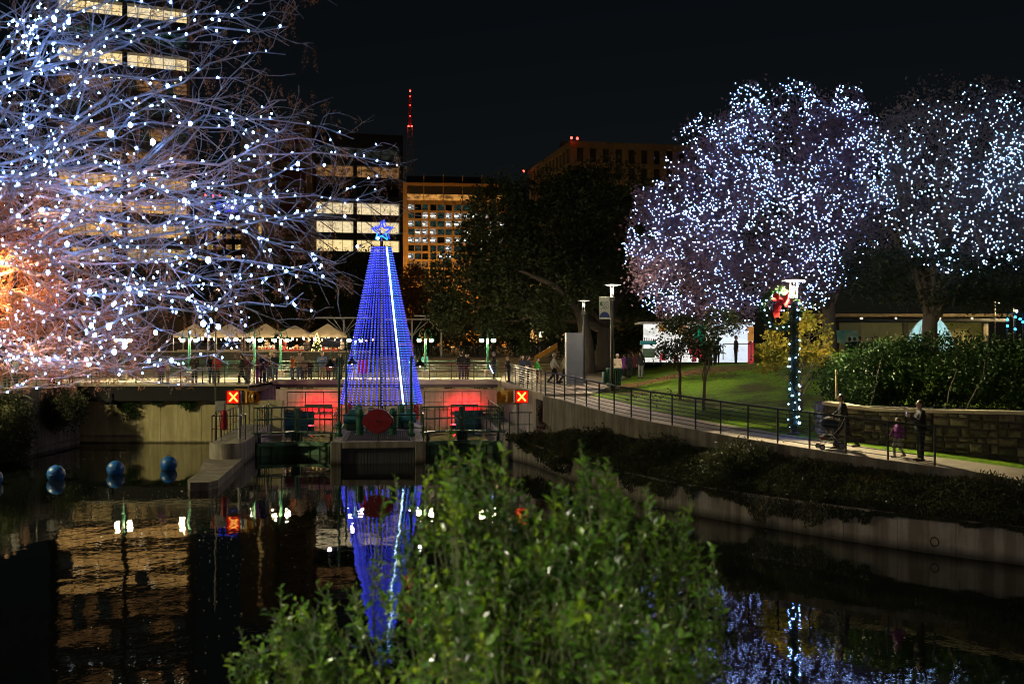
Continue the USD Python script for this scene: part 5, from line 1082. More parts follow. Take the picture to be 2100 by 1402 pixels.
part(t, 'crossbar', beam((X(2060, D), D, Z(642, D)), (X(2110, D), D, Z(642, D)), .06, 5), M['steel_dark'])

# ================================================================== PEOPLE
SKIN = [mat('skin_a', (.46, .27, .19), (.40, .23, .16), .55, 6, 3), mat('skin_b', (.30, .17, .11), (.26, .14, .09), .55, 6, 3)]
CL = {k: mat('cloth_' + k, c, tuple(x * .7 for x in c), .85, 7, 4, .004, 25) for k, c in dict(black=(.014, .014, .016), navy=(.02, .03, .07), white=(.62, .60, .56), cream=(.55, .46, .34), beige=(.40, .30, .18), red=(.40, .03, .03), orange=(.65, .16, .04), blue=(.18, .28, .45), jeans=(.06, .10, .18), khaki=(.33, .26, .16), grey=(.20, .20, .21), purple=(.22, .03, .28), green=(.06, .45, .06), cyan=(.1, .5, .5), brown=(.14, .08, .05), maroon=(.13, .02, .03)).items()}
HR = {k: mat('hair_' + k, c, tuple(x * .6 for x in c), .5, 20, 3, stretch=(1, 1, .2)) for k, c in dict(black=(.012, .01, .009), brown=(.06, .035, .02), blond=(.32, .22, .11), grey=(.3, .29, .28)).items()}
def hull(a, ra, b, rb_, seg=8):
    def s(c, r): return m3.Manifold.sphere(r, seg).translate([float(x) for x in c])
    return m3.Manifold.batch_hull([s(a, ra), s(b, rb_)])
def hulls(L, seg=8): return m3.Manifold.batch_hull([m3.Manifold.sphere(float(r), seg).translate([float(x) for x in c]) for c, r in L])
def uni(L): return m3.Manifold.batch_boolean(L, m3.OpType.Add)
def marr(m):
    q = m.to_mesh(); return np.array(q.vert_properties[:, :3], float), np.array(q.tri_verts, int)
POSE = {  # elbow (x out, y forward, z), hand; both sides unless given twice
    'stand': (((.25, -.02, 1.15), (.24, .06, .90)),) * 2, 'rail': (((.25, .12, 1.14), (.12, .36, 1.10)),) * 2, 'phone': (((.24, .10, 1.14), (.07, .33, 1.30)),) * 2,
    'hold': (((.25, .04, 1.13), (.05, .27, 1.08)),) * 2, 'hips': (((.36, -.06, 1.17), (.2, .06, 1.02)),) * 2, 'walk': (((.25, .12, 1.17), (.22, .28, .98)), ((.25, -.16, 1.16), (.23, -.14, .92))),
    'push': (((.24, .14, 1.16), (.2, .42, 1.02)),) * 2, 'hug': (((.40, .05, 1.22), (.38, .2, 1.16)), ((.25, -.02, 1.15), (.24, .06, .90))), 'point': (((.24, .2, 1.3), (.2, .42, 1.42)), ((.25, -.02, 1.15), (.24, .06, .90)))}
def person(label, px, D, face, h=1.74, pose='stand', top='navy', leg='jeans', hair='black', skin=0, stride=.0, long=False, cap=None, wide=1.0, z=None, lean=0.0, coat=False, look=0.0, y=None):
    loc = np.array([X(px, D), D if y is None else y, DECK if z is None else z]); k = h / 1.74
    t = thing('person', label, 'person', tuple(loc), face, local=True)
    child = h < 1.4; hs = 1.22 if child else 1.0
    shw = (.17 if child else .185) * wide; ln = lambda p: (p[0], p[1] + lean * max(0, p[2] - .9), p[2] - .25 * lean * abs(lean) * max(0, p[2] - .9))
    hip = {s: (s * .095, 0, .92) for s in (-1, 1)}; st = {1: stride, -1: -stride}
    knee = {s: (s * .10, st[s] * .5 + (.06 if st[s] < 0 else .1) * (abs(stride) > 0), .50) for s in (-1, 1)}; ank = {s: (s * .10, st[s] - (.12 if st[s] < 0 else 0) * (stride > .1), .09 + (.07 if st[s] < 0 and stride > .1 else 0)) for s in (-1, 1)}
    sh = {s: ln((s * shw, 0, 1.42)) for s in (-1, 1)}; P = {1: POSE[pose][0], -1: POSE[pose][1]}
    el = {s: ln((s * P[s][0][0] * wide, P[s][0][1], P[s][0][2])) for s in (-1, 1)}; ha = {s: ln((s * P[s][1][0], P[s][1][1], P[s][1][2])) for s in (-1, 1)}
    nk, hd = ln((0, .0, 1.49)), np.array(ln((0, .03, 1.625)))
    r = .105 * hs
    head = [hulls([(hd + [0, -.01, .03], r * .95), (hd + [0, .015, -.045], r * .74)], 14), hulls([(hd + [0, r * .93, -.02], .018), (hd + [0, r * .86, .025], .010)], 6)] + [hulls([(hd + [s * r * .93, 0, 0], .022), (hd + [s * r * .95, -.01, -.03], .014)], 6) for s in (-1, 1)]
    head += [hulls([(hd + [-.028, r * .80, -.062], .009), (hd + [.028, r * .80, -.062], .009)], 6)]
    torso = lambda e: [hulls([((-.085 * wide, 0, .93), .115 * wide + e), ((.085 * wide, 0, .93), .115 * wide + e), (ln((0, .02, 1.12)), .14 * wide + e)], 10), hulls([(ln((0, .02, 1.12)), .14 * wide + e), (ln((-.11 * wide, .01, 1.31)), .108 * wide + e), (ln((.11 * wide, .01, 1.31)), .108 * wide + e)], 10), hulls([(ln((-shw * .8, 0, 1.405)), .06 + e), (ln((shw * .8, 0, 1.405)), .06 + e), (ln((0, .01, 1.27)), .12 * wide + e)], 10)]
    hand = []
    for s in (-1, 1):
        f_ = np.array(ha[s]) - np.array(el[s]); f_ /= np.linalg.norm(f_); u_ = np.cross(f_, [s, 0, .2]); u_ /= np.linalg.norm(u_); w_ = np.cross(f_, u_); p0 = np.array(ha[s])
        hand.append(hulls([(p0, .028), (p0 + f_ * .075 + u_ * .028, .016), (p0 + f_ * .075 - u_ * .028, .016)], 6))
        for q, l_ in ((-1.5, .052), (-.5, .066), (.5, .062), (1.5, .046)): b0 = p0 + f_ * .078 + u_ * .021 * q; b1 = b0 + f_ * l_ * .6; hand += [hull(b0, .010, b1, .009, 5), hull(b1, .009, b1 + f_ * l_ * .35 - w_ * s * .02, .008, 5)]
        hand.append(hull(p0 + f_ * .02 + u_ * .03, .013, p0 + f_ * .06 + u_ * .06, .010, 5))
    arm = lambda e, s: [hull(sh[s], .056 + e, el[s], .043 + e), hull(el[s], .043 + e, ha[s], .029 + e)]
    legs = lambda e, s: [hull(hip[s], .095 * (.5 + .5 * wide) + e, knee[s], .062 + e), hull(knee[s], .064 + e, ank[s], .042 + e)]
    body = uni(head + [hull(nk, .055, hd - [0, .02, .05], .052)] + torso(-.012) + hand + sum([arm(-.006, s) + legs(-.01, s) for s in (-1, 1)], []) + [hull(ank[s], .04, (ank[s][0], ank[s][1] + .12, ank[s][2] - .05), .03) for s in (-1, 1)])
    part(t, 'body', move(marr(body), s=k), SKIN[skin], smooth=55)
    tp = torso(.012) + arm(.012, 1) + arm(.012, -1)
    tp = [tp[0], tp[1], tp[2], hull(sh[1], .07, el[1], .057), hull(el[1], .057, np.array(el[1]) + .88 * (np.array(ha[1]) - el[1]), .043), hull(sh[-1], .07, el[-1], .057), hull(el[-1], .057, np.array(el[-1]) + .88 * (np.array(ha[-1]) - el[-1]), .043)]
    if coat: tp.append(hulls([((-.09, 0, .95), .14), ((.09, 0, .95), .14), ((-.1, 0, .72), .13), ((.1, 0, .72), .13)], 10))
    part(t, 'jacket', move(marr(uni(tp)), s=k), CL[top], smooth=55)
    part(t, 'trousers', move(marr(uni([hulls([(hip[-1], .115 * wide), (hip[1], .115 * wide), ((0, 0, .99), .12 * wide)], 10)] + legs(.014, 1) + legs(.014, -1))), s=k), CL[leg], smooth=55)
    for s in (-1, 1): part(t, 'shoe', move(marr(hulls([((ank[s][0], ank[s][1] - .05, ank[s][2] - .04), .042), ((ank[s][0], ank[s][1] + .06, ank[s][2] - .045), .044), ((ank[s][0], ank[s][1] + .16, ank[s][2] - .06), .03)], 8)), s=k), CL['black'] if s or 1 else None, smooth=50)
    hp = [hulls([(hd + [0, -.022, .045], r * 1.0), (hd + [0, -.04, -.0], r * .93)], 12)]
    if long: hp.append(hulls([(hd + [0, -.06, .0], r * .9), (hd + [0, -.085, -.22], .075), (hd + [.05, -.07, -.2], .06), (hd + [-.05, -.07, -.2], .06)], 10))
    part(t, 'hair', move(marr(uni(hp)), s=k), HR[hair], smooth=50)
    if cap:
        c_ = uni([hulls([(hd + [0, -.005, .06], r * 1.0), (hd + [0, -.02, .05], r * 1.02)], 12), hulls([(hd + [-.05, r + .0, .045], .012), (hd + [.05, r + .0, .045], .012), (hd + [-.03, r + .08, .03], .010), (hd + [.03, r + .08, .03], .010)], 6)]); part(t, 'cap', move(marr(c_), s=k), CL[cap], smooth=50)
    return t, loc, k
B = math.pi; RT_ = -math.pi / 2; LT = math.pi / 2   # facing the camera, right, left
person('man in white shirt and black trousers standing under the lit branches', 180, 76, B + .3, 1.76, 'stand', 'white', 'black')
person('person in black beside the man in white shirt', 201, 76.2, B - .2, 1.72, 'stand', 'black', 'black')
person('person in dark clothes at the left wall railing, leftmost', 14, 57, B + .2, 1.74, 'rail', 'black', 'black')
person('second person in dark clothes at the left wall railing', 31, 58.5, B - .4, 1.7, 'stand', 'grey', 'black', long=True)
person('third person at the left wall railing in brown coat', 52, 60.5, B, 1.7, 'hold', 'brown', 'black', 'brown', coat=True)
person('person in grey coat near the left corner of the bridge', 107, 63.4, .4, 1.72, 'stand', 'grey', 'black', coat=True)
person('child in purple at the front of the left bridge span', 331, 65.4, B, 1.25, 'rail', 'purple', 'navy')
person('woman in cream bending beside the purple child', 344, 65.7, LT, 1.55, 'hold', 'cream', 'khaki', 'brown', lean=.25)
person('slim dark figure at the front of the left bridge span, mid way', 399, 65.4, B, 1.7, 'rail', 'black', 'black')
person('man in red shirt by the thin mast', 445, 65.6, B - .3, 1.76, 'stand', 'red', 'black', 'black')
person('man in black beside the red shirted man', 434, 66.5, B + .4, 1.72, 'hips', 'black', 'jeans')
person('person in black walking left at the corner of the bridge step', 497, 65.5, LT, 1.7, 'walk', 'black', 'black', stride=.22)
person('woman in red top with blond hair at the corner of the bridge step', 508, 66.2, B, 1.62, 'hold', 'maroon', 'grey', 'blond', long=True)
person('woman in purple jacket in the crowded group left of the middle tent', 528, 66.2, RT_, 1.64, 'phone', 'maroon', 'purple', 'brown', long=True)
person('man with glasses in navy in the crowded group', 538, 67.3, B + .5, 1.75, 'stand', 'navy', 'navy')
person('woman in black in the crowded group beside the bridge step', 546, 68.5, B - .3, 1.68, 'hold', 'black', 'jeans', 'blond', long=True)
person('man in dark vest at the bridge step railing', 564, 71.9, B, 1.76, 'rail', 'black', 'jeans', 'brown')
person('man in cap behind the crowded group', 556, 73, B + .2, 1.76, 'stand', 'grey', 'black', cap='cream')
person('woman in orange top at the lock railing', 600, 72.6, RT_ - .4, 1.6, 'hold', 'orange', 'jeans', 'brown', long=True)
person('man in beige jacket leaning on the lock railing', 615, 71.9, B + .1, 1.82, 'rail', 'beige', 'jeans', lean=.22)
person('small child in grey and yellow next to the leaning man', 625, 71.9, B, 1.3, 'hold', 'beige', 'brown', 'brown')
person('boy in black jacket at the lock railing', 636, 71.9, B - .1, 1.32, 'hold', 'black', 'navy')
person('man in pale blue shirt looking at his phone', 661, 72.0, B + .15, 1.78, 'phone', 'blue', 'khaki', 'black', wide=1.12)
person('child in navy holding a red jacket', 674, 71.9, B, 1.25, 'hold', 'red', 'navy')
person('boy in dark jacket left of the cone', 687, 73.5, B - .2, 1.42, 'hold', 'black', 'black')
person('adult in black half hidden by the pier lamp post', 697, 73.2, B, 1.72, 'stand', 'black', 'black')
person('man in black seen from behind embracing a woman', 946, 72.6, .1, 1.8, 'hug', 'black', 'navy', 'brown')
person('woman in dark dress embraced by the man in black', 957.5, 72.8, B - .7, 1.66, 'hug', 'black', 'black', 'brown', long=True)
person('man with cap and dark green shirt at the right end of the bridge', 1013, 72.5, LT, 1.78, 'hold', 'black', 'black', 'grey', cap='grey')
person('woman with blond hair sitting low by the tall wall', 1044, 69.5, LT + .4, 1.55, 'hold', 'black', 'black', 'blond', long=True, lean=.2)
person('woman in navy jacket leaning at the steel railing', 1071, 66.0, B + .8, 1.66, 'rail', 'navy', 'navy', long=True)
person('person in dark purple jacket beside the woman in navy', 1083, 66.8, RT_, 1.62, 'hold', 'navy', 'black')
person('child in bright green vest at the bridge end', 1102, 67.0, RT_, 1.5, 'walk', 'green', 'maroon', 'brown')
person('man in cap and pale shirt walking right towards the slab', 1136, 66.5, RT_, 1.76, 'walk', 'white', 'black', 'grey', cap='cream', stride=.2)
person('person in orange behind the grey slab', 1157, 66.4, RT_, 1.7, 'walk', 'cream', 'black', 'brown', stride=.15)
person('person in cyan top on the far bank right of the cone', 871, 84, B, 1.62, 'stand', 'cyan', 'grey', z=DECK)
zL = lambda px, D: lawn_z(X(px, D), D)
person('person in white coat and hat seen from behind by the litter bin', 1266, 66.0, -.3, 1.68, 'stand', 'cream', 'black', 'blond', cap='white', z=max(zL(1266, 66), DECK + .05), coat=True)
person('dark coated woman on the lawn before the green stall', 1314, 72, .3, 1.7, 'stand', 'black', 'grey', 'black', long=True, z=zL(1314, 72))
for px, D, lab, h, c1_ in ((1290, 80, 'dark figure under the oak at the edge of the lawn', 1.7, 'black'), (1281, 82, 'figure with a violet bag under the oak', 1.68, 'purple'), (1299, 84, 'figure in maroon under the oak', 1.7, 'maroon')): person(lab, px, D, B * .1, h, 'stand', c1_, 'black', z=zL(px, 78), skin=1, coat=True)
for px, D, lab, h, f_ in ((1453, 73, 'tall silhouette at the left edge of the blank white pavilion', 1.85, .4), (1462, 73.6, 'second silhouette at the left edge of the blank white pavilion', 1.8, -.5), (1471, 74.5, 'small silhouette in front of the blank white pavilion', 1.5, .2), (1509, 73.5, 'silhouette of a person standing alone before the blank white pavilion', 1.82, RT_)): person(lab, px, D, f_, h, 'stand', 'black', 'black', z=zL(px, 70))
for k, (px, D) in enumerate(((1742, 66), (1752, 69), (1763, 67), (1776, 70), (1788, 68), (1798, 71))): person(('leftmost', 'second', 'third', 'fourth', 'fifth', 'rightmost')[k] + ' dark figure of the crowd between the yellow bush and the hedge', px, D, .5 * k, 1.68 + .03 * (k % 3), 'stand', 'black', 'black', z=CREST - .35, skin=1)
for k, (px, D) in enumerate(((583, 103.5), (629, 99.6), (548, 103.5), (660, 103.6), (700, 102))): person(['vendor in pink under the middle tent', 'person in grey green jacket at the market wall', 'vendor in cream under the leftmost clear tent', 'vendor behind the red counter', 'visitor in white right of the blue backed tent'][k], px, D, B, 1.7, 'stand', ['red', 'grey', 'cream', 'maroon', 'white'][k], 'black', z=4.33)
def pz(px, D): return path_z(X(px, D), D) + .0
person('adult in dark jacket pushing a stroller on the path', 1733, 36.0, LT, 1.72, 'push', 'black', 'black', 'brown', z=pz(1733, 36), stride=.26, lean=.16)
person('child in purple jacket walking on the path', 1842, 34.4, LT + .2, 1.18, 'walk', 'purple', 'grey', 'brown', long=True, z=pz(1842, 34.4), stride=.12)
mp, ml, mk_ = person('man in black looking at his phone on the path', 1888, 33.9, LT, 1.8, 'phone', 'black', 'black', 'brown', z=pz(1888, 33.9), wide=1.08)
ph = ml + np.array([-.44, .02, 1.36 * mk_]); t = thing('phone', 'lit phone in the hand of the man in black', 'phone', tuple(ph)); part(t, 'case', cbox(ph, (.012, .075, .15), 0, .003), M['black_iron']); G['screen'] = glow('screen', (.7, .85, 1), 3); part(t, 'screen', box(ph + [.008, 0, 0], (.004, .066, .135)), G['screen'])
# stroller
sl_ = np.array([X(1700, 36.0), 36.0, pz(1700, 36.0)]); t = thing('stroller', 'small dark stroller pushed along the path', 'stroller', tuple(sl_))
for dx, r in ((.32, .13), (-.28, .09)):
    for dy in (-.24, .24): w_ = part(t, 'wheel', tube([sl_ + [dx, dy - .02, r], sl_ + [dx, dy + .02, r]], r, 14), M['black_iron']); part(w_, 'rim', tube([sl_ + [dx, dy - .025, r], sl_ + [dx, dy + .025, r]], r * .6, 10), M['grey_box'])
for dy in (-.22, .22): part(t, 'frame', [beam(sl_ + [-.28, dy, .1], sl_ + [.3, dy, .72], .014, 5), beam(sl_ + [.32, dy, .13], sl_ + [-.05, dy, .6], .014, 5), beam(sl_ + [.3, dy, .72], sl_ + [.44, dy, 1.02], .014, 5)], M['grey_box'])
part(t, 'handle', beam(sl_ + [.44, -.22, 1.02], sl_ + [.44, .22, 1.02], .018, 6), M['black_iron'])
part(t, 'seat', [cbox(sl_ + [-.02, 0, .42], (.36, .4, .08), 0, .03), cbox(sl_ + [.17, 0, .64], (.1, .4, .44), 0, .03)], CL['black']); v, f = ball((0, 0, 0), 1, 2); part(t, 'hood', (v[:, :] * [.3, .23, .22] + sl_ + [.02, 0, .82], f), CL['navy'], smooth=True); part(t, 'blanket', cbox(sl_ + [-.2, 0, .36], (.22, .34, .1), 0, .03), CL['maroon'])

# ================================================================== TREES AND PLANTS
rt = np.random.default_rng(5)
def ell(px, py, rx, ry, D, dd=0, rd=None):
    m = PPM(D); return W(px, py, D) + [0, dd, 0], np.array([rx / m, rd if rd else (rx + ry) / 2 / m, ry / m])
def sample(E, n, rng, shell=.45, clump=1.6, thr=.42, seed=0):
    vol = np.array([np.prod(r) ** .8 for _, r in E]); vol /= vol.sum(); out = []
    while sum(map(len, out)) < n:
        k = rng.choice(len(E), n, p=vol); C = np.array([E[i][0] for i in k]); R = np.array([E[i][1] for i in k])
        P = C + R * rdir(rng, n) * (shell + (1 - shell) * rng.random((n, 1)) ** .6) * (1 + .12 * rng.normal(size=(n, 1)))
        out.append(P[meshkit.fbm(P / clump, 2, seed) > thr])
    return np.vstack(out)[:n]
def limb_path(a, b, rng, n=8, wob=.08, sag=0.0):
    t = np.linspace(0, 1, n)[:, None]; L = np.linalg.norm(b - a); w = np.cumsum(rng.normal(0, wob * L / n, (n, 3)), 0); w -= w[-1] * t
    P = a + (b - a) * t + w; P[:, 2] += sag * L * np.sin(np.pi * t[:, 0]); return P
def tree(name, label, E, base, r0, fork, leaf_m, n, size, seed, clump=1.6, thr=.42, bark='bark', twigs=2, group=None, cat='tree', shell=.45, axis=None, width=.6):
    rng = np.random.default_rng(seed); t = thing(name, label, cat, tuple(base), group=group); base = np.asarray(base, float)
    fk = base + np.array([rng.normal(0, .05), rng.normal(0, .05), fork])
    tp = limb_path(base - [0, 0, .3], fk, rng, 7, .06); part(t, 'trunk', tube(tp, np.r_[r0 * 1.45, np.linspace(r0 * 1.05, r0 * .8, 6)], 10), M[bark], smooth=True)
    for c, r in E:
        for q in range(twigs):
            e = c + r * rdir(rng, 1)[0] * (.0 if q == 0 else .75); L = np.linalg.norm(e - fk); P = limb_path(fk - [0, 0, .1], e, rng, 9, .12, .06); ms = [tube(P, np.linspace(r0 * .42, r0 * .06, 9), 6)]
            for _ in range(7):
                i = rng.integers(3, 9); s_ = P[i]; g = s_ + rdir(rng, 1)[0] * r * rng.uniform(.4, .9); ms.append(tube(limb_path(s_, g, rng, 5, .15), np.linspace(r0 * .1, .012, 5), 4))
            part(t, 'limb', ms, M[bark], smooth=True)
    P = sample(E, n, rng, shell, clump, thr, seed); part(t, 'crown', cards(P, rng.uniform(.65, 1.25, n) * size, rng, axis, width), leaf_m, kind='stuff')
    return t
M['leaf_purple'] = leafmat('leaf_purple', [(.10, .06, .075), (.17, .11, .14), (.25, .17, .21), (.15, .065, .07)], .6, .3)
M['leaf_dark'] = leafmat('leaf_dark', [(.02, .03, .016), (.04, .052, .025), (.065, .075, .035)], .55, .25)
M['leaf_rust'] = leafmat('leaf_rust', [(.12, .055, .03), (.19, .095, .045), (.09, .055, .03)], .6, .3)
M['leaf_oak'] = leafmat('leaf_oak', [(.022, .034, .014), (.045, .06, .02), (.07, .085, .025)], .5, .25)
M['leaf_yellow'] = leafmat('leaf_yellow', [(.12, .13, .02), (.30, .24, .03), (.48, .28, .03), (.22, .2, .03)], .55, .35, 1.2)
M['leaf_hedge'] = leafmat('leaf_hedge', [(.014, .036, .008), (.036, .085, .012), (.07, .13, .018)], .45, .3, .9)
M['leaf_bank'] = leafmat('leaf_bank', [(.03, .04, .02), (.065, .075, .03), (.11, .09, .038), (.05, .065, .026)], .6, .2, .7)
M['leaf_brown'] = leafmat('leaf_brown', [(.26, .12, .055), (.44, .22, .10), (.55, .31, .15)], .75, .35, 1.4)
M['leaf_fallen'] = leafmat('leaf_fallen', [(.14, .08, .03), (.24, .14, .05), (.09, .05, .025)], .8, .1, 3)
DA = 63.0
EA = [ell(1400, 520, 118, 130, DA), ell(1480, 360, 118, 118, DA, 1), ell(1615, 300, 165, 122, DA, 2), ell(1725, 285, 80, 92, DA, 1), ell(1790, 340, 60, 100, DA, 1), ell(1720, 430, 100, 140, DA, 2), ell(1570, 470, 165, 150, DA, -1), ell(1345, 470, 62, 80, DA), ell(1450, 610, 62, 60, DA, -1), ell(1610, 590, 80, 48, DA, -2), ell(1370, 580, 66, 70, DA, .5), ell(1500, 640, 40, 46, DA, -1.5), ell(1545, 195, 40, 34, DA, 1), ell(1650, 185, 46, 32, DA, 2), ell(1440, 265, 40, 40, DA), ell(1330, 400, 34, 40, DA), ell(1300, 520, 30, 44, DA), ell(1750, 200, 34, 34, DA, 1)]
bA = np.array([X(1700, 65), 65, lawn_z(X(1700, 65), 65)]); tree('lit_tree', 'broad purple leaved tree covered in blue white lights', EA, bA, .42, 3.3, M['leaf_purple'], 46000, .21, 11, 1.5, .49)
DB = 60.0
EB = [ell(1960, 300, 165, 128, DB), ell(2075, 270, 90, 105, DB, 1), ell(1890, 420, 95, 105, DB, -1), ell(2050, 420, 110, 130, DB), ell(1850, 330, 55, 100, DB, 1), ell(1960, 480, 120, 80, DB, -1), ell(2180, 380, 110, 180, DB), ell(1815, 400, 60, 120, DB, 1.5), ell(2090, 330, 70, 150, DB, -1)]
EB2 = [ell(1880, 570, 130, 62, DB, -1), ell(2010, 570, 110, 70, DB), ell(1790, 560, 60, 60, DB, 1), ell(2110, 560, 90, 90, DB, 1)]
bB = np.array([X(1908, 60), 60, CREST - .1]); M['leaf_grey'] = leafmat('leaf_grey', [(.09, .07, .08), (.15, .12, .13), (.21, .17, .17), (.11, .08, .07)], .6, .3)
tb_ = tree('lit_tree', 'dark tree at the right edge hung with icy white lights', EB, bB, .45, 2.6, M['leaf_grey'], 40000, .2, 12, 1.4, .47)
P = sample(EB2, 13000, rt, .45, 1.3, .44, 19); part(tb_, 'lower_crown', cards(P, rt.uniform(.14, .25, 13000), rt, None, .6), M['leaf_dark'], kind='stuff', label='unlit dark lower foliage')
# their light strings: walks over the branches, bulbs joined where too small to pick apart
def strings(label, E, n, mat_, r, seed, Dk, drift=-.06, per=7, step=.36, swags=()):
    rng = np.random.default_rng(seed); t = thing('string_lights', label, 'string lights', tuple(E[0][0])); vol = np.array([np.prod(x) ** .6 for _, x in E]); vol /= vol.sum()
    wires, pts = [], []
    while len(pts) < n:
        c, R = E[rng.choice(len(E), p=vol)]; d = rdir(rng, 1)[0]; d[1] = -abs(d[1]) * .9 if rng.random() < .8 else d[1]; p = c + R * d * rng.uniform(.55, 1.03); h = rdir(rng, 1)[0]; P = []
        if meshkit.fbm(p[None] / 1.7, 2, seed)[0] < .44 + .07 * (p[2] < 10): continue
        for _ in range(rng.integers(per // 2, per)):
            h = h * .75 + rdir(rng, 1)[0] * .45 + [0, 0, drift]; h /= np.linalg.norm(h); p = p + h * step; g = (p - c) / R; q = np.linalg.norm(g)
            if q > 1.03: p = c + g / q * R * 1.02
            P.append(p.copy())
        wires.append(tube(np.array(P), .008, 3, False)); pts += P
    for (a, b, s) in swags:
        m = max(int(np.linalg.norm(b - a) / step * 1.15), 4); q = np.linspace(0, 1, m)[:, None]; P = a + (b - a) * q; P[:, 2] -= s * np.sin(np.pi * q[:, 0]); wires.append(tube(P, .008, 3, False)); pts += list(P)
    pts = np.array(pts) + rng.normal(0, .10, (len(pts), 3)); part(t, 'wire', wires, M['black_iron'], kind='stuff'); part(t, 'bulbs', octs(pts, r), G[mat_], kind='stuff')
SW = lambda a, b, D, s: (W(*a, D), W(*b, D), s)
strings('blue white string lights all over the purple leaved tree', EA, 3900, 'bulb_tree', .034, 31, DA, swags=[SW((1600, 470), (1660, 520), 58.5, .7), SW((1690, 545), (1770, 540), 58.5, 1.1), SW((1530, 540), (1585, 560), 58, .3), SW((1360, 560), (1390, 660), 59, .1), SW((1700, 460), (1690, 610), 58, .0), SW((1470, 560), (1560, 600), 58, .6), SW((1590, 520), (1690, 500), 58.3, .9)])
strings('icy white string lights over the dark tree at the right edge', EB, 2000, 'bulb_ice', .036, 32, DB, -.3, 8, .34, swags=[SW((1880, 520), (1990, 480), 56, .3), SW((1870, 525), (1950, 530), 56, .5), SW((2000, 490), (2080, 480), 56, .3), SW((1960, 470), (1950, 530), 56, 0)])
# dark oaks behind, palms, small far trees
DO = 92.0
M['bark_dark'] = mat('bark_dark', (.05, .04, .03), (.025, .02, .016), .9, 6, 6, .02, 12, stretch=(1, 1, .25))
EO = [ell(950, 590, 78, 92, DO), ell(1030, 480, 92, 120, DO, 2), ell(1140, 460, 120, 118, DO, 3), ell(1255, 440, 120, 118, DO, 2), ell(1100, 590, 150, 96, DO, -2), ell(1250, 590, 110, 84, DO), ell(930, 640, 48, 50, DO, -2), ell(1030, 660, 60, 36, DO, -3), ell(1130, 640, 50, 40, DO, -3), ell(1190, 400, 80, 70, DO, 3), ell(1330, 560, 60, 110, DO, 2)]
tree('oak_tree', 'huge dark live oak in the middle behind the bridge end', EO, (X(1240, 86), 86, 3.9), .75, 3.0, M['leaf_oak'], 80000, .30, 13, 1.8, .40, bark='bark_dark', twigs=1)
for px, lab in ((1205, 'bare oak trunk behind the grey slab'), ):
    t = thing('oak_tree', 'second oak whose thick trunk shows behind the grey slab', 'tree', (X(px, 84), 84, 3.9)); b_ = np.array([X(px, 84), 84, 3.5]); part(t, 'trunk', tube([b_, b_ + [0, 0, .6], b_ + [-.1, 0, 2.4], b_ + [-.5, 0, 4.6]], [.85, .6, .5, .4], 10), M['bark_dark'], smooth=True); part(t, 'limb', tube([b_ + [-.5, 0, 4.3], b_ + [-2.5, -.5, 6.5], b_ + [-5, -1, 7.5]], [.4, .25, .1], 8), M['bark_dark'], smooth=True)
    E = [ell(1120, 640, 60, 34, 84), ell(1180, 600, 70, 44, 84)]; P = sample(E, 4500, rt, .3, 1.2, .42, 4); part(t, 'crown', cards(P, rt.uniform(.2, .36, 4500), rt), M['leaf_oak'], kind='stuff')
DP = 125.0
for px, py, lab in ((1012, 392, 'fan palm rising over the left shoulder of the oak'), (990, 420, 'lower fan palm at the left shoulder of the oak')):
    c = W(px, py, DP); t = thing('palm_tree', lab, 'palm tree', (c[0], DP, 4)); part(t, 'trunk', tube([[c[0], DP, 4], [c[0] + .3, DP, c[2] * .5], c], [.3, .25, .22], 8), M['bark'])
    for k in range(22):
        a = rt.uniform(0, 6.28); e = rt.uniform(-.5, 1.2); dr = np.array([math.cos(a) * math.cos(e), math.sin(a) * math.cos(e), math.sin(e)]); tip = c + dr * 1.2
        fan = [np.array([c + dr * .9, tip, tip])]; P = np.repeat([c + dr * .8], 9, 0); part(t, 'frond', join([cards(P, np.full(9, 1.1), rt, dr, .12, 0), beam(c, c + dr * .85, .03, 4)]), M['leaf_oak'])
for k, (name, lab, E, b, lm, n) in enumerate((
    ('autumn_tree', 'rust brown tree behind the right side of the blue cone', [ell(852, 590, 34, 50, 130), ell(845, 630, 40, 44, 130), ell(885, 640, 40, 50, 130)], (X(850, 130), 130, 4.1), 'leaf_rust', 7500),
    ('small_tree', 'small green tree between the palm stair and the lamp', [ell(1075, 712, 12, 22, 98)], (X(1075, 98), 98, 4.2), 'leaf_hedge', 900),
    ('dark_tree', 'dark tree behind the middle market tent', [ell(600, 600, 80, 70, 135), ell(660, 570, 60, 60, 135)], (X(620, 135), 135, 4.1), 'leaf_oak', 9000),
    ('dark_tree', 'dark tree behind the blue backed tent and the cone', [ell(720, 590, 70, 70, 138), ell(770, 570, 50, 60, 138)], (X(730, 138), 138, 4.1), 'leaf_oak', 8000),
    ('dark_tree', 'dark tree behind the leftmost tents and the branches', [ell(460, 610, 90, 70, 132), ell(370, 590, 90, 60, 132), ell(520, 600, 50, 50, 132)], (X(440, 132), 132, 4.1), 'leaf_oak', 10000),
    ('dark_tree', 'dark tree at the far left behind the promenade', [ell(230, 620, 100, 70, 130), ell(90, 600, 120, 80, 130)], (X(180, 130), 130, 4.1), 'leaf_oak', 10000))):
    tree(name, lab, E, b, .2 if n < 5000 else .35, 2.2, M[lm], n, .34 if n > 1000 else .16, 40 + k, 1.4, .42)
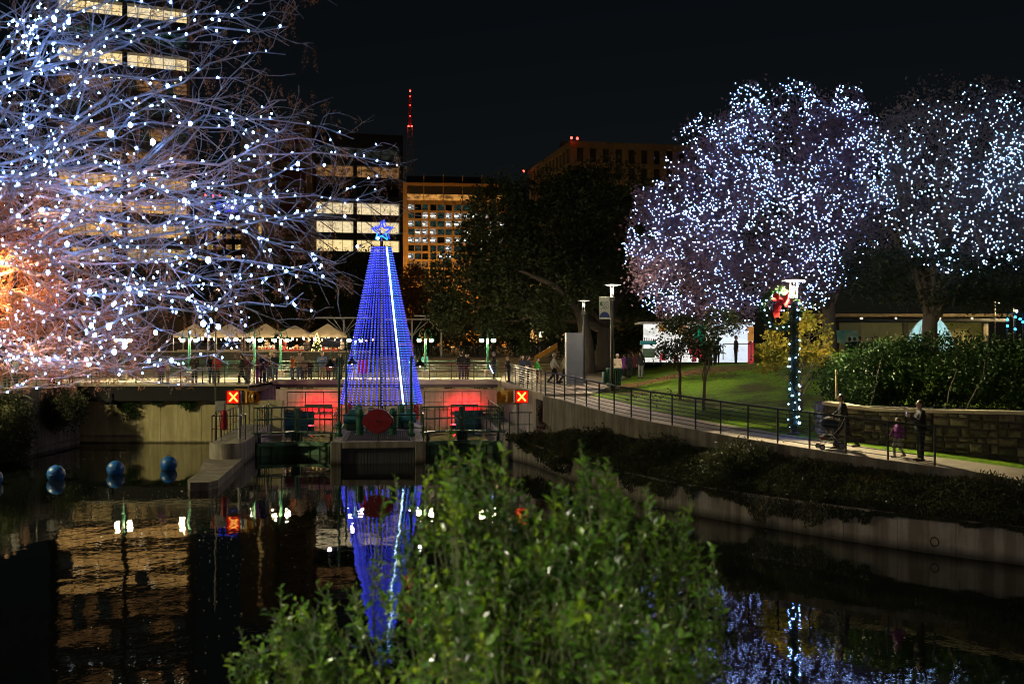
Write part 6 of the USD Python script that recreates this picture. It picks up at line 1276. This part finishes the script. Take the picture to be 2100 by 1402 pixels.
for k, (px, py, rx, ry, D, lab) in enumerate(((880, 690, 60, 46, 128, 'dark bush mass right of the cone on the far side'), (985, 690, 70, 44, 126, 'dark bush mass behind the rightmost twin lamp'), (1090, 690, 60, 46, 124, 'dark bush mass beyond the small far park lamp'), (1180, 690, 60, 46, 122, 'dark bush mass behind the grey slab'), (1270, 690, 60, 46, 120, 'dark bush mass left of the white pavilions'), (700, 690, 70, 40, 142, 'dark bush mass behind the blue backed tent'), (560, 680, 90, 44, 144, 'dark bush mass behind the leftmost clear tent'), (790, 690, 60, 50, 142, 'dark bush mass right behind the cone'))):
    E_k = [ell(px, py, rx, ry, D)]; tree('dark_bush', lab, E_k, (X(px, D), D, 4.1), .12, 1.0, M['leaf_oak'], 3600, .36, 80 + k, 1.6, .40, cat='bush')
DY = 46.0
tree('yellow_tree', 'small tree with yellow autumn leaves behind the garland lamp', [ell(1605, 705, 55, 42, DY), ell(1665, 690, 50, 46, DY, .3), ell(1640, 660, 40, 34, DY, .4), ell(1575, 740, 38, 22, DY, -.3), ell(1690, 730, 34, 26, DY), ell(1640, 730, 60, 22, DY, -.4)], (X(1645, DY), DY, lawn_z(X(1645, DY), DY)), .07, .7, M['leaf_yellow'], 3600, .15, 15, .5, .46, width=.6)
for px, D, lab, E, sd in ((1395, 51.0, 'slim young tree on the lawn, left of the two', [(1385, 690, 48, 44), (1372, 722, 38, 30), (1400, 670, 40, 26)], 16), (1443, 47.5, 'slim young tree on the lawn, right of the two', [(1440, 690, 42, 36), (1478, 660, 40, 30), (1445, 720, 36, 24)], 17)):
    tree('young_tree', lab, [ell(*e, D) for e in E], (X(px, D), D, lawn_z(X(px, D), D)), .075, 1.35, M['leaf_dark'], 1900, .15, sd, .6, .44, group='young lawn trees')
# hedge behind the stone wall, in one mass of leaves over stems
rh = np.random.default_rng(8); EH = []
for q, top_y, dd_ in ((.02, 730, .0), (.10, 712, .4), (.2, 698, .8), (.32, 692, 1.0), (.45, 690, 1.1), (.6, 694, 1.2), (.75, 698, 1.2), (.9, 700, 1.2), (1.05, 702, 1.2), (1.2, 704, 1.2)):
    p = A + (Bq - A) * q; D = p[1] + 2.2 + dd_; px = 1690 + 418 * q + 55; zt_ = Z(top_y, D); EH.append((np.array([X(px, D), D, (zt_ + 3.6) / 2]), np.array([1.3, 1.6, (zt_ - 3.6) / 2 + .12])))
hg = thing('hedge', 'large dense hedge above the stone wall, lit green at its left end', 'hedge', tuple(EH[0][0] * [1, 1, 0] + [0, 0, 3.5]))
P = sample(EH, 38000, rh, .6, .7, .36, 3); part(hg, 'foliage', cards(P, rh.uniform(.09, .17, len(P)), rh), M['leaf_hedge'], kind='stuff')
for k in range(5):
    q = rh.uniform(0, 1.1); p = A + (Bq - A) * q + nb * rh.uniform(.8, 2.0); b_ = np.array([p[0], p[1], 3.3]); part(hg, 'stem', tube(limb_path(b_, b_ + [rh.normal(0, .5), rh.normal(0, .3), rh.uniform(1.0, 2.0)], rh, 5, .2), np.linspace(.025, .008, 5), 4), M['bark'])
solo('hedge_bed', prism([A + nb * .5, A + nb * .5 + (Bq - A) * 1.9, A + (Bq - A) * 1.9 + nb * 6, A + nb * 6], 1.5, 3.45), M['soil'], kind='structure')
# ground cover on the bank, hanging over the river wall
rg = np.random.default_rng(9)
def on_bank(u, w):
    i = np.clip(u * S, 0, S - 1e-6); j = np.clip(w * 8, 0, 8 - 1e-6); i0, j0 = i.astype(int), j.astype(int); fi, fj = (i - i0)[:, None], (j - j0)[:, None]
    return bank[j0, i0] * (1 - fi) * (1 - fj) + bank[j0, i0 + 1] * fi * (1 - fj) + bank[j0 + 1, i0] * (1 - fi) * fj + bank[j0 + 1, i0 + 1] * fi * fj
n = 42000; u, w_ = rg.random(n) ** .85, rg.random(n); P = on_bank(u, w_); hb = meshkit.fbm(P * .55, 3, 2); P[:, 2] += rg.random(n) ** 1.5 * (.1 + .9 * np.clip(hb - .42, 0, 1) * 2.0 * np.sin(np.pi * np.clip(w_ * .9 + .05, 0, 1))) + .02
solo('ground_cover', cards(P, rg.uniform(.07, .15, n), rg, np.array([0, -.2, .5]), .4), M['leaf_bank'], 'dark ground cover plants over the right bank', 'plants', kind='stuff')
n = 12000; u = rg.random(n); w_ = rg.random(n) * .22; P = on_bank(u, w_); T_ = np.gradient(rr[:, :2], axis=0); k = np.clip((u * S).astype(int), 0, S); nx = np.stack([T_[k, 1], -T_[k, 0]], 1); nx /= np.linalg.norm(nx, axis=1, keepdims=True); nx[nx[:, 1] > 0] *= -1
P[:, 2] += .04 + rg.random(n) * .38 * np.clip(meshkit.fbm(np.c_[u * 30, w_ * 3, u * 0], 3, 41) * 1.6 - .3, .15, 1); P[:, :2] += nx * (rg.random((n, 1)) * .26)
solo('edge_plants', cards(P, rg.uniform(.08, .15, n), rg, np.array([0, -.15, .3]), .4), M['leaf_bank'], 'low plants spilling over the coping of the right river wall', 'plants', kind='stuff')
n = 22000; u = rg.random(n); P = on_bank(u, np.zeros(n)); T_ = np.gradient(rr[:, :2], axis=0); k = np.clip((u * S).astype(int), 0, S); nx = np.stack([T_[k, 1], -T_[k, 0]], 1); nx /= np.linalg.norm(nx, axis=1, keepdims=True); nx[nx[:, 1] > 0] *= -1
dl = np.clip(.6 * meshkit.fbm(np.c_[u * 11, u * 0, u * 0], 2, 6) + .4 * meshkit.fbm(np.c_[u * 70, u * 0, u * 0], 2, 16) - .36, 0, 1) * 2.4; drop = rg.random(n) * dl; P[:, :2] += nx * (.02 + (.08 + .5 * dl[:, None] * (1 - .6 * (drop / np.maximum(dl, .01))[:, None])) * rg.random((n, 1))); P[:, 2] += .08 - drop
solo('trailing_plants', cards(P, rg.uniform(.07, .14, n), rg, np.array([0, -.1, -.8]), .3), M['leaf_bank'], 'plants trailing over the top of the right river wall', 'plants', kind='stuff')
def shrub(label, c, R, n, size, lm, seed, cat='shrub', axis=None, clump=.5, thr=.42, shell=.5, name='shrub'):
    rng = np.random.default_rng(seed); c = np.asarray(c, float); R = np.asarray(R, float); t = thing(name, label, cat, tuple(c - [0, 0, R[2]]))
    P = sample([(c, R), (c + R * [.4, -.2, -.2], R * .7), (c + R * [-.45, 0, -.15], R * .7)], n, rng, shell, clump, thr, seed); part(t, 'foliage', cards(P, rng.uniform(.7, 1.3, n) * size, rng, axis, .4), M[lm], kind='stuff')
    for k in range(7): e = c + R * rdir(rng, 1)[0] * .7; part(t, 'stem', tube(limb_path(c - [0, 0, R[2]], e, rng, 5, .15), np.linspace(.03, .008, 5), 4), M['bark'])
M['leaf_maroon'] = leafmat('leaf_maroon', [(.05, .018, .016), (.10, .035, .03), (.06, .04, .02)], .55, .2, 1.0)
for lab, px, py, D, R, lm, n_ in (
    ('dark shrub in the gap below the corner of the path railing', 1131, 848, 54.2, (.55, .5, .75), 'leaf_maroon', 2200), ('reddish shrub at the foot of the tall wall', 1140, 892, 53.0, (.95, .7, .6), 'leaf_maroon', 2800), ('low green shrub beside the right lock walkway', 1085, 905, 54.6, (.6, .5, .4), 'leaf_bank', 1500),
    ('bushy shrub on the bank below the path, near the reddish one', 1240, 905, 46.2, (1.3, .8, .7), 'leaf_bank', 3200), ('broad arching shrub on the bank in the middle of the path wall', 1370, 935, 41.0, (1.7, .9, .75), 'leaf_bank', 4200), ('rounded shrub on the bank trailing to the wall', 1535, 950, 37.3, (1.35, .8, .75), 'leaf_bank', 3800), ('shrub hiding the river wall behind the near bush', 1190, 950, 48.0, (1.3, .6, .5), 'leaf_bank', 2600)):
    shrub(lab, W(px, py, D), R, n_, .14, lm, int(px), axis=np.array([0, -.1, .35]))
for lab, y, z, R, n_, sd in (('big dark shrub hanging over the left river wall, nearest', 53.5, 2.2, (1.1, 3.3, 1.5), 9000, 61), ('drooping curtain of the big shrub down the left wall', 55, 1.1, (.7, 2.4, 1.1), 5000, 62), ('round shrub hanging over the wall beside the left bridge span', 61.2, 2.35, (1.3, 1.5, 1.35), 6500, 63)):
    shrub(lab, (-24.3, y, z), R, n_, .17, 'leaf_bank', sd, axis=np.array([.1, -.1, -.5]), clump=.8)
for lab, px, py, D, R, sd in (('vine tuft hanging from the girder at the left of the basin wall', 262, 832, 65.2, (.75, .25, .75), 71), ('small vine tuft hanging from the girder over the basin wall', 384, 825, 65.2, (.5, .2, .4), 72), ('tiny vine tuft under the girder between the other two', 320, 820, 65.2, (.3, .2, .22), 73)): shrub(lab, W(px, py, D), R, 1600 if sd == 71 else 700, .14, 'leaf_hedge', sd, axis=np.array([0, -.1, -.8]), clump=.4)
n = 2600; P = np.c_[rg.uniform(-19, -1.5, n), rg.uniform(92.6, 93.1, n), rg.uniform(1.6, 2.9, n)]; P = P[meshkit.fbm(P * .5, 2, 3) > .5]; solo('planting', cards(P, rg.uniform(.15, .3, len(P)), rg), M['leaf_hedge'], 'green planting on the far wall seen under the bridge', 'plants', kind='stuff')
# fallen leaves on the lawn and floating specks on the water
n = 2600; q = rg.random((n, 2)); i, j = (q[:, 0] * 20).astype(int) + 1, (q[:, 1] * 45).astype(int); P = lawn[i, j] + (lawn[i, j + 1] - lawn[i, j]) * rg.random((n, 1)) + (lawn[i + 1, j] - lawn[i, j]) * rg.random((n, 1)); P[:, 2] += .03; P = P[meshkit.fbm(P * .3, 2, 8) > .5]
solo('fallen_leaves', cards(P, rg.uniform(.06, .12, len(P)), rg, None, .7), M['leaf_fallen'], 'fallen brown leaves scattered on the lawn', 'leaves', kind='stuff')
M['speck'] = mat('speck', (.8, .78, .68), (.55, .54, .42), .18, 4, 2, metal=.6)
n = 7000; P = np.c_[rg.uniform(-22, 8, n), 19 + 42 * rg.random(n) ** .8, np.full(n, .012)]; P = P[(meshkit.fbm(P * [.16, .1, 0], 3, 4) > .44) & (P[:, 0] > -.41 * P[:, 1])]
V, f = cards(P, rg.uniform(.03, .075, len(P)), rg, None, .6, .3); V[:, 2] = .014 + np.abs(V[:, 2] - .012) * .45
solo('floating_leaf_litter', (V, f), M['speck'], 'tiny floating leaves and seeds scattered over the dark water', 'leaf litter', kind='stuff')

# ================================================================== NEAR BANK, FRONT TREE, FRONT BUSH
solo('near_bank', prism([[-60, -12], [40, -12], [40, 6], [14, 8.2], [-4.6, 8.4], [-7.6, 15.2], [-7.9, 17.2], [-11.4, 23.5], [-24.9, 23.9], [-60, 23.9]], -1.0, 2.6), M['soil'], kind='structure')
solo('street', prism([[-60, -30], [60, -30], [60, -.8], [-60, -.8]], 2.61, 4.1), M['paving'], kind='structure')
railing('railing', 'iron railing of the street bridge where the viewer stands', row((-14, -.9, 4.1), (14, -.9, 4.1), 12), 1.1, 5, M['rail_steel'])
G['street'] = glow('lamp_street', (1, .93, .72), 2300)
nl_ = None
for x, y, lab in ((-4.6, 2.6, 'street lamp on the near bank left of the bush'), (4.8, -2.2, 'street lamp on the viewer\'s street bridge behind the railing')):
    if nl_ is None:
        nl_ = thing('street_lamp', lab, 'street lamp', (x, y, 2.6), 0, 'street lamps of the viewer\'s bridge', local=True); part(nl_, 'mast', lathe([(.14, 0), (.1, .6), (.06, 5.2), (0, 5.25)], 10), M['post_green']); part(nl_, 'globe', ball((0, 0, 5.4), .17, 2), G['street']); part(nl_, 'hood', lathe([(0, 5.78), (.12, 5.72), (.56, 5.3), (.54, 5.28), (.1, 5.66), (0, 5.7)], 18), M['black_iron'], smooth=40)
    else: dup(nl_, 'street_lamp', lab, 'street lamp', (x, y, 4.1), 0, 'street lamps of the viewer\'s bridge')
G['sodium_near'] = glow('lamp_sodium_near', (1, .40, .08), 2800)
lx, ly, lz = X(-62, 16.6), 16.6, Z(545, 16.6)
t = thing('street_lamp', 'orange street lamp beside the trunk of the lit bare tree', 'street lamp', (lx, ly, 2.6)); part(t, 'mast', beam((lx, ly, 2.6), (lx, ly, lz - .1), .05, 8), M['black_iron']); part(t, 'lens', ball((lx, ly, lz), (.12, .12, .12), 2), G['sodium_near']); part(t, 'hood', lathe([(0, .3), (.2, .15), (.18, .13), (0, .16)], 12, (lx, ly, lz)), M['black_iron'])
G['flood_left'] = glow('lamp_left_bank', (1, .86, .44), 5200)
t = thing('street_lamp', 'tall street lamp on the left promenade outside the picture', 'street lamp', (-28.5, 47, DECK)); part(t, 'mast', beam((-28.5, 47, DECK), (-28.5, 47, 8.4), .08, 8), M['post_green']); part(t, 'lens', ball((-28.1, 47, 8.5), (.3, .2, .16), 2), G['flood_left']); part(t, 'hood', cbox((-28.2, 47, 8.72), (.9, .4, .12), 0, .04), M['post_green'])

# the bare cypress with its lights: limbs from a trunk just left of the frame
rc = np.random.default_rng(33); TD = 17.0; tx = X(-230, TD)
ct = thing('cypress_tree', 'big bare branched cypress with brown tufts reaching in from the left', 'tree', (tx, TD, 2.6))
tr = limb_path(np.array([tx, TD, 2.4]), np.array([tx + .3, TD, 15.5]), rc, 9, .02); part(ct, 'trunk', tube(tr, np.linspace(.55, .16, 9), 12), M['bark'], smooth=True)
tips = [(590, 55), (585, 112), (575, 205), (612, 240), (590, 318), (660, 300), (725, 285), (805, 335), (792, 385), (765, 410), (730, 450), (690, 540), (702, 588), (640, 545), (622, 600), (530, 640), (500, 692), (470, 748), (425, 786), (330, 742), (390, 480), (440, 10), (335, -50), (210, -40), (100, -70), (260, 130), (340, 205), (215, 245), (160, 345), (240, 330), (70, 470), (110, 545), (40, 705), (30, 790), (130, 738), (215, 700), (310, 560), (450, 430), (560, -30), (500, 160), (90, 190), (60, 60), (500, 560), (60, 620)]
branch_nodes, leafpts = [], []
def sub(s, dr, L, r, depth, ms, nn=5):
    """a twig: curves, tapers and forks"""
    n = nn; P = [s]; h = dr / np.linalg.norm(dr)
    for _ in range(n):
        if CY + (H - P[-1][2]) / P[-1][1] * F > 752: h = np.array([h[0], h[1], abs(h[2]) * .5 + .05])
        h = h + rc.normal(0, .17, 3) + [0, 0, -.05 if depth == 2 else .02]; h /= np.linalg.norm(h); P.append(P[-1] + h * L / n)
    P = np.array(P); ms.append(tube(P, np.linspace(r, max(r * .35, .0028), n + 1), 5 if depth == 1 else 3, False))
    return P
for k, (px, py) in enumerate(tips):
    De = TD + rc.uniform(-3.6, 2.2); e = W(px, py, De); ps = 250 + .55 * py + rc.normal(0, 20); s = W(-230, ps, TD); L = np.linalg.norm(e - s); m = 14
    q = np.linspace(0, 1, m)[:, None]; mid = (s + e) / 2 + np.array([0, rc.normal(0, .6), L * rc.uniform(-.12, .10)]); P = (1 - q) ** 2 * s + 2 * q * (1 - q) * mid + q * q * e
    w = np.cumsum(rc.normal(0, .15, (m, 3)), 0); w -= w[-1] * q; P = P + w
    r0 = .010 + .0042 * L * rc.uniform(.45, 1.35); R_l = np.linspace(r0, .006, m); ms = [tube(P, R_l, 7, False)]; branch_nodes.append(P)
    T = np.gradient(P, axis=0); T /= np.linalg.norm(T, axis=1, keepdims=True); side = 1
    for _ in range(2):                       # long forks with a will of their own
        i = rc.integers(4, m - 3); d_ = T[i] + rdir(rc, 1)[0] * [.5, .5, .8] + [0, 0, rc.uniform(-.25, .5)]; Q = sub(P[i], d_, rc.uniform(1.0, 2.4), R_l[i] * .75, 1, ms, 8); branch_nodes.append(Q)
        for j in range(7):
            ii = rc.integers(1, 9); U = sub(Q[ii], (Q[ii] - Q[ii - 1]) / np.linalg.norm(Q[ii] - Q[ii - 1]) + rdir(rc, 1)[0] * .8, rc.uniform(.3, .9), .006, 2, ms, 5)
            if rc.random() < .6: leafpts.append(U[rc.integers(1, 6)])
    ns = int(L / .5)
    for j in range(ns):
        t_ = .22 + .78 * (j + rc.random()) / ns; i = min(int(t_ * (m - 1)), m - 2); f_ = t_ * (m - 1) - i; p = P[i] * (1 - f_) + P[i + 1] * f_; side = -side
        perp = np.cross(T[i], rdir(rc, 1)[0]); perp /= np.linalg.norm(perp); perp = perp * .6 + side * np.array([.2, .1, 1.0]) * .5; dr = T[i] * rc.uniform(.7, 1.3) + perp * rc.uniform(.5, 1.0); Ls = (.5 + 1.0 * rc.random()) * (1.2 - .65 * t_)
        Q = sub(p, dr, Ls, .004 + .006 * (1.1 - t_), 1, ms); branch_nodes.append(Q)
        for _ in range(rc.integers(2, 5)):
            ii = rc.integers(1, 6); d_ = (Q[ii] - Q[ii - 1]) / np.linalg.norm(Q[ii] - Q[ii - 1]); U = sub(Q[ii], d_ + rdir(rc, 1)[0] * .7, rc.uniform(.22, .75), .0042, 2, ms, 4)
            if rc.random() < .62: leafpts.append(U[rc.integers(1, 5)])
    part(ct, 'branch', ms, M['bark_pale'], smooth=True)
leafpts = np.array(leafpts); leafpts = np.vstack([leafpts, leafpts[rc.random(len(leafpts)) < .45] + rc.normal(0, .14, (3, ))])
extra = []                                    # thicker tufts at the lower left
for _ in range(1150): extra.append((W(rc.uniform(-60, 340), rc.uniform(560, 745), rc.uniform(14.5, 19)) if rc.random() < .45 else W(rc.uniform(-60, 125), rc.uniform(370, 640), rc.uniform(14.5, 18))))
nodes = np.vstack(branch_nodes); from scipy.spatial import cKDTree
kt = cKDTree(nodes); extra = nodes[kt.query(np.array(extra))[1]] + rc.normal(0, .05, (len(extra), 3)); leafpts = np.vstack([leafpts, extra])
LP, LA_ = [], []
for p in leafpts:
    m = rc.integers(16, 32); Ld = rc.uniform(.12, .42); h = rdir(rc, 1)[0] * .35 + [0, 0, -1]; h /= np.linalg.norm(h); q = rc.random((m, 1)); LP.append(p + h * Ld * q * (.35 if CY + (H - p[2]) / p[1] * F > 770 else 1) + rc.normal(0, .018, (m, 3))); LA_.append(h + rc.normal(0, .7, (m, 3)))
LP, LA_ = np.vstack(LP), np.vstack(LA_); LA_ /= np.linalg.norm(LA_, axis=1, keepdims=True)
part(ct, 'foliage', cards(LP, rc.uniform(.025, .07, len(LP)), rc, LA_, .2), M['leaf_brown'], kind='stuff', label='brown feathery tufts')
# its lights: bulbs along the branches, the 300 that show largest as parts
bl = thing('string_lights', 'blue white string lights wound along the bare cypress branches', 'string lights', (tx + 4, TD, 8))
wires, bulbs = [], []
for P in branch_nodes:
    L = np.linalg.norm(np.diff(P, axis=0), axis=1).sum(); big = len(P) > 10
    if not big and rc.random() > .30: continue
    nb2 = max(int(L / (.42 if big else .24)), 2); q = (np.arange(nb2) + rc.random(nb2) * .7) / nb2
    q = q[q > (.12 if big else .1)]
    if len(q) < 2: continue
    s_ = np.linspace(0, 1, len(P)); B_ = np.stack([np.interp(q, s_, P[:, k]) for k in range(3)], 1) + rc.normal(0, .022, (len(q), 3)) + [0, 0, .012]; bulbs.append(B_); wires.append(tube(B_, .0045, 3, False))
for c_, n_, sg_ in (((105, 120), 60, 46), ((90, 60), 14, 30), ((60, 290), 14, 40), ((410, 620), 34, 55), ((300, 600), 24, 40), ((230, 665), 26, 50), ((25, 715), 16, 18), ((430, 655), 26, 40), ((110, 660), 20, 40), ((110, 90), 26, 60), ((560, 500), 16, 40), ((240, 350), 16, 60)):
    Q = np.array([W(*(np.array(c_) + rc.normal(0, sg_, 2)), rc.uniform(14.5, 17.5)) for _ in range(n_)]); Q = nodes[kt.query(Q)[1]] + rc.normal(0, .05, (n_, 3)); bulbs.append(Q)
bulbs = np.vstack(bulbs); pxb = CX + bulbs[:, 0] / bulbs[:, 1] * F; pyb = CY + (H - bulbs[:, 2]) / bulbs[:, 1] * F
seen = (pxb > -120) & (pxb < 860) & (pyb > -160) & (pyb < 830); bulbs = bulbs[seen]
order = np.argsort(bulbs[:, 1]); rad = np.where(rc.random(len(bulbs)) < .06, rc.uniform(.022, .034, len(bulbs)), rc.uniform(.007, .014, len(bulbs)))
part(bl, 'wire', wires, M['post_green'], kind='stuff')
for k in order[:300]: part(bl, 'bulb', ball(bulbs[k], (rad[k], rad[k], rad[k] * 1.25), 1), G['bulb_front'])
part(bl, 'bulbs', [ball(bulbs[k], (rad[k], rad[k], rad[k] * 1.25), 1) for k in order[300:]], G['bulb_front'], kind='stuff')

# the bush below the viewer
rbu = np.random.default_rng(44)
M['leaf_bush'] = leafmat('leaf_bush', [(.02, .055, .010), (.065, .15, .012), (.22, .32, .015), (.40, .44, .04), (.10, .19, .02)], .28, .3, 3.5, .6)
M['stem_bush'] = mat('stem_bush', (.07, .085, .03), (.04, .045, .02), .7, 12, 3)
bu = thing('bush', 'big leafy green bush in front of the water at the bottom centre', 'bush', (.6, 7.2, 2.6))
prof_x = [470, 500, 540, 580, 640, 690, 740, 780, 830, 860, 880, 915, 940, 985, 1010, 1050, 1070, 1100, 1140, 1190, 1230, 1260, 1290, 1330, 1365, 1410, 1430, 1460, 1482]
prof_y = [1345, 1300, 1250, 1232, 1205, 1200, 1160, 1110, 1060, 1015, 950, 895, 925, 905, 960, 915, 985, 1015, 1000, 925, 945, 960, 1010, 1000, 1040, 1040, 1110, 1125, 1185]
tipsb = []
for _ in range(300):
    px = rbu.uniform(470, 1482)
    if 690 < px < 850 and rbu.random() < .62: continue
    ty = np.interp(px, prof_x, prof_y); d_ = rbu.random() ** 1.2; py = ty + 10 + d_ * 420
    Db = 7.6 - 1.9 * d_ + rbu.uniform(-.5, .9); tipsb.append((px, py, Db))
for px, py in [q for q in zip(prof_x, prof_y) if not 690 < q[0] < 850] + [(800, 985), (812, 1000), (905, 900), (1190, 930), (1260, 960), (985, 915), (1410, 1030), (1335, 1005), (930, 960), (1060, 930), (1235, 945)]: tipsb.append((px, py, 7.4 + rbu.uniform(-.3, .3)))
LPs, LAx, LSz, stems = [], [], [], []
def leafy(P, length, gap, r):
    """leaves in a spiral along the last stretch of a shoot"""
    L = np.linalg.norm(np.diff(P, axis=0), axis=1).sum(); q = np.linspace(0, 1, len(P)); tt = np.arange(max(0.02, 1 - length / L), 1.0, gap / L)
    S_ = np.stack([np.interp(tt, q, P[:, k]) for k in range(3)], 1); Tg = P[-1] - P[-3]; Tg /= np.linalg.norm(Tg); a0 = rbu.uniform(0, 6.28); u_, v_ = frame(Tg)
    for k, s_ in enumerate(S_):
        an = a0 + k * 2.4; out = u_ * math.cos(an) + v_ * math.sin(an); LPs.append(s_); LAx.append(out * .85 + Tg * rbu.uniform(.25, .8) + [0, 0, .1]); LSz.append(rbu.uniform(.035, .092) * (1 - .4 * (k > len(S_) - 4)))
for px, py, Db in tipsb:
    e = W(px, py, Db); root = np.array([e[0] * .72 + .14 + rbu.normal(0, .12), Db + rbu.normal(.1, .25), 2.6]); mid = (root + e) / 2 + [rbu.normal(0, .16), rbu.normal(0, .16), .1]
    q = np.linspace(0, 1, 10)[:, None]; P = (1 - q) ** 2 * root + 2 * q * (1 - q) * mid + q * q * e + np.cumsum(rbu.normal(0, .012, (10, 3)), 0); stems.append(tube(P, np.linspace(.012, .003, 10), 4, False)); leafy(P, .34, .022, 1)
    L = np.linalg.norm(e - root); T_ = np.gradient(P, axis=0); T_ /= np.linalg.norm(T_, axis=1, keepdims=True)
    for _ in range(rbu.integers(5, 10)):
        t_ = 1 - rbu.uniform(.12, 1.0) / L
        if t_ < .1: continue
        i = min(int(t_ * 9), 8); s_ = P[i] * (1 - (t_ * 9 - i)) + P[i + 1] * (t_ * 9 - i); dr = T_[i] * rbu.uniform(.0, .7) + rdir(rbu, 1)[0] * 1.0; dr /= np.linalg.norm(dr); Lt = rbu.uniform(.12, .34)
        Q = s_ + dr * Lt * np.linspace(0, 1, 5)[:, None] + np.array([0, 0, .05]) * np.linspace(0, 1, 5)[:, None] ** 2
        if np.linalg.norm(Q[-1] - s_) > 0:
            xq = CX + Q[-1][0] / Q[-1][1] * F; yq = CY + (H - Q[-1][2]) / Q[-1][1] * F
            if yq < np.interp(xq, prof_x, prof_y) - 8 or xq < 455 or xq > 1500: continue
        stems.append(tube(Q, np.linspace(.005, .002, 5), 3, False)); leafy(Q, .3, .026, 1)
LPs, LAx, LSz = np.array(LPs), np.array(LAx), np.array(LSz); LAx /= np.linalg.norm(LAx, axis=1, keepdims=True)
def leaves(P, Ax, Sz, rng):
    """oval leaves of eight triangles, folded along the midrib and arched"""
    n = len(P); a = Ax; b = np.cross(a, rdir(rng, n) * .6 + [0, 0, 1.0]); b /= np.linalg.norm(b, axis=1, keepdims=True) + 1e-9; c = np.cross(b, a); s = Sz[:, None]
    fr = [(0, 0, 0), (.3, .20, .06), (.62, .19, .07), (1, 0, -.06), (.62, -.19, .07), (.3, -.20, .06), (.3, 0, .0), (.62, 0, .01)]
    V = np.stack([P + a * s * x + b * s * y + c * s * z for x, y, z in fr], 1); fl = np.array([[0, 1, 6], [0, 6, 5], [1, 2, 7], [1, 7, 6], [6, 7, 4], [6, 4, 5], [2, 3, 7], [7, 3, 4]])
    return V, fl
V, fl = leaves(LPs, LAx, LSz, rbu)
show = np.argsort(-(LSz / LPs[:, 1]) * ((LPs[:, 1] < 8) * (np.abs(LPs[:, 0]) < 3.2) * (LPs[:, 2] > 3.3)))
for k in show[:300]: part(bu, 'leaf', (V[k], fl), M['leaf_bush'], smooth=False)
rest = show[300:]; part(bu, 'foliage', (V[rest].reshape(-1, 3), (fl[None] + np.arange(len(rest))[:, None, None] * 8).reshape(-1, 3)), M['leaf_bush'], kind='stuff')
part(bu, 'stems', stems, M['stem_bush'], smooth=True, kind='stuff')
